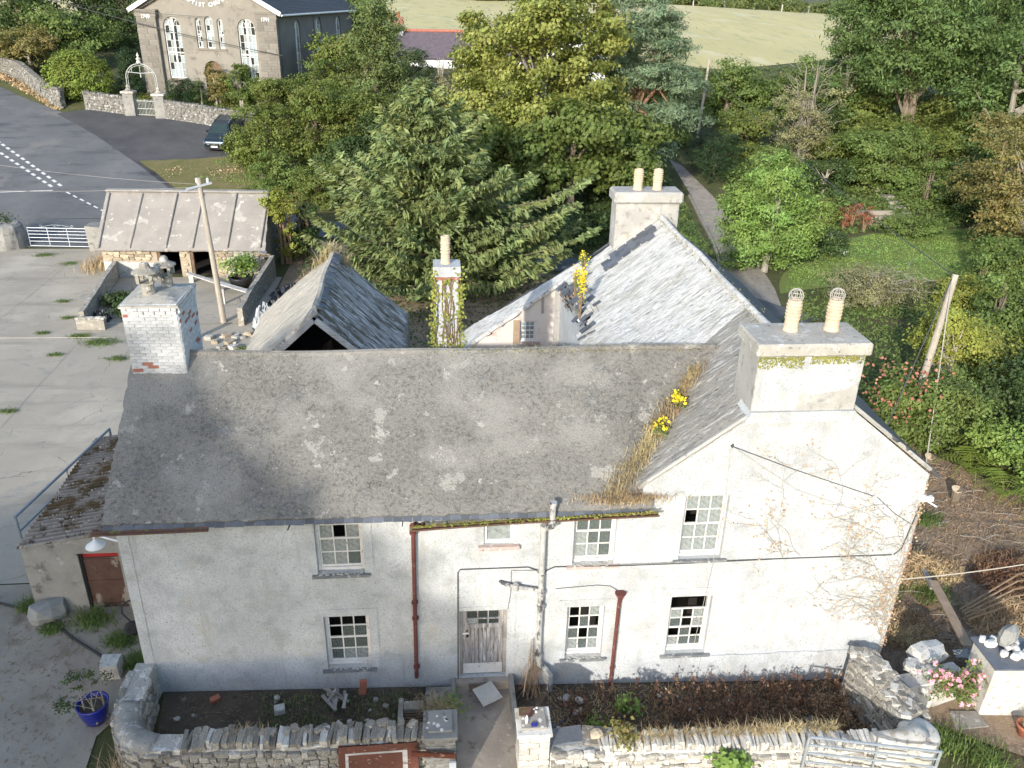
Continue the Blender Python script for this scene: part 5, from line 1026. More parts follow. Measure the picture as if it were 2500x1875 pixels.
mk('gutter', MB().tube([(CW+.62,-.5,CE-.22),(CW+.62,CL+.3,CE-.22)], .08, 8), M['barge'], CH, local=True); mk('downpipe', MB().tube([(CW+.6,8.6,CE-.3),(CW+.1,8.8,CE-.6),(CW+.1,8.9,-.5)], .055, 8), M['pipe_w'], CH, local=True)
# ---------------------------------------------------------------- chapel wall, gate piers, iron gate with overthrow
def stonewall(name, label, pts, th, h, mat, n_per, smat, group=None, cope=True, sw=.30, sh=.17):
    o = lowwall(name, label, pts, th, [h]*len(pts), mat); b = MB(); st = STONES
    for i in range(len(pts)-1):
        a, c = Vector(pts[i]), Vector(pts[i+1]); d = (c-a).normalized(); nr = Vector((d.y, -d.x))
        L = (c-a).length; z = .1
        while z < h-.05:
            t = random.uniform(0,.2)
            while t < L:
                w = sw*random.uniform(.6,1.4); p = a+d*(t+w/2)+nr*th*.47; hh = sh*random.uniform(.7,1.1); g = gz(p.x,p.y); ang = math.atan2(d.y,d.x)
                me = random.choice(st); Mx = Matrix.Translation((p.x,p.y,g+z)) @ Matrix.Rotation(ang,4,'Z') @ Matrix.Diagonal((w,.14,hh,1)); b.add([Mx @ v.co for v in me.vertices], [tuple(f.vertices) for f in me.polygons]); t += w+.02
            z += sh
        if cope:
            t = 0
            while t < L:
                w = random.uniform(.08,.16); p = a+d*(t+w/2); g = gz(p.x,p.y); Mx = Matrix.Translation((p.x,p.y,g+h+.06+random.uniform(-.03,.03))) @ Matrix.Rotation(math.atan2(d.y,d.x)+random.uniform(-.1,.1),4,'Z') @ Matrix.Diagonal((w,th*1.05,.28,1)); b.add([Mx @ v.co for v in random.choice(SLABS).vertices], [tuple(f.vertices) for f in SLABS[0].polygons]); t += w+.02
    mk('stones', b, M[smat], o, kind='stuff'); return o
stonewall('boundary_wall', 'rubble wall along the chapel front right of the iron gate', [(-15.55,58.85),(-12.9,57.95),(-8.6,56.4),(-2.5,54.6)], .45, 1.3, 'stone_far', 0, 'stone_far', sw=.42, sh=.22)
stonewall('boundary_wall', 'rubble wall between round shrub and iron gate', [(-22.4,60.7),(-18.75,59.6)], .45, 1.25, 'stone_far', 0, 'stone_far', sw=.42, sh=.22)
stonewall('boundary_wall', 'rubble wall climbing the road bank left of round shrub', [(-40,76.5),(-31,68.6),(-26.4,62.6),(-24.4,61)], .5, 1.35, 'stone_far', 0, 'stone_far', sw=.42, sh=.22)
for (x, y), lb in (((-18.4,59.45),'left'), ((-15.85,58.95),'right')):
    g = gz(x,y); o = thing('gate_pier', 'stone gate pier with pointed cap, %s of the iron gate' % lb, 'pier', (x,y,g)); mk('shaft', MB().box(x-.42,x+.42,y-.42,y+.42,g-.2,g+1.75), M['render_g'], o, bev=.02)
    mk('cap', MB().box(x-.52,x+.52,y-.52,y+.52,g+1.75,g+1.92), M['stone'], o, bev=.02); mk('finial', MB().lathe([(.2,0),(.26,.1),(.12,.25),(.16,.35),(.02,.62)], (x,y,g+1.9), 10), M['stone'], o)
g = gz(-17,59.2); o = thing('iron_gate', 'pale iron gate of upright bars in the chapel wall', 'gate', (-17.1,59.2,g)); a = Vector((-17.98,59.36,g)); c_ = Vector((-16.27,59.04,g))
for k in range(15): p = a.lerp(c_, k/14); mk('bar', MB().tube([p+Vector((0,0,.1)), p+Vector((0,0,1.35))], .018 if k % 7 else .03, 6), M['iron_w'], o)
for z in (.12,.62,1.22): mk('rail', MB().bar(a+Vector((0,0,z)), c_+Vector((0,0,z)), .03,.04), M['iron_w'], o)
o = thing('overthrow_arch', 'arched iron overthrow with scrollwork above the chapel gate', 'arch', (-17.1,59.2,g)); A_ = Vector((-18.4,59.45,g+1.95)); B_ = Vector((-15.85,58.95,g+1.95)); md = (A_+B_)/2; hx = (B_-A_)/2
ar = lambda q, e=1: md+hx*math.cos(q)*e+Vector((0,0,1.0+1.15*math.sin(q)*e)) if True else 0
mk('arch_bar', MB().tube([A_]+[ar(q) for q in np.linspace(math.pi,0,18)]+[B_], .035, 6).tube([A_+hx*.12]+[ar(q,.88) for q in np.linspace(math.pi,0,18)]+[B_-hx*.12], .02, 6), M['iron_w'], o)
b = MB().tube([md-hx*.85+Vector((0,0,1.5)), md+Vector((0,0,1.42)), md+hx*.85+Vector((0,0,1.5))], .03, 6)
for s in (-.55,0,.55): b.tube([md+hx*s+Vector((0,0,1.45)), md+hx*s+Vector((0,0,2.0))], .022, 6)
mk('crossbar', b, M['iron_w'], o); mk('finial', MB().lathe([(.05,0),(.22,.15),(.12,.3),(.2,.42),(.06,.55),(.12,.66),(.01,.9)], md+Vector((0,0,2.1)), 10), M['white_stone'], o); mk('lantern_hook', MB().tube([md+Vector((0,0,1.45)), md+Vector((0,0,1.1))], .05, 6), M['iron_w'], o)
# ---------------------------------------------------------------- parked car by the hedge
def car(loc, rz):
    o = thing('parked_car', 'dark blue estate car half hidden by the hedge', 'car', loc, rz)
    def loft(secs, nm, mat, sub=None):
        b = MB(); n = len(secs[0]); V = [p for s in secs for p in s]; F = [(i*n+j,i*n+(j+1)%n,(i+1)*n+(j+1)%n,(i+1)*n+j) for i in range(len(secs)-1) for j in range(n)]+[tuple(range(n-1,-1,-1)), tuple(range((len(secs)-1)*n,len(secs)*n))]
        return mk(nm, b.add(V, F), M[mat], sub or o, local=True, smooth=False, bev=0)
    def sec(y, w, z0, z1, wt): return [(-w*.9,y,z0),(w*.9,y,z0),(w,y,z0+.18),(w,y,z1-.22),(w*.97,y,z1-.08),(wt,y,z1),(-wt,y,z1),(-w*.97,y,z1-.08),(-w,y,z1-.22),(-w,y,z0+.18)]
    body = loft([sec(-2.22,.62,.36,.72,.5),sec(-2.15,.82,.26,.86,.70),sec(-1.9,.90,.22,.98,.78),sec(-1.2,.92,.22,1.06,.80),sec(-.9,.92,.22,1.10,.84),sec(1.6,.92,.22,1.12,.84),sec(2.0,.90,.26,1.10,.80),sec(2.25,.82,.34,1.02,.7)], 'body', 'carpaint')
    def cs(y, w0, w1, z0, z1): return [(-w0,y,z0),(w0,y,z0),(w1+.06,y,z1-.12),(w1,y,z1),(-w1,y,z1),(-w1-.06,y,z1-.12)]
    loft([cs(-1.12,.80,.78,1.06,1.09),cs(-.35,.84,.62,1.07,1.60),cs(.3,.84,.64,1.08,1.66),cs(1.4,.84,.62,1.08,1.63),cs(1.75,.82,.58,1.08,1.50),cs(2.15,.76,.66,1.06,1.12)], 'cabin', 'carpaint')
    mk('windscreen', MB().add([(-.72,-1.10,1.12),(.72,-1.10,1.12),(.60,-.38,1.605),(-.60,-.38,1.605)], [(0,1,2,3)]), M['carglass'], o, local=True).location = (0,-.012,.006)
    for s in (-1, 1):
        mk('side_window', MB().add([(s*.852,-.7,1.14),(s*.852,1.6,1.14),(s*.70,1.35,1.55),(s*.70,-.25,1.55)], [(0,1,2,3)]), M['carglass'], o, local=True)
        mk('headlight', MB().add([(s*.42,-2.21,.74),(s*.86,-2.02,.80),(s*.86,-2.0,.66),(s*.44,-2.235,.64)], [(0,1,2,3)]), M['lamp_w'], o, local=True).location = (0,-.03,.03)
        mk('roof_rail', MB().tube([(s*.60,-.2,1.62),(s*.60,0,1.70),(s*.60,1.3,1.70),(s*.58,1.6,1.58)], .022, 6), M['chrome'], o, local=True)
        mk('mirror', MB().box(s*1.0-.1,s*1.0+.1,-.82,-.66,1.08,1.22), M['carpaint'], o, local=True, bev=.03)
        for y in (-1.4,1.4):
            w = mk('wheel', MB().lathe([(.2,-.1),(.33,-.1),(.345,-.05),(.345,.05),(.33,.1),(.2,.1)], (0,0,0), 20).xf(Matrix.Translation((s*.84,y,.34)) @ Matrix.Rotation(R_(90),4,'Y')), M['rubber'], o, local=True); mk('rim', MB().lathe([(.03,.08),(.22,.102),(.22,.03)], (0,0,0), 16).xf(Matrix.Translation((s*.84,y,.34)) @ Matrix.Rotation(R_(90*s),4,'Y')), M['chrome'], w, local=True)
    mk('grille', MB().box(-.42,.42,-2.27,-2.2,.66,.76), M['blackp'], o, local=True); mk('chrome_strip', MB().box(-.80,.80,-2.285,-2.15,.755,.785).box(-.42,.42,-2.285,-2.25,.70,.715), M['chrome'], o, local=True)
    mk('bumper', MB().box(-.74,.74,-2.28,-2.1,.30,.46), M['blackp'], o, local=True, bev=.03); mk('number_plate', MB().box(-.26,.26,-2.30,-2.275,.48,.60), M['plate'], o, local=True)
    mk('badge', MB().lathe([(.07,0),(.07,.015)], (0,0,0), 14).xf(Matrix.Translation((0,-2.27,.72)) @ Matrix.Rotation(R_(90),4,'X')), M['chrome'], o, local=True)
    return o
car((-9.72,53.9,gz(-9.7,53.4)+.02), R_(-9))
for ob in list(bpy.data.objects):
    if ob.name.startswith('parked_car'): ob.rotation_euler = (math.atan(.23), 0, R_(-9)); ob.location.z = gz(-9.7,53.9)+.1
# ---------------------------------------------------------------- white house beyond the trees
WH = thing('white_house', 'long white house with purple slate roof and red ridge behind the trees', 'house', (9, 84, gz(9,84)))
g = 6.2; mk('wall', MB().box(2.6,16.8,80.4,86.2,g-1,8.35).prism([(80.4,8.35),(86.2,8.35),(83.3,10.6)], 2.6, 2.9, 'x').box(16.8,25,79.2,80.4,g-1.4,8.2).prism([(16.8,8.2),(25,8.2),(20.9,12.4)], 79.2, 79.5), M['housew'], WH)
for ya, yb in ((80.1,83.3),(86.5,83.3)): roof('roof', WH, M['slate_purple'], (2.3 if ya < 83 else 17.5,ya,8.2), (17.5 if ya < 83 else 2.3,ya,8.2), (17.5 if ya < 83 else 2.3,yb,10.75), (2.3 if ya < 83 else 17.5,yb,10.75), 30, 8, thick=.12, amp=.015, seed=31)
for s in (-1, 1): roof('roof', WH, M['slate_purple'], (20.9+s*4.3,79.0,8.05), (20.9+s*4.3,87,8.05), (20.9,87,12.5), (20.9,79.0,12.5), 12, 8, thick=.12, amp=.015, seed=33)
mk('ridge', MB().tube([(2.2,83.3,10.8),(17.5,83.3,10.8)], .16, 8), M['ridge_r'], WH); mk('bargeboard', MB().bar((16.6,78.95,7.95),(20.9,78.95,12.45),.1,.3).bar((25.2,78.95,7.95),(20.9,78.95,12.45),.1,.3), M['barge'], WH)
for x, h in ((11.05,12.2),(2.9,12.2)):
    c1 = mk('chimney', MB().box(x-.45,x+.45,82.9,83.7,10,h-.3).box(x-.55,x+.55,82.8,83.8,h-.3,h-.1), M['brick_plain'], WH); mk('flashing', MB().box(x-.5,x+.5,82.7,83.9,10.3,10.75), M['galv'], c1); mk('chimney_pot', MB().lathe([(.18,0),(.16,.45),(.2,.5)], (x,83.3,h-.1), 10), M['terra_r'], c1)
for x in (18.6,23.0):
    w = mk('window', MB().box(x-.55,x+.55,79.12,79.2,5.6,7.0), M['barge'], WH); inst('pane', PANE, w, (x,79.1,6.3), (0,0,0), (.95,.02,1.25), M['glass_c'])
mk('aerial', MB().tube([(3.3,83.3,10.7),(3.3,83.3,13.2)], .02, 4).bar((2.9,83.3,13.0),(3.9,83.3,13.0),.02,.02), M['galv'], WH)
# ---------------------------------------------------------------- trees and shrubs
def G3(x, y): return (x, y, gz(x, y))
LR = lobes_round
conifer('spruce_tree', 'big spreading spruce with drooping boughs behind the slate barn', G3(7.2,30.5), 10.6, 6.6, 5, 25, 11, lean=(-1.2,1.0), z0=.8, size=.42, dens=1.5)
tree('sycamore_tree', 'tall yellow-green sycamore hiding the white house', 'tree', G3(14.9,50.5), [(q[0]*(1.12-.024*max(0,q[2]-6)**1.1)+.12*(q[2]-8), q[1], q[2], q[3], q[4], q[5]) for q in LR(1.6,16.2,7.6,6.4,38,11,.31)], 56000, .25, 'syc', 'bark_l', .42, 12, 11, nl=16, nclump=520, clump=.72, asp=.85)
sy2 = tree('sycamore_tree', 'darker sycamore shading the hollow beside the lane', 'tree', G3(16.2,43.5), LR(2.0,8.2,4.6,4,18,12,.40), 15000, .30, 'sycd', 'bark', .3, 6, 12, clump=.6, asp=.85)
PL_ = [(math.cos(a)*r_, math.sin(a)*r_*.8, z, s, s*.9, s*.42) for a, r_, z, s in [(0.2,.5,14.3,1.8),(2.4,1.6,13.4,1.7),(5.2,2.0,13.0,1.9),(4.2,2.4,11.6,1.9),(5.8,3.0,10.9,2.0),(.6,3.4,10.4,1.8),(3.4,2.8,11.2,1.6),(4.9,3.2,8.9,2.1),(5.7,4.2,8.2,2.0),(.1,4.4,7.6,1.7),(3.9,2.6,8.8,1.5),(5.3,4.6,6.2,2.2),(5.9,5.2,5.4,1.6),(4.5,3.6,5.2,1.8),(5.0,5.0,3.8,1.4),(1.5,2.6,11.6,1.7),(2.6,3.2,9.4,1.7)]]
tree('pine_tree', 'blue-green pine with reddish limbs beside the sycamore', 'tree', G3(22.6,54), PL_+[(q[0]+.9,q[1],q[2],q[3],q[4],q[5]*.6) for q in LR(2.6,14.8,4.9,3.6,26,113,.30)], 46000, .34, 'pine', 'bark_r', .36, 13.2, 13, nl=15, clump=.5, asp=.22, up=.9, jit=.6, tr=.7)
tree('yew_tree', 'tall dark evergreen in front of the chapel side wall', 'tree', G3(2.1,55.8), [(math.cos(k*2.4)*(3.9*(1-z/11.5))*.62, math.sin(k*2.4)*(3.6*(1-z/11.5))*.62, z, .7+1.75*(1-z/11.5), .7+1.6*(1-z/11.5), 1.25) for k, z in enumerate(np.linspace(-.4,9.6,34))], 36000, .24, 'yew', 'bark', .3, 8.5, 14, trunks=3, clump=.55, asp=.4, droop=-.4)
tree('hawthorn_bush', 'bushy hedge tree overhanging the parked car', 'bush', G3(-5.9,49.0), LR(-1.6,5.0,3.1,2.3,26,15,.38), 26000, .17, 'haw', 'bark', .12, 4, 15, trunks=3, clump=.42)
tree('hawthorn_bush', 'tall mixed hedge bush right of the parked car', 'bush', G3(-2.0,50), LR(-1.8,6.8,3.6,2.7,30,16,.36), 30000, .18, 'haw', 'bark', .14, 5, 16, trunks=3, clump=.45)
tree('laurel_bush', 'glossy lower hedge bush above the dry verge', 'bush', G3(-3.6,45.7), LR(-1.2,3.0,2.9,1.8,18,17,.42), 15000, .16, 'mid', 'bark', .08, 2, 17, trunks=3, clump=.4)
tree('laurel_bush', 'dark rounded bush between hedge and spruce', 'bush', G3(.9,46), LR(-1.2,3.8,3.3,2.4,18,18,.42), 15000, .19, 'dark', 'bark', .1, 2.5, 18, trunks=3, clump=.45)
tree('willow_bush', 'wispy olive shrub below the white house', 'bush', G3(7.2,60), LR(-.6,4.6,3.2,2.4,16,19,.36), 11000, .22, 'olive', 'twig', .12, 5, 19, trunks=4, clump=.5, asp=.35, droop=-1.2)
tree('golden_bush', 'golden-green ivy bush growing on the cart shed end', 'bush', G3(-2.2,33.4), LR(2.5,4.5,.95,.9,9,20,.5)+[(.3,.3,1.4,.7,.7,1.2)], 5000, .14, 'gold', 'twig_br', .1, 3, 20, trunks=3, clump=.25)
tree('ivy_bush', 'dark ivy mass hanging behind the cart shed end', 'bush', G3(-1.3,34.6), LR(.2,3.6,1.3,1.1,9,21,.5), 5000, .16, 'dark', 'twig_br', .1, 2.6, 21, trunks=3, clump=.3)
# chapel surroundings
rb = tree('rounded_shrub', 'big rounded bright green shrub beside the road wall', 'shrub', G3(-23.5,63.0), [(0,0,1.9,2.7,2.2,2.1),(-.9,-.4,1.5,1.9,1.7,1.6),(1.0,-.3,1.6,1.9,1.7,1.7),(0,-.6,2.4,1.9,1.5,1.5)], 15000, .17, 'round', 'twig', .15, 2, 22, clump=.35, nclump=700, inner=.02)
tree('clipped_yew', 'dark clipped yew block before the chapel wall', 'shrub', G3(-14.8,62), [(x,y,z,.75,.75,.8) for x in (-.5,.5) for y in (-.3,.3) for z in (.5,1.3)], 12000, .11, 'yewdk', 'bark', .1, 1.4, 23, clump=.18, nclump=900, asp=.4, droop=-1)
tree('columnar_yew', 'dark upright yew behind the iron gate', 'shrub', G3(-19.6,64), [(0,0,z,1.25-.12*z,1.2-.12*z,1.0) for z in (.6,1.4,2.2,2.9)], 11000, .13, 'yewdk', 'bark', .12, 2.6, 24, clump=.25, nclump=600, asp=.4, droop=-1.2)
tree('copper_bush', 'reddish-green bush hiding the chapel door', 'bush', G3(-11.9,61.6), LR(.1,3.5,1.25,1.1,12,25,.45), 7000, .16, 'brown', 'twig', .1, 3, 25, trunks=3, clump=.3)
tree('green_bush', 'green bush right of the chapel door', 'bush', G3(-9.8,61.4), LR(.1,3.7,1.5,1.2,12,26,.45), 7500, .16, 'mid', 'twig', .1, 3, 26, trunks=3, clump=.32)
tree('small_conifer', 'small dark conifer left of the copper bush', 'bush', G3(-13.1,61.3), [(0,0,.6,.7,.6,.6),(0,0,1.3,.5,.5,.6),(0,0,1.9,.3,.3,.5)], 2600, .14, 'dark', 'twig', .08, 1.8, 27, clump=.25, asp=.35)
dk1 = tree('dark_tree', 'dark green tree left of the chapel above the round shrub', 'tree', G3(-29.2,75), LR(-1.5,6.4,4.6,3.6,20,28,.38), 16000, .27, 'mid', 'bark', .3, 5, 28, clump=.65)
dk2 = tree('dark_tree', 'tall shadowy tree at the top left corner', 'tree', G3(-35.5,82), LR(-2,13,6.4,5,22,29,.38), 17000, .32, 'dark', 'bark', .4, 9, 29, clump=.8)
copytree(dk2, 'shadowy tree rising close behind the chapel left corner', G3(-25.8,83.5), 1.4, (.72,.72,.95)); copytree(dk2, 'shadowy tree filling the gap left of chapel', G3(-30,88), 2.6, (.9,.9,1.0))
copytree(dk1, 'brownish tree above the road at far left', G3(-37,71.5), 1.2, (1.1,1.1,.85)); tree('tawny_shrub', 'tawny shrub left of the round shrub on the bank', 'shrub', G3(-30.5,70.5), LR(0,4.6,3.6,2.4,14,30,.42), 9000, .2, 'brown', 'twig', .15, 3, 30, clump=.5)
copytree(dk1, 'dark tree behind the chapel roof end', G3(-1.2,86), 2.2, (1,1,1.3))
# bare pale branches by the chapel wall
o = thing('bare_shrub', 'pale leafless branches sprawling over the chapel wall', 'shrub', G3(-7.9,55.3)); b = MB(); rr = random.Random(4)
for k in range(34):
    a = rr.uniform(0,6.28); L_ = rr.uniform(1.2,3.2); el = rr.uniform(.25,1.1); p = Vector((rr.uniform(-1.5,1.8),rr.uniform(-.4,.4),.3)); d = Vector((math.cos(a)*math.cos(el),math.sin(a)*math.cos(el)*.5,math.sin(el))); q = p+d*L_*.5+Vector((0,0,rr.uniform(-.1,.25))); e = p+d*L_; b.tube([p,q,e],[.035,.022,.006],5)
    for j in range(3): s = p.lerp(e, rr.uniform(.3,.9)); b.tube([s, s+Vector((rr.uniform(-.6,.6),rr.uniform(-.3,.3),rr.uniform(0,.6)))],[.014,.004],4)
mk('branches', b, M['twig'], o, local=True)
# right-hand side
ash = tree('ash_tree', 'huge ash with feathery crown at the upper right', 'tree', G3(51.2,63.5), LR(3.2,19.5,8.6,7,36,41,.33), 46000, .34, 'ash', 'bark', .34, 14, 41, nl=14, trunks=2, clump=.85, asp=.4, droop=1.0)
tree('bright_ash', 'bright green young ash standing beside the track', 'tree', G3(27.0,33.4), LR(-.8,7.6,3.5,2.9,28,42,.36), 26000, .21, 'bright', 'twig', .18, 6, 42, nl=9, clump=.5, asp=.45, droop=.9)
hd = tree('hedge_tree', 'green hedge tree behind the lane pole', 'tree', G3(37,73), LR(0,7.4,5.2,3.4,22,43,.36), 17000, .27, 'mid', 'bark', .3, 5, 43, clump=.65)
copytree(hd, 'hedge tree at the field edge behind bare birch', G3(45.6,75.5), 1.1, (1.05,1,1.0)); copytree(hd, 'low hedge tree left of the lane pole', G3(29.4,74), 2.0, (.8,.8,.72)); copytree(hd, 'hedge tree behind the ash, right of the birch', G3(55,80), 2.7, (1,1,1.1))
tree('olive_shrub', 'brownish shrub under the pine at lane end', 'shrub', G3(28.0,66.5), LR(0,3.6,2.0,1.8,10,44,.45), 4500, .2, 'brown', 'twig', .1, 2.5, 44, clump=.4)
bt = tree('bare_birch', 'thin grey tree with white stems and sparse leaves', 'tree', G3(37.9,55.5), LR(1.0,10.4,3.6,3,26,45,.34), 7500, .16, 'olive', 'bark_l', .16, 9.4, 45, nl=18, trunks=3, clump=.5, tr=.5)
b = MB(); rr = random.Random(9)
for k in range(150):
    z = rr.uniform(2.2,9.6); a = rr.uniform(0,6.28); r_ = rr.uniform(.2,2.3); p = Vector((math.cos(a)*r_,math.sin(a)*r_,z)); b.tube([p,p+Vector((math.cos(a)*rr.uniform(.4,1.3),math.sin(a)*rr.uniform(.4,1.3),rr.uniform(.2,1.2)))],[.018,.004],4)
mk('twigs', b, M['twig'], bt, local=True)
tree('hedge_shrub', 'dense clipped dark green hedge beside the track', 'hedge', G3(30.9,57.0), [(x,y,1.9,1.3,1.6,2.0) for x in (-.9,.7) for y in (-2.5,-.5,1.5)], 14000, .16, 'yewdk', 'bark', .1, 2.4, 46, clump=.3, asp=.3, droop=-1.5, nclump=600)
tree('dark_shrub', 'broad dark shrub below the ash trunks', 'shrub', G3(44,53), LR(0,5.6,4.7,3.2,22,47,.38), 19000, .21, 'mid', 'twig', .2, 3.5, 47, clump=.5)
tree('shade_shrub', 'dark shrub between birch and the garden steps', 'shrub', G3(38.5,51.5), LR(0,3.4,3.0,2.2,12,48,.42), 8000, .2, 'dark', 'twig', .15, 2.4, 48, clump=.45)
tree('edge_tree', 'tall dark tree at the right edge behind bare limbs', 'tree', G3(54.5,53), LR(.5,14.6,5.2,4.4,26,49,.36), 22000, .28, 'ash', 'bark_l', .32, 11, 49, nl=14, clump=.7, tr=.7)
eb = tree('browning_tree', 'thin-leaved browning tree with bare pale limbs at right edge', 'tree', G3(43.2,33.5), LR(.6,8.6,3.9,3.2,24,50,.36), 15000, .18, 'brown', 'bark_l', .18, 7, 50, nl=16, trunks=2, clump=.5, tr=.75)
copytree(eb, 'browning tree further down the right edge', G3(46.5,40.5), 2.0, (1.1,1.1,1.1)); copytree(hd, 'dark tree closing the gap at the right edge', G3(50,44), .6, (.85,.85,.95)); copytree(hd, 'shadowed undergrowth tree low at the right edge', G3(39.8,27.2), 1.9, (.62,.62,.66))
wl = tree('tangled_shrub', 'tangled twiggy shrub on the lawn edge', 'shrub', G3(31.2,27.2), LR(-.4,2.6,3.2,2.2,16,51,.40), 9500, .15, 'olive', 'twig', .07, 1.8, 51, nl=14, trunks=5, clump=.45, asp=.3, droop=-.6)
b = MB(); rr = random.Random(19)
for k in range(260):
    a = rr.uniform(0,6.28); r_ = rr.uniform(.2,2.6); p = Vector((math.cos(a)*r_,math.sin(a)*r_*.75,rr.uniform(.3,2.0))); b.tube([p,p+Vector((rr.uniform(-.9,.9),rr.uniform(-.6,.6),rr.uniform(-.15,.5)))],[.013,.004],4)
mk('twigs', b, M['twig'], wl, local=True)
tree('yellow_shrub', 'yellow-green ivy shrub around the leaning pole', 'shrub', G3(27.6,15.2), LR(1.2,4.6,1.5,1.3,12,52,.44), 7000, .13, 'gold', 'twig', .08, 3.4, 52, nl=9, trunks=3, clump=.32)
tree('laurel_shrub', 'glossy dark green shrub below the leaning pole', 'shrub', G3(25.6,11.2), LR(-.5,3.4,1.9,1.4,16,53,.40), 14000, .13, 'mid', 'twig', .08, 2.4, 53, trunks=4, clump=.32)
tree('laurel_shrub', 'bushy dark shrub right of the fern bank', 'shrub', G3(30.6,12), LR(0,4.4,3.0,2.4,18,54,.40), 16000, .15, 'dark', 'twig', .1, 3, 54, trunks=4, clump=.4)
tree('bramble_shrub', 'light green bramble at the lower right of the bank', 'shrub', G3(28.0,9.3), LR(0,2.4,2.1,1.6,14,55,.42), 9000, .12, 'bright', 'twig', .05, 1.6, 55, trunks=4, clump=.32)
tree('bramble_shrub', 'dark bramble under the right edge shrubs', 'shrub', G3(31.2,7.6), LR(0,2.9,2.6,2.0,14,56,.42), 10000, .14, 'dark', 'twig', .05, 1.8, 56, trunks=4, clump=.36)
vb = tree('guelder_bush', 'green bush with coral pink leaf tips beside the pole', 'bush', G3(23.9,11.6), LR(.6,3.6,1.5,1.2,12,57,.44), 5000, .15, 'mid', 'twig', .06, 2.6, 57, trunks=3, clump=.32)
r9 = np.random.default_rng(5); v, f = leafquads(np.array([[math.cos(a)*q, math.sin(a)*q*.8, z] for a, q, z in zip(r9.uniform(3,6,220), r9.uniform(.7,1.7,220), r9.uniform(1.6,3.8,220))]), .13, np.array([0,-.5,.8]), .5, .8); mk('coral_leaves', npmesh('coral', v, f), leafmat('coral leaves', (.36,.13,.09), (.45,.2,.13)), vb)
tree('hollow_shrub', 'dark shrub in the hollow right of the spruce', 'shrub', G3(15.5,38.6), LR(0,2.8,3.0,1.6,12,58,.42), 7000, .2, 'dark', 'twig', .1, 2, 58, clump=.45)
copytree(sy2, 'shaded sycamore deeper in the hollow', G3(20.5,46), 1.3, (.9,.9,.9)); copytree(sy2, 'shaded tree between spruce and sycamore', G3(9.5,44), 2.4, (.95,.95,.8))
# garden planting beyond the house
tree('garden_shrub', 'low spreading light green shrub on the lawn', 'shrub', G3(40.4,41.5), LR(0,1.7,2.6,1.7,12,61,.42), 7000, .15, 'mid', 'twig', .06, 1, 61, clump=.35)
tree('garden_shrub', 'leafy border plants under the bright ash', 'shrub', G3(31.6,36.6), LR(0,1.9,1.8,1.8,10,62,.45), 5500, .16, 'dark', 'twig', .06, 1, 62, clump=.35)
tree('garden_shrub', 'mixed border foliage above the lawn bank', 'shrub', G3(34.8,43.5), LR(0,2.3,2.6,1.6,12,63,.45), 7000, .17, 'haw', 'twig', .06, 1.4, 63, clump=.4)
for k, (x, y) in enumerate(((36.6,43.2),(37.6,44.0),(38.0,42.8))): weed('dock_plant', ['rusty red dock clump, leftmost of three in the border','tall rusty dock spire behind the others','rusty dock clump nearest the stone box'][k], G3(x,y), .5, 1.9, 420, 'rust', .13, 70+k, group='rusty docks in the border')
weed('daisy_plant', 'white daisies at the lawn corner', G3(32.9,36.4), .8, .7, 600, 'mid', .1, 75, flower='whitefl', fl_n=70, fl_s=.12); weed('yellow_flower', 'single clump of yellow flowers beside the daisies', G3(34.3,38.2), .4, .6, 200, 'mid', .1, 76, flower='yellow', fl_n=40, fl_s=.13)
o = thing('stone_box', 'pale concrete planter box in the garden', 'planter', G3(40.2,45)); g = gz(40,45)
mk('box_walls', MB().box(38.6,41.9,44.2,44.4,g-.2,g+.75).box(38.6,41.9,46.0,46.2,g-.2,g+.75).box(38.6,38.8,44.4,46,g-.2,g+.75).box(41.7,41.9,44.4,46,g-.2,g+.75), M['concrete'], o); mk('soil_fill', MB().box(38.8,41.7,44.4,46,g-.1,g+.4), M['soil'], o)
for k in range(6): x = 43.0+.18*k; y = 44.8+1.25*k; mk('garden_step', MB().box(x-.5,x+.5,y-.35,y+.35,gz(x,y)-.1,gz(x,y)+.10+.03*k), M['mortar'], org=G3(x,y), label='pale garden step number %s from the stone box' % ['one','two','three','four','five','six'][k], cat='step', group='garden steps')
# far hedge and fence at the top of the field
far = lobes_round(-.5,3.2,9,3,16,71,.34); o = tree('field_hedge', 'distant hedge along the top of the field', 'hedge', G3(70,206), far, 5000, .6, 'hedge', 'bark', .2, 2, 71, clump=1.2)
for k, (x, y) in enumerate(((52,199),(36,194),(84,216),(99,224),(18,190),(0,188),(-20,187),(118,230))): copytree(o, ['far hedge clump above the pine','far hedge clump right of the sycamore','far hedge clump near the field gate','far hedge clump by the gap','far hedge clump above the sycamore','far hedge clump above the white house roof','far hedge clump above the chapel roof','far hedge clump next to the ash crown'][k], G3(x,y), k*.9, (1,1,1+.15*(k % 3)))
wood = copytree(o, 'wooded ridge far beyond the field', (230,420,gz(230,420)), .4, (5,4,5)); copytree(o, 'second far wood on the horizon', (420,640,-6), 1.4, (9,6,7)); copytree(o, 'far wood at the left of the horizon gap', (180,560,-4), 2.2, (9,6,7))
copytree(o, 'far wood beside the ash crown', (330,470,-4), .9, (6,5,5)); copytree(o, 'far blue wood on the skyline', (620,1100,6), .3, (16,8,9)); copytree(o, 'distant wood right of skyline', (850,1180,8), 1.9, (16,8,9))
for k in range(7): x = 60+k*9.5; y = 198+k*5.2; mk('fence_post', MB().box(x-.12,x+.12,y-.12,y+.12,gz(x,y)-.3,gz(x,y)+1.7), M['wood_w'], org=G3(x,y), label='far fence post along the top of the field', cat='post', group='far fence posts')
pole('slim far pole on the field crest', G3(42,158), (42,158,gz(42,158)+6), .12, .1)
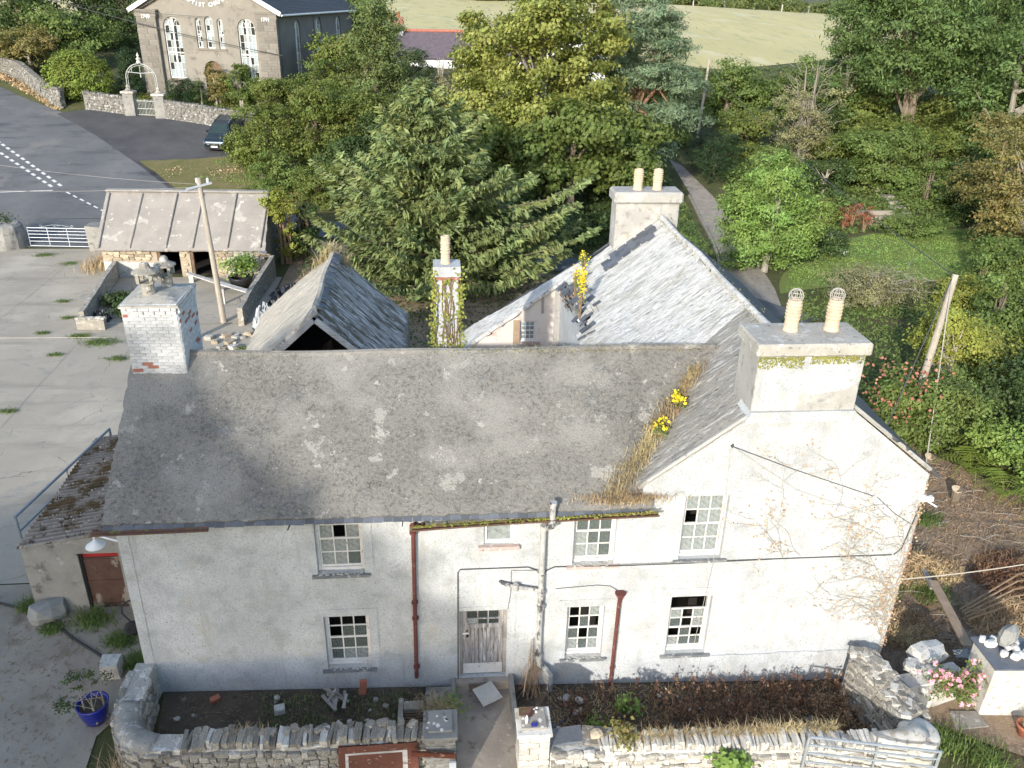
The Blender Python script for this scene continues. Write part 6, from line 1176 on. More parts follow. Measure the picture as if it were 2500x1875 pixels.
# trees standing out of the picture behind the camera: they shade the left of the yard
big = tree('oak_tree', 'broad oak outside the picture, shading the left half', 'tree', (-18.6,-34,0), LR(6.0,22.6,8.8,7.5,44,81,.34), 30000, .85, 'mid', 'bark', .6, 16, 81, nl=10, clump=1.2)
copytree(big, 'second broad oak outside the picture at left', (-33,-31,0), 1.2, (1,1,.66))
# ---------------------------------------------------------------- more undergrowth
def base(name): return bpy.data.objects[name]
sh_mid = tree('filler_shrub', 'leafy green shrub between lawn and leaning pole', 'shrub', G3(34.5,21.5), LR(-1.3,3.6,2.9,2.4,18,121,.40), 13000, .17, 'mid', 'bark', .08, 2.6, 121, trunks=4, clump=.42)
sh_ylw = tree('filler_shrub', 'yellow-green shrub right of the leaning pole', 'shrub', G3(31.2,17.2), LR(-1.2,3.2,2.2,1.9,16,122,.42), 10000, .15, 'ivy', 'bark', .07, 2.2, 122, trunks=4, clump=.36)
sh_haw = tree('filler_shrub', 'olive hedge shrub at the foot of the ash', 'shrub', G3(50.5,57.5), LR(-1.3,4.6,4.0,3.0,20,123,.38), 14000, .22, 'haw', 'bark', .1, 3, 123, trunks=4, clump=.5)
sh_drk = tree('filler_shrub', 'dark evergreen shrub at the right edge below the browning tree', 'shrub', G3(38,20.5), LR(-1.3,4.4,3.2,2.8,18,124,.40), 13000, .18, 'dark', 'bark', .1, 3, 124, trunks=4, clump=.42)
for src, lb, x, y, rz, s in ((sh_mid,'green shrub at right edge level with the gable chimney',33.6,12.6,1.2,.9),(sh_drk,'dark shrub behind the fern bank',35.2,15.8,2.0,.9),(sh_mid,'green shrub along the lower lawn edge',37.5,27.6,.4,.8),(sh_ylw,'yellow-green shrub at lawn lower right corner',35.4,26.3,2.2,.8),(sh_drk,'dark undergrowth at the far right bank',33.5,8.8,.7,.85),(sh_ylw,'bright undergrowth beneath right edge shrubs',30.6,5.2,1.8,.7),
 (sh_haw,'olive shrub right of the birch foot',41.5,57.5,.5,.9),(sh_haw,'olive hedge shrub behind the birch',35.6,64,1.5,1.0),(sh_mid,'green shrub left of the birch foot',34.4,53.8,2.5,1.0),(sh_drk,'dark shrub filling the hedge below the birch',42.5,64.5,.2,1.2),(sh_haw,'hedge shrub behind broad dark shrub',47.5,60,2.9,1.1),(sh_mid,'green shrub right of the garden steps',46.8,50,1.1,1.0),(sh_drk,'shaded shrub at the right of the steps',49.5,47.5,.5,1.1),(sh_haw,'hedge shrub at right edge under the tall tree',54.5,58.5,2.0,1.2),(sh_mid,'low green shrub right of the lawn',46.8,38.5,2.6,.9),(sh_haw,'olive shrub at the right edge of the lawn',45.5,33.5,.9,.9),
 (sh_haw,'olive bush on the bank below the willow',5.2,55.5,.8,.9),(sh_mid,'green bush behind the spruce top',8.5,52.5,1.7,1.1),(sh_drk,'dark bush behind the spruce left side',3.4,48.5,2.4,1.1),(sh_haw,'hedge bush right of the car hedge',-.2,52.5,.3,1.15),(sh_mid,'bush at the bank foot behind the cart shed',-5.4,45.2,1.1,.62),(sh_haw,'low hedge bush beside the lane behind cart shed',-1.6,44.1,2.0,.6),(sh_drk,'dark bush beside lane left of spruce',2.6,43.0,.6,.75),(sh_drk,'dark bush overhanging lane behind the spruce',11.5,41.2,1.9,.8),
 (sh_drk,'dark shrub under the pine',20.4,49.5,.4,.95),(sh_mid,'shaded green shrub between pine and track',24.2,55,2.2,.8),(sh_mid,'green hedge shrub left of lane pole',29.2,67,1.4,1.0),(sh_haw,'hedge shrub in the field corner',26,70,2.6,1.2),(sh_mid,'green shrub behind pine towards the field',22.5,66,.6,1.2),(sh_haw,'hedge shrub under the ash right side',57.5,67,.3,1.3),(sh_mid,'hedge shrub behind the ash trunks',52.5,69.5,1.3,1.4),(sh_haw,'hedge shrub left behind the ash',47.2,68.5,2.1,1.3),(sh_drk,'dark shrub right behind the ash',62,64,1.0,1.3),(sh_haw,'chapel yard bush at the right pilaster',-6.6,60.2,.9,.7),(sh_mid,'chapel yard bush under the side windows',-3.6,62.5,2.1,1.0),(sh_haw,'bush along the chapel side wall',-.8,65.5,1.2,1.2),(sh_drk,'dark bush in front of the white house left end',4.2,69,.2,.8),(sh_haw,'bush below the white house wall',10.8,70,1.2,.9)):
    copytree(src, lb, (x, y, gz(x,y)), rz, (s,s,s), 'undergrowth shrubs')
def cover(name, label, poly, n, size, leaf, h, seed):
    r = np.random.default_rng(seed); P = np.array(scatter(poly, n, seed)); z = zg(P[:,0], P[:,1]); q = np.stack([P[:,0], P[:,1], z*0], 1); m = np.clip(.5+.9*noise3(q, .9, seed), 0, 1)
    C = np.stack([P[:,0], P[:,1], z+.06+h*m*r.random(n)], 1); v, f = leafquads(C, size, np.array([0,-.2,.9]), .55, .55); o = mk(name, npmesh(name, v, f), LF[leaf] if leaf in LF else M[leaf], label=label, cat='ground cover', kind='stuff'); return o
cover('ground_cover', 'rank grass and nettles over the garden beyond the lawn', [(30.5,38),(32,46),(31,60),(40,66),(58,62),(56,40),(48,32),(47.5,44),(38,42.6)], 26000, .26, 'mid', .7, 1)
cover('ground_cover', 'low green growth between lawn and fern bank', [(26.8,28.5),(33,30.6),(41,30),(42,18),(36,6),(31,3),(29,4.5),(26.8,8.6),(24.8,12.4),(22.6,15.8),(20,16),(22,22),(24,23.3)], 26000, .17, 'mid', .5, 2)
cover('ground_cover', 'shaded ivy over the hollow floor', [(-.5,43),(12,39.2),(17.5,36),(23,32),(25,38),(26.5,52),(26,58),(12,58),(0,56),(-2,51)], 20000, .24, 'dark', .6, 3)
cover('ground_cover', 'dark undergrowth between barn and lane', [(-.3,17),(6,16.2),(12,16.2),(18,15.6),(21.5,22),(19,28),(12,33),(4,36.2),(-1.5,37)], 12000, .17, 'dark', .4, 4)
cover('ground_cover', 'rough grass in the chapel yard', [(-22,61.3),(-18.6,60.4),(-8,57.2),(-2.5,56),(-2.5,66),(-6.5,61.8),(-18.4,64.4),(-24,66)], 9000, .2, 'haw', .35, 5)
cover('ground_cover', 'dry grass fringe along the roadside bank', [(-24.3,60.4),(-31,67.8),(-40,76),(-38.5,73.5),(-29.5,65),(-25,60.3)], 2500, .22, 'straw_d', .4, 6)
cover('ground_cover', 'hedge bottom growth at the field edge', [(20,72),(34,74),(56,80),(70,100),(76,122),(45,101),(30,96),(16,92)], 12000, .4, 'hedge', .9, 7)
cover('lawn_grass', 'uneven grass of the garden lawn', [(26.8,29.4),(29,30.3),(33,31.3),(39,31.8),(46.6,37.2),(46.6,43),(38,41.6),(31.8,37.8),(29.8,35.8)], 16000, .11, 'bright', .06, 8)
cover('verge_grass', 'tufty dry grass on the roadside verge', [(-15.1,50.2),(-8.9,50.8),(-2,50.4),(0,44.8),(-5.2,43.6),(-11.4,45.6),(-12.4,46.8)], 7000, .16, 'straw_d', .14, 9)
cover('verge_grass', 'greener grass patches on the roadside verge', [(-13,49.8),(-8.9,50.6),(-3,50.2),(-5.2,45.6),(-10,47.2)], 4000, .15, 'bright', .12, 10)
cover('track_grass', 'grass strip along the left of the track', [(22.6,33.4),(24.8,37.5),(25.7,43.5),(26.5,51.4),(26.6,57),(23.5,56),(22,44),(20,36.5)], 7000, .14, 'bright', .12, 11)
copytree(bpy.data.objects['edge_tree'], 'dark tree filling behind the ash on the left', G3(46.5,67.5), 1.0, (.85,.85,.75)); copytree(bpy.data.objects['edge_tree'], 'dark tall tree at the top right corner', G3(60,60), 2.2, (1,1,1.15)); copytree(bpy.data.objects['ash_tree'], 'second ash crown at the top right edge', G3(62,72), 2.0, (.9,.9,1.0))
# ---------------------------------------------------------------- front garden walls
WS = surf('limewash over stone', (.62,.595,.54), (.50,.475,.425), 3, .95, .6, 14, [('n', 6, .56, .62, (.30,.27,.23)), ('n', 3, .60, .66, (.42,.36,.26))], rnd=.18); M['wstone'] = WS
def litter(label, poly, n, seed):
    r = random.Random(seed); b = MB()
    for x, y in scatter(poly, n, seed): a = r.uniform(0,3.14); L = r.uniform(.03,.13); b.bar((x,y,.15),(x+L*math.cos(a),y+L*math.sin(a),.155),.008,.008)
    return mk('leaf_litter', b, M['twig_br'], org=(poly[0][0],poly[0][1],.12), label=label, cat='litter', kind='stuff')
def garden_wall(name, label, path, th, ztop, mat, capmat):
    """wall core following a polyline of centre points; returns the object and its sampled points"""
    o = thing(name, label, 'wall', (path[0][0], path[0][1], gz(*path[0]))); P = []
    for a, c in zip(path[:-1], path[1:]):
        n = max(2, int(math.dist(a, c)/.18)); P += [(a[0]+(c[0]-a[0])*k/n, a[1]+(c[1]-a[1])*k/n) for k in range(n)]
    P.append(path[-1]); V = []; k = len(P)
    for i, p in enumerate(P):
        q0 = P[max(0,i-1)]; q1 = P[min(k-1,i+1)]; d = Vector((q1[0]-q0[0], q1[1]-q0[1])).normalized(); nr = Vector((d.y, -d.x)); z = ztop(i/(k-1)); g = gz(*p)-.35
        for (s, zz) in ((-.5,g),(-.48,z),(.46,z),(.58,g)): V.append((p[0]+nr.x*th*s+random.uniform(-.012,.012), p[1]+nr.y*th*s+random.uniform(-.012,.012), zz))
    F = [(i*4+j, (i+1)*4+j, (i+1)*4+(j+1)%4, i*4+(j+1)%4) for i in range(k-1) for j in range(4)]+[(0,1,2,3),((k-1)*4+3,(k-1)*4+2,(k-1)*4+1,(k-1)*4)]
    mk('wall_core', MB().add(V, F), M[mat], o); return o, P
def dress(o, P, th, ztop, i0, i1, smat, cope=True, cw=(.045,.13), sw=(.10,.36), sh=.105, ch=.22, lo=-.2, out=1):
    pts = [Vector(p) for p in P]; L = [0]
    for a, c in zip(pts[:-1], pts[1:]): L.append(L[-1]+(c-a).length)
    T = L[-1]
    def at(s):
        j = max(0, min(len(L)-2, int(np.searchsorted(L, s))-1)); f = (s-L[j])/(L[j+1]-L[j]); d = (pts[j+1]-pts[j]).normalized(); return pts[j].lerp(pts[j+1], f), d, ztop(s/T)
    s = i0*T
    while cope and s < i1*T:
        w = random.uniform(*cw); p, d, z = at(s+w/2); h = ch*random.uniform(.8,1.25)
        inst('coping_stone', random.choice(SLABS), o, (p.x+random.uniform(-.02,.02), p.y+random.uniform(-.025,.025), z+h*.28), (random.uniform(-.14,.14),random.uniform(-.24,.24),math.atan2(d.y,d.x)+random.uniform(-.16,.16)), (w,th*random.uniform(.75,1.12),h*random.uniform(.75,1.2)), M[smat if random.random() < .65 else 'wstone']); s += w+.006
    z = 0; p0, d0, zt0 = at(i0*T)
    zt = zt0-.12 if cope else zt0-.04; lev = 0
    while zt-lev > gz(p0.x,p0.y)+lo:
        s = i0*T+random.uniform(0,.15)
        while s < i1*T-.05:
            w = random.uniform(*sw); p, d, zz = at(min(T, s+w/2)); nr = Vector((d.y,-d.x))*out; q = p+nr*th*(.50+.06*lev)
            inst('stone', random.choice(STONES), o, (q.x, q.y, zz-(.12 if cope else .05)-lev+random.uniform(-.02,.02)), (random.uniform(-.1,.1),random.uniform(-.12,.12),math.atan2(d.y,d.x)+random.uniform(-.08,.08)), (w,.15,sh*random.uniform(.7,1.35)), M[smat if random.random() < .7 else 'stone']); s += w+.012
        lev += sh
TH = .44
zl = lambda t: 1.02-.06*t+.03*math.sin(t*17)
arc = [(.02,.02),(.02,-.75)]+[(.95-.93*math.cos(a), -1.12-1.16*math.sin(a)) for a in np.linspace(.05, 1.5, 9)]+[(6.42,-2.36)]
gl_, Pl = garden_wall('garden_wall', 'curved lichened garden wall left of the front path', arc, TH, zl, 'stone', 'stone')
dress(gl_, Pl, TH, zl, .40, 1.0, 'stone_dk', sw=(.12,.3), sh=.12, ch=.18, cw=(.05,.17)); dress(gl_, Pl, TH, zl, .03, .38, 'stone_dk', cope=False)
dress(gl_, Pl, TH, zl, .05, .3, 'stone_dk', cope=False, out=-1)
# rounded mortar cap over the curved end
b = MB(); seg = [p for i, p in enumerate(Pl) if .10 < i/(len(Pl)-1) < .43]; V = []
for i, p in enumerate(seg):
    q0 = seg[max(0,i-1)]; q1 = seg[min(len(seg)-1,i+1)]; d = Vector((q1[0]-q0[0],q1[1]-q0[1])).normalized(); nr = Vector((d.y,-d.x))
    for a in np.linspace(0, math.pi, 7): V.append((p[0]-nr.x*math.cos(a)*TH*.60, p[1]-nr.y*math.cos(a)*TH*.60, .88+.24*math.sin(a)**.6+random.uniform(-.012,.012)))
k = len(seg); mk('mortar_cap', b.add(V, [(i*7+j,(i+1)*7+j,(i+1)*7+j+1,i*7+j+1) for i in range(k-1) for j in range(6)]+[tuple(range(7)), tuple(range((k-1)*7+6,(k-1)*7-1,-1))]), M['stone'], gl_, smooth=True)
for k in range(20): inst('loose_stone', random.choice(STONES), gl_, (2.0+k*.215+random.uniform(-.05,.05),-2.18+random.uniform(-.05,.04),1.10+random.uniform(-.02,.03)), (random.uniform(-.3,.3),random.uniform(-.2,.2),random.uniform(0,3)), (random.uniform(.14,.3),random.uniform(.12,.2),.09), M['stone_dk'])
zr = lambda t: .62-.05*t+.02*math.sin(t*21)
gr_, Pr = garden_wall('garden_wall', 'straight limewashed garden wall right of the front path', [(8.98,-2.5),(12,-2.62),(16.6,-2.92)], TH, zr, 'white_stone', 'stone')
dress(gr_, Pr, TH, zr, .135, .93, 'wstone', cw=(.05,.10), sh=.12, lo=-.15); dress(gr_, Pr, TH, zr, 0, .135, 'wstone', cope=False, sh=.12, lo=-.1)
er_, Pe = garden_wall('garden_wall', 'flat-topped rubble return wall at the gable corner', [(16.75,-.45),(17.0,-1.3),(17.2,-2.2)], .62, lambda t: .85-.2*t, 'stone', 'stone')
for k in range(70): t = random.random(); inst('cap_stone', random.choice(SLABS), er_, (16.75+.45*t+random.uniform(-.25,.25),-.45-1.75*t,.86-.2*t+random.uniform(-.02,.02)), (random.uniform(-.12,.12),random.uniform(-.12,.12),random.uniform(-.5,.5)), (random.uniform(.08,.26),random.uniform(.16,.34),.10), M['stone_dk' if k % 3 else 'wstone'])
dress(er_, Pe, .62, lambda t: .85-.2*t, .02, 1, 'stone_dk', cope=False, out=1); dress(er_, Pe, .62, lambda t: .85-.2*t, .02, 1, 'stone_dk', cope=False, out=-1)
b = MB().lathe([(.45,-1.1),(.43,-.05),(.40,.02),(.30,.07),(.1,.09)], (17.12,-2.62,.56), 18); mk('round_end', b.jit(.008), M['wstone'], er_, smooth=True)
mk('round_cap', MB().tube([(15.9,-2.9,.60),(16.5,-2.86,.60),(16.9,-2.78,.58),(17.1,-2.66,.56)], .235, 12), M['wstone'], er_, smooth=True)
# gate piers
for (x0, x1), lb, mt in (((6.38,7.0),'grey gate pier with lichened stepped cap, left of the path','render_g'), ((8.3,8.95),'pale block gate pier with rusty stained top, right of the path','wstone')):
    o = thing('gate_pier', lb, 'pier', ((x0+x1)/2,-2.42,.05)); zt = 1.28 if x0 < 8 else 1.22; mk('shaft', MB().box(x0+.03,x1-.03,-2.74,-2.08,-.4,zt-.06), M['mortar'], o)
    for r in range(7):
        z = zt-.14-r*.17; xa = x0+.0; 
        for (a, e) in (((x0,(x0+x1)/2+.1),((x0+x1)/2+.1,x1)) if r % 2 else ((x0,(x0+x1)/2-.1),((x0+x1)/2-.1,x1))): inst('block', BRICKS[r % 5], o, ((a+e)/2,-2.43,z), (0,0,0), (e-a-.012,.66,.158), M[mt])
    mk('cap', MB().box(x0-.04,x1+.04,-2.80,-2.04,zt-.05,zt+.03), M['render_g'] if x0 < 8 else M['wstone'], o, bev=.012); mk('cap_step', MB().box(x0+.06,x1-.06,-2.66,-2.1,zt+.03,zt+.085), M['render_g'] if x0 < 8 else M['roof_shed'], o, bev=.012)
    for k in range(9 if x0 < 8 else 4):
        x = random.uniform(x0+.02,x1-.12); y = random.uniform(-2.7,-2.2); r = random.uniform(.025,.06); mk('lichen_patch', MB().prism([(x+r*math.cos(t)*random.uniform(.6,1.2), y+r*math.sin(t)*random.uniform(.6,1.2)) for t in np.linspace(0,5.6,8)], zt+.0855, zt+.0875, 'z'), M['rock_w'], o)
mk('bottle', MB().lathe([(.03,0),(.034,.08),(.034,.14),(.018,.17),(.018,.21)], (8.47,-2.52,1.31), 12), M['white'], org=(8.47,-2.52,1.31), label='small white bottle on the right gate pier', cat='bottle', smooth=True)
mk('black_box', MB().box(8.56,8.69,-2.62,-2.54,1.31,1.34), M['blueglaze'], org=(8.62,-2.58,1.31), label='little dark flat box on the right gate pier', cat='box')
mk('rust_tray', MB().prism([(8.33,-2.32),(8.6,-2.36),(8.72,-2.2),(8.66,-2.1),(8.34,-2.1)], 1.307, 1.325, 'z'), M['gutter'], org=(8.5,-2.2,1.305), label='rusty brown flake plate on the right gate pier', cat='scrap')
for k, (x, y, s) in enumerate(((8.70,-2.25,.05),(8.66,-2.18,.04),(8.72,-2.15,.045))): inst('pebble', ROCKS[k], None, (x,y,1.33), (0,0,k), (s,s,s*.8), M['rock_w'], label='white pebble on the right gate pier', cat='pebble', group='pebbles on gate pier')
inst('slate_slab', SLABS[0], None, (9.35,-2.36,.70), (.03,0,.1), (.78,.42,.06), M['slate'], label='flat dark slate slab on the wall beside right pier', cat='slab'); inst('slate_slab', SLABS[2], None, (10.1,-2.42,.70), (.02,0,-.15), (.8,.46,.06), M['stone_dk'], label='second slate slab carrying a tan stone', cat='slab')
inst('tan_stone', ROCKS[3], None, (9.98,-2.44,.80), (0,0,.4), (.26,.2,.14), M['stone_tan'], label='tan stone resting on the slate slab', cat='stone')
mk('square_board', MB().box(-.26,.26,-.26,.26,0,.015).xf(Matrix.Translation((7.78,-.52,.12)) @ Matrix.Rotation(R_(28),4,'Z') @ Matrix.Rotation(R_(8),4,'X')), surf('pale board', (.50,.475,.43), (.42,.40,.36), 4, .9, .2), org=(7.78,-.52,.1), label='pale square board lying on the path at the door', cat='board')
mk('door_mat', MB().box(7.36,7.78,-.36,-.2,.08,.11), M['wood_br'], org=(7.5,-.3,.08), label='rotten brown strip by the doorstep', cat='mat')
for x in (7.0,8.36): mk('path_edging', MB().box(x-.05,x+.05,-1.95,-.02,-.2,.22 if x > 8 else .16).jit(.015), M['render_g'], org=(x,-1,0), label='low concrete edging on the %s of the front path' % ('left' if x < 8 else 'right'), cat='edging')
# drain grate, rubble, junk in the beds
o = thing('drain_grate', 'rusty iron grate beside the left pier', 'grate', (6.1,-1.3,.1)); [mk('bar', MB().box(5.87,6.33,-1.62+k*.075,-1.585+k*.075,.13,.16), M['wood_br'], o) for k in range(9)]; mk('kerb_block', MB().box(5.72,5.84,-1.75,-.6,.02,.2).box(5.85,6.3,-.95,-.7,.02,.2).jit(.01), M['mortar'], o)
mk('bed_slab', MB().box(6.35,6.95,-1.0,-.25,.04,.13).jit(.01), M['render_g'], org=(6.6,-.6,.05), label='grey slab under the red downpipe', cat='slab')
def scatter_stones(n, x0, x1, y0, y1, label, grp, mats, s0=.06, s1=.2, sd_=1):
    r = random.Random(sd_)
    for k in range(n):
        x = r.uniform(x0,x1); y = r.uniform(y0,y1); s = r.uniform(s0,s1); inst('loose_stone', r.choice(ROCKS), None, (x,y,gz(x,y)+.06+s*.22), (0,0,r.uniform(0,3)), (s,s*.75,s*.55), M[r.choice(mats)], label=label, cat='stone', group=grp)
scatter_stones(26, .8,6.6,-1.8,-.2, 'loose stone on the soil of the left front bed', 'stones in left bed', ['stone','stone_dk','white_stone'], .05, .16, 2)
scatter_stones(34, 9.2,16.4,-2.1,-.25, 'loose stone on the soil of the right front bed', 'stones in right bed', ['stone','wstone','slate'], .05, .2, 3)
inst('upright_brick', BRICKS[0], None, (4.9,-.35,.34), (0,.1,.2), (.16,.07,.42), M['terra_r'], label='reddish broken brick propped by the lower left window', cat='brick'); inst('white_block', SLABS[3], None, (3.05,-.75,.18), (0,0,.2), (.24,.18,.16), M['white_stone'], label='pale block lying in the left bed', cat='block'); inst('upright_brick', BRICKS[2], None, (1.55,-.4,.24), (.3,0,.6), (.22,.12,.12), M['terra_r'], label='red brick piece near the curved wall', cat='brick')
o = thing('junk_heap', 'small heap of broken timber and stones under the lower left window', 'rubble', (4.3,-.6,.1)); 
for k in range(9): a = random.uniform(0,3); mk('scrap', MB().bar((4.3+random.uniform(-.3,.3),-.6+random.uniform(-.2,.2),.12),(4.3+random.uniform(-.35,.35),-.5+random.uniform(-.2,.2),random.uniform(.2,.5)),.07,.04), M['wood_g'], o)
# plants in the beds
blades('weed_patch', [(x,y,gz(x,y)+.05) for x, y in scatter([(2.5,-.2),(6.3,-.2),(6.3,-2.0),(2.5,-2.0)], 1500, 4)], .14,.018, M['blade'], None, .7, 8, 'green weeds over the left front bed', 'weeds', kind='stuff', org=(4.4,-1,.05))
def deadstalks(label, poly, n, h, seed, mat='dead', org=None):
    r = random.Random(seed); pts = scatter(poly, n, seed); o_ = (pts[0][0],pts[0][1],gz(*pts[0])); V = []; F = []; b = MB(); C = []
    for x, y in pts:
        hh = h*r.uniform(.35,1.2); e = (x+r.gauss(0,.12), y+r.gauss(0,.10), gz(x,y)+.03+hh); b.tube([(x,y,gz(x,y)),((x+e[0])/2+r.gauss(0,.03),(y+e[1])/2,gz(x,y)+hh*.55),e],[.009,.007,.003],4,False)
        for k in range(12): t = r.uniform(.3,1); C.append((x+(e[0]-x)*t+r.gauss(0,.03), y+(e[1]-y)*t+r.gauss(0,.03), gz(x,y)+hh*t))
    o = thing('dead_dock_patch', label, 'weeds', o_); mk('stalks', b, M['twig_dk'], o, kind='stuff'); v, f = leafquads(np.array(C), .075, np.array([0,0,.6]), .9, .5); mk('seed_heads', npmesh('seeds', v-np.array(o_), f), M[mat], o, kind='stuff'); return o
deadstalks('dark reddish dead docks massed below the gable wall', [(11.6,-.35),(16.4,-.3),(16.5,-1.9),(12.6,-2.2)], 420, .62, 5); deadstalks('sparse dark dead stems left of the short downpipe', [(9.5,-.3),(11.6,-.3),(12.2,-2.1),(9.6,-2.1)], 110, .42, 6)
blades('ground_litter', [(x,y,gz(x,y)+.05) for x, y in scatter([(9.2,-.1),(16.6,-.1),(16.6,-2.2),(9.2,-2.2)], 2600, 7)], .12,.014, M['straw_d'], None, 1.6, 9, 'dry brown litter over the right front bed', 'litter', kind='stuff', org=(13,-1,-.4), bend=1.6)
blades('wall_grass', [(10.6+random.random()*4.6,-2.50-.04*random.random()-random.random()*.12,.66) for _ in range(1500)], .38,.014, M['straw'], None, .75, 10, 'bleached grass drooping over the right garden wall', 'dry grass', org=(12.5,-2.6,.6), bend=1.3, dirb=(.1,.15))
blades('wall_grass', [(2.6+random.gauss(0,.3),-2.2+random.gauss(0,.06),1.05) for _ in range(160)], .26,.012, M['straw'], None, .8, 11, 'dry tuft on the left garden wall', 'dry grass', org=(2.6,-2.2,1.0), bend=1.2)
blades('grass_tuft', [(6.6+random.gauss(0,.16),-1.0+random.gauss(0,.14),.12) for _ in range(240)], .5,.015, M['straw'], None, .9, 12, 'straw coloured tuft beside the door path', 'dry grass', org=(6.6,-1.0,.1), bend=1.2)
for k, (x, y, s) in enumerate(((6.85,-.8,.3),(11.0,-1.0,.35),(10.2,-1.5,.25),(15.7,-2.1,.2))): weed('green_weed', ['green weed at the path side by the door','green weed at the foot of short downpipe','small green weed behind the slate slabs','little reddish weed at the right wall end'][k], (x,y,gz(x,y)+.05), s, s*1.4, 260, 'bright' if k < 3 else 'rust', .09, 20+k)
weed('red_willowherb', 'reddish-green willowherb growing at the wall top by slabs', (10.55,-2.55,.55), .22, .75, 260, 'brown', .1, 31)
b = MB(); [b.tube([(8.72+random.gauss(0,.2),-.4+random.gauss(0,.1),-.1),(8.85+random.gauss(0,.13),-.2,.4),(8.95+random.gauss(0,.08),-.16,random.uniform(.5,1.2))],[.009,.007,.003],4) for _ in range(30)]; mk('dead_creeper', b, M['twig_br'], org=(8.8,-.3,-.1), label='bundle of dead brown stems at the soil pipe foot', cat='dead plant')
mk('broom', MB().tube([(8.62,-.55,0),(8.84,-.12,1.35)], .016, 6), M['wood_tan'], org=(8.62,-.55,0), label='thin wooden stick leaning by the soil pipe', cat='stick')
# in front of the walls
o = thing('panel_door', 'old brown panelled door propped against the left garden wall', 'door', (5.5,-3.0,.1)); TM = Matrix.Translation((5.42,-2.98,.10)) @ Matrix.Rotation(R_(-24),4,'X') @ Matrix.Rotation(R_(-1),4,'Y')
BD = surf('brown varnished door', (.13,.042,.024), (.10,.034,.021), 4, .6, .3, 16, [('n', 6, .62, .66, (.42,.34,.26), (1,1,3))])
b = MB().box(-.80,-.66,-.03,.03,0,.98).box(.60,.82,-.03,.03,0,.98).box(-.66,.60,-.029,.029,.84,.98).box(-.66,.60,-.029,.029,0,.16); mk('frame', b.xf(TM), BD, o); mk('panel', MB().box(-.60,.50,-.012,.012,.30,.80).xf(TM), BD, o); mk('moulding', MB().box(-.66,-.60,-.025,.01,.16,.84).box(.50,.60,-.025,.01,.16,.84).box(-.6,.5,-.024,.01,.80,.84).box(-.6,.5,-.024,.01,.16,.30).xf(TM), M['wood_w'], o)
mk('batten_board', MB().bar((6.1,-2.86,1.0),(7.0,-2.9,.92),.05,.12), BD, org=(6.1,-2.86,.9), label='brown batten sticking out from the propped door', cat='batten')
mk('pale_panel', MB().box(6.86,7.0,-3.02,-2.98,0,.86), surf('pale blue board', (.52,.56,.58), (.46,.50,.52), 3, .7, .1), org=(6.93,-3,0), label='narrow pale blue board leaning on the left pier', cat='board')
for k, (xa, ya, xb, yb, zb) in enumerate(((5.95,-3.2,6.15,-3.05,.35),(6.35,-3.2,6.6,-2.95,.42),(5.2,-3.25,5.6,-3.15,.22),(4.95,-3.2,5.15,-3.1,.26))): mk('timber_offcut', MB().bar((xa,ya,.1),(xb,yb,zb),.07,.05), M['wood_w'], org=(xa,ya,.1), label='pale timber offcut in front of the propped door', cat='timber', group='timber offcuts')
litter('dead leaves and straw over the left front bed', [(.6,-.2),(6.9,-.2),(6.9,-2.0),(1.2,-2.0)], 420, 15)
crumple('black_sheet', 'crumpled black plastic sheet at the foot of the left wall', (3.4,-3.0,.08), 1.15,.42,.28, 'blackpl', 11)
blades('wall_foot_grass', [(4.1+random.gauss(0,.5),-2.78+random.gauss(0,.12),.1) for _ in range(700)], .34,.016, M['blade'], None, .7, 13, 'green grass clump growing against the left wall', 'grass', org=(4.1,-2.8,.1))
blades('dry_stalks', [(.3+random.gauss(0,.35),-2.35+random.gauss(0,.25),.1) for _ in range(260)], .6,.014, M['straw_d'], None, .7, 14, 'tall brown dry stalks at the wall curve', 'dry grass', org=(.3,-2.3,.1))
tree('bramble_shrub', 'leafy green bramble growing up the right garden wall', 'shrub', (12.6,-3.15,-.45), LR(.2,1.15,.6,.3,8,91,.45), 900, .12, 'bright', 'twig', .02, .8, 91, clump=.2, asp=.8); tree('bramble_shrub', 'mixed weeds at the foot of the right pier', 'shrub', (9.6,-3.1,-.3), LR(0,.8,.6,.25,8,92,.45), 800, .10, 'mid', 'twig', .02, .5, 92, clump=.2)
blades('wall_foot_grass', [(13.2+random.gauss(0,1.0),-3.15+random.gauss(0,.08),-.4) for _ in range(500)], .7,.016, M['straw_d'], None, .5, 15, 'tall dry stems against the right garden wall', 'dry grass', org=(13.2,-3.1,-.4))
fieldgate('galvanised gate leaning in front of the right wall end', (14.2,-3.3,.29), (17.22,-3.26,-.42), 1.1, 5, 'galv', .024, (.52,))
# ---------------------------------------------------------------- left foreground
o = thing('blue_pot', 'glossy cobalt blue pot with a straggly shrub', 'pot', (-.95,-.75,.13)); mk('pot_body', MB().lathe([(.18,0),(.22,.03),(.30,.28),(.325,.48),(.345,.54),(.31,.54),(.295,.48),(.27,.43)], (-.95,-.75,.13), 28), M['blueglaze'], o, smooth=True); mk('soil_top', MB().lathe([(.01,.45),(.285,.45)], (-.95,-.75,.13), 16, False), M['soil'], o)
tree('pot_shrub', 'straggly dark leaved shrub growing in the blue pot', 'shrub', (-.95,-.75,.56), [(-.35,.1,.62,.22,.2,.2),(.28,.1,.55,.22,.2,.25),(.0,.2,.75,.18,.15,.15),(-.5,-.2,.25,.2,.2,.12)], 900, .055, 'dark', 'bark_l', .025, .5, 93, nl=4, clump=.10, trunks=3)
inst('white_block', SLABS[4], None, (-1.05,.62,.36), (.1,.05,.1), (.42,.38,.5), M['white_stone'], label='white painted stone block behind the blue pot', cat='block')
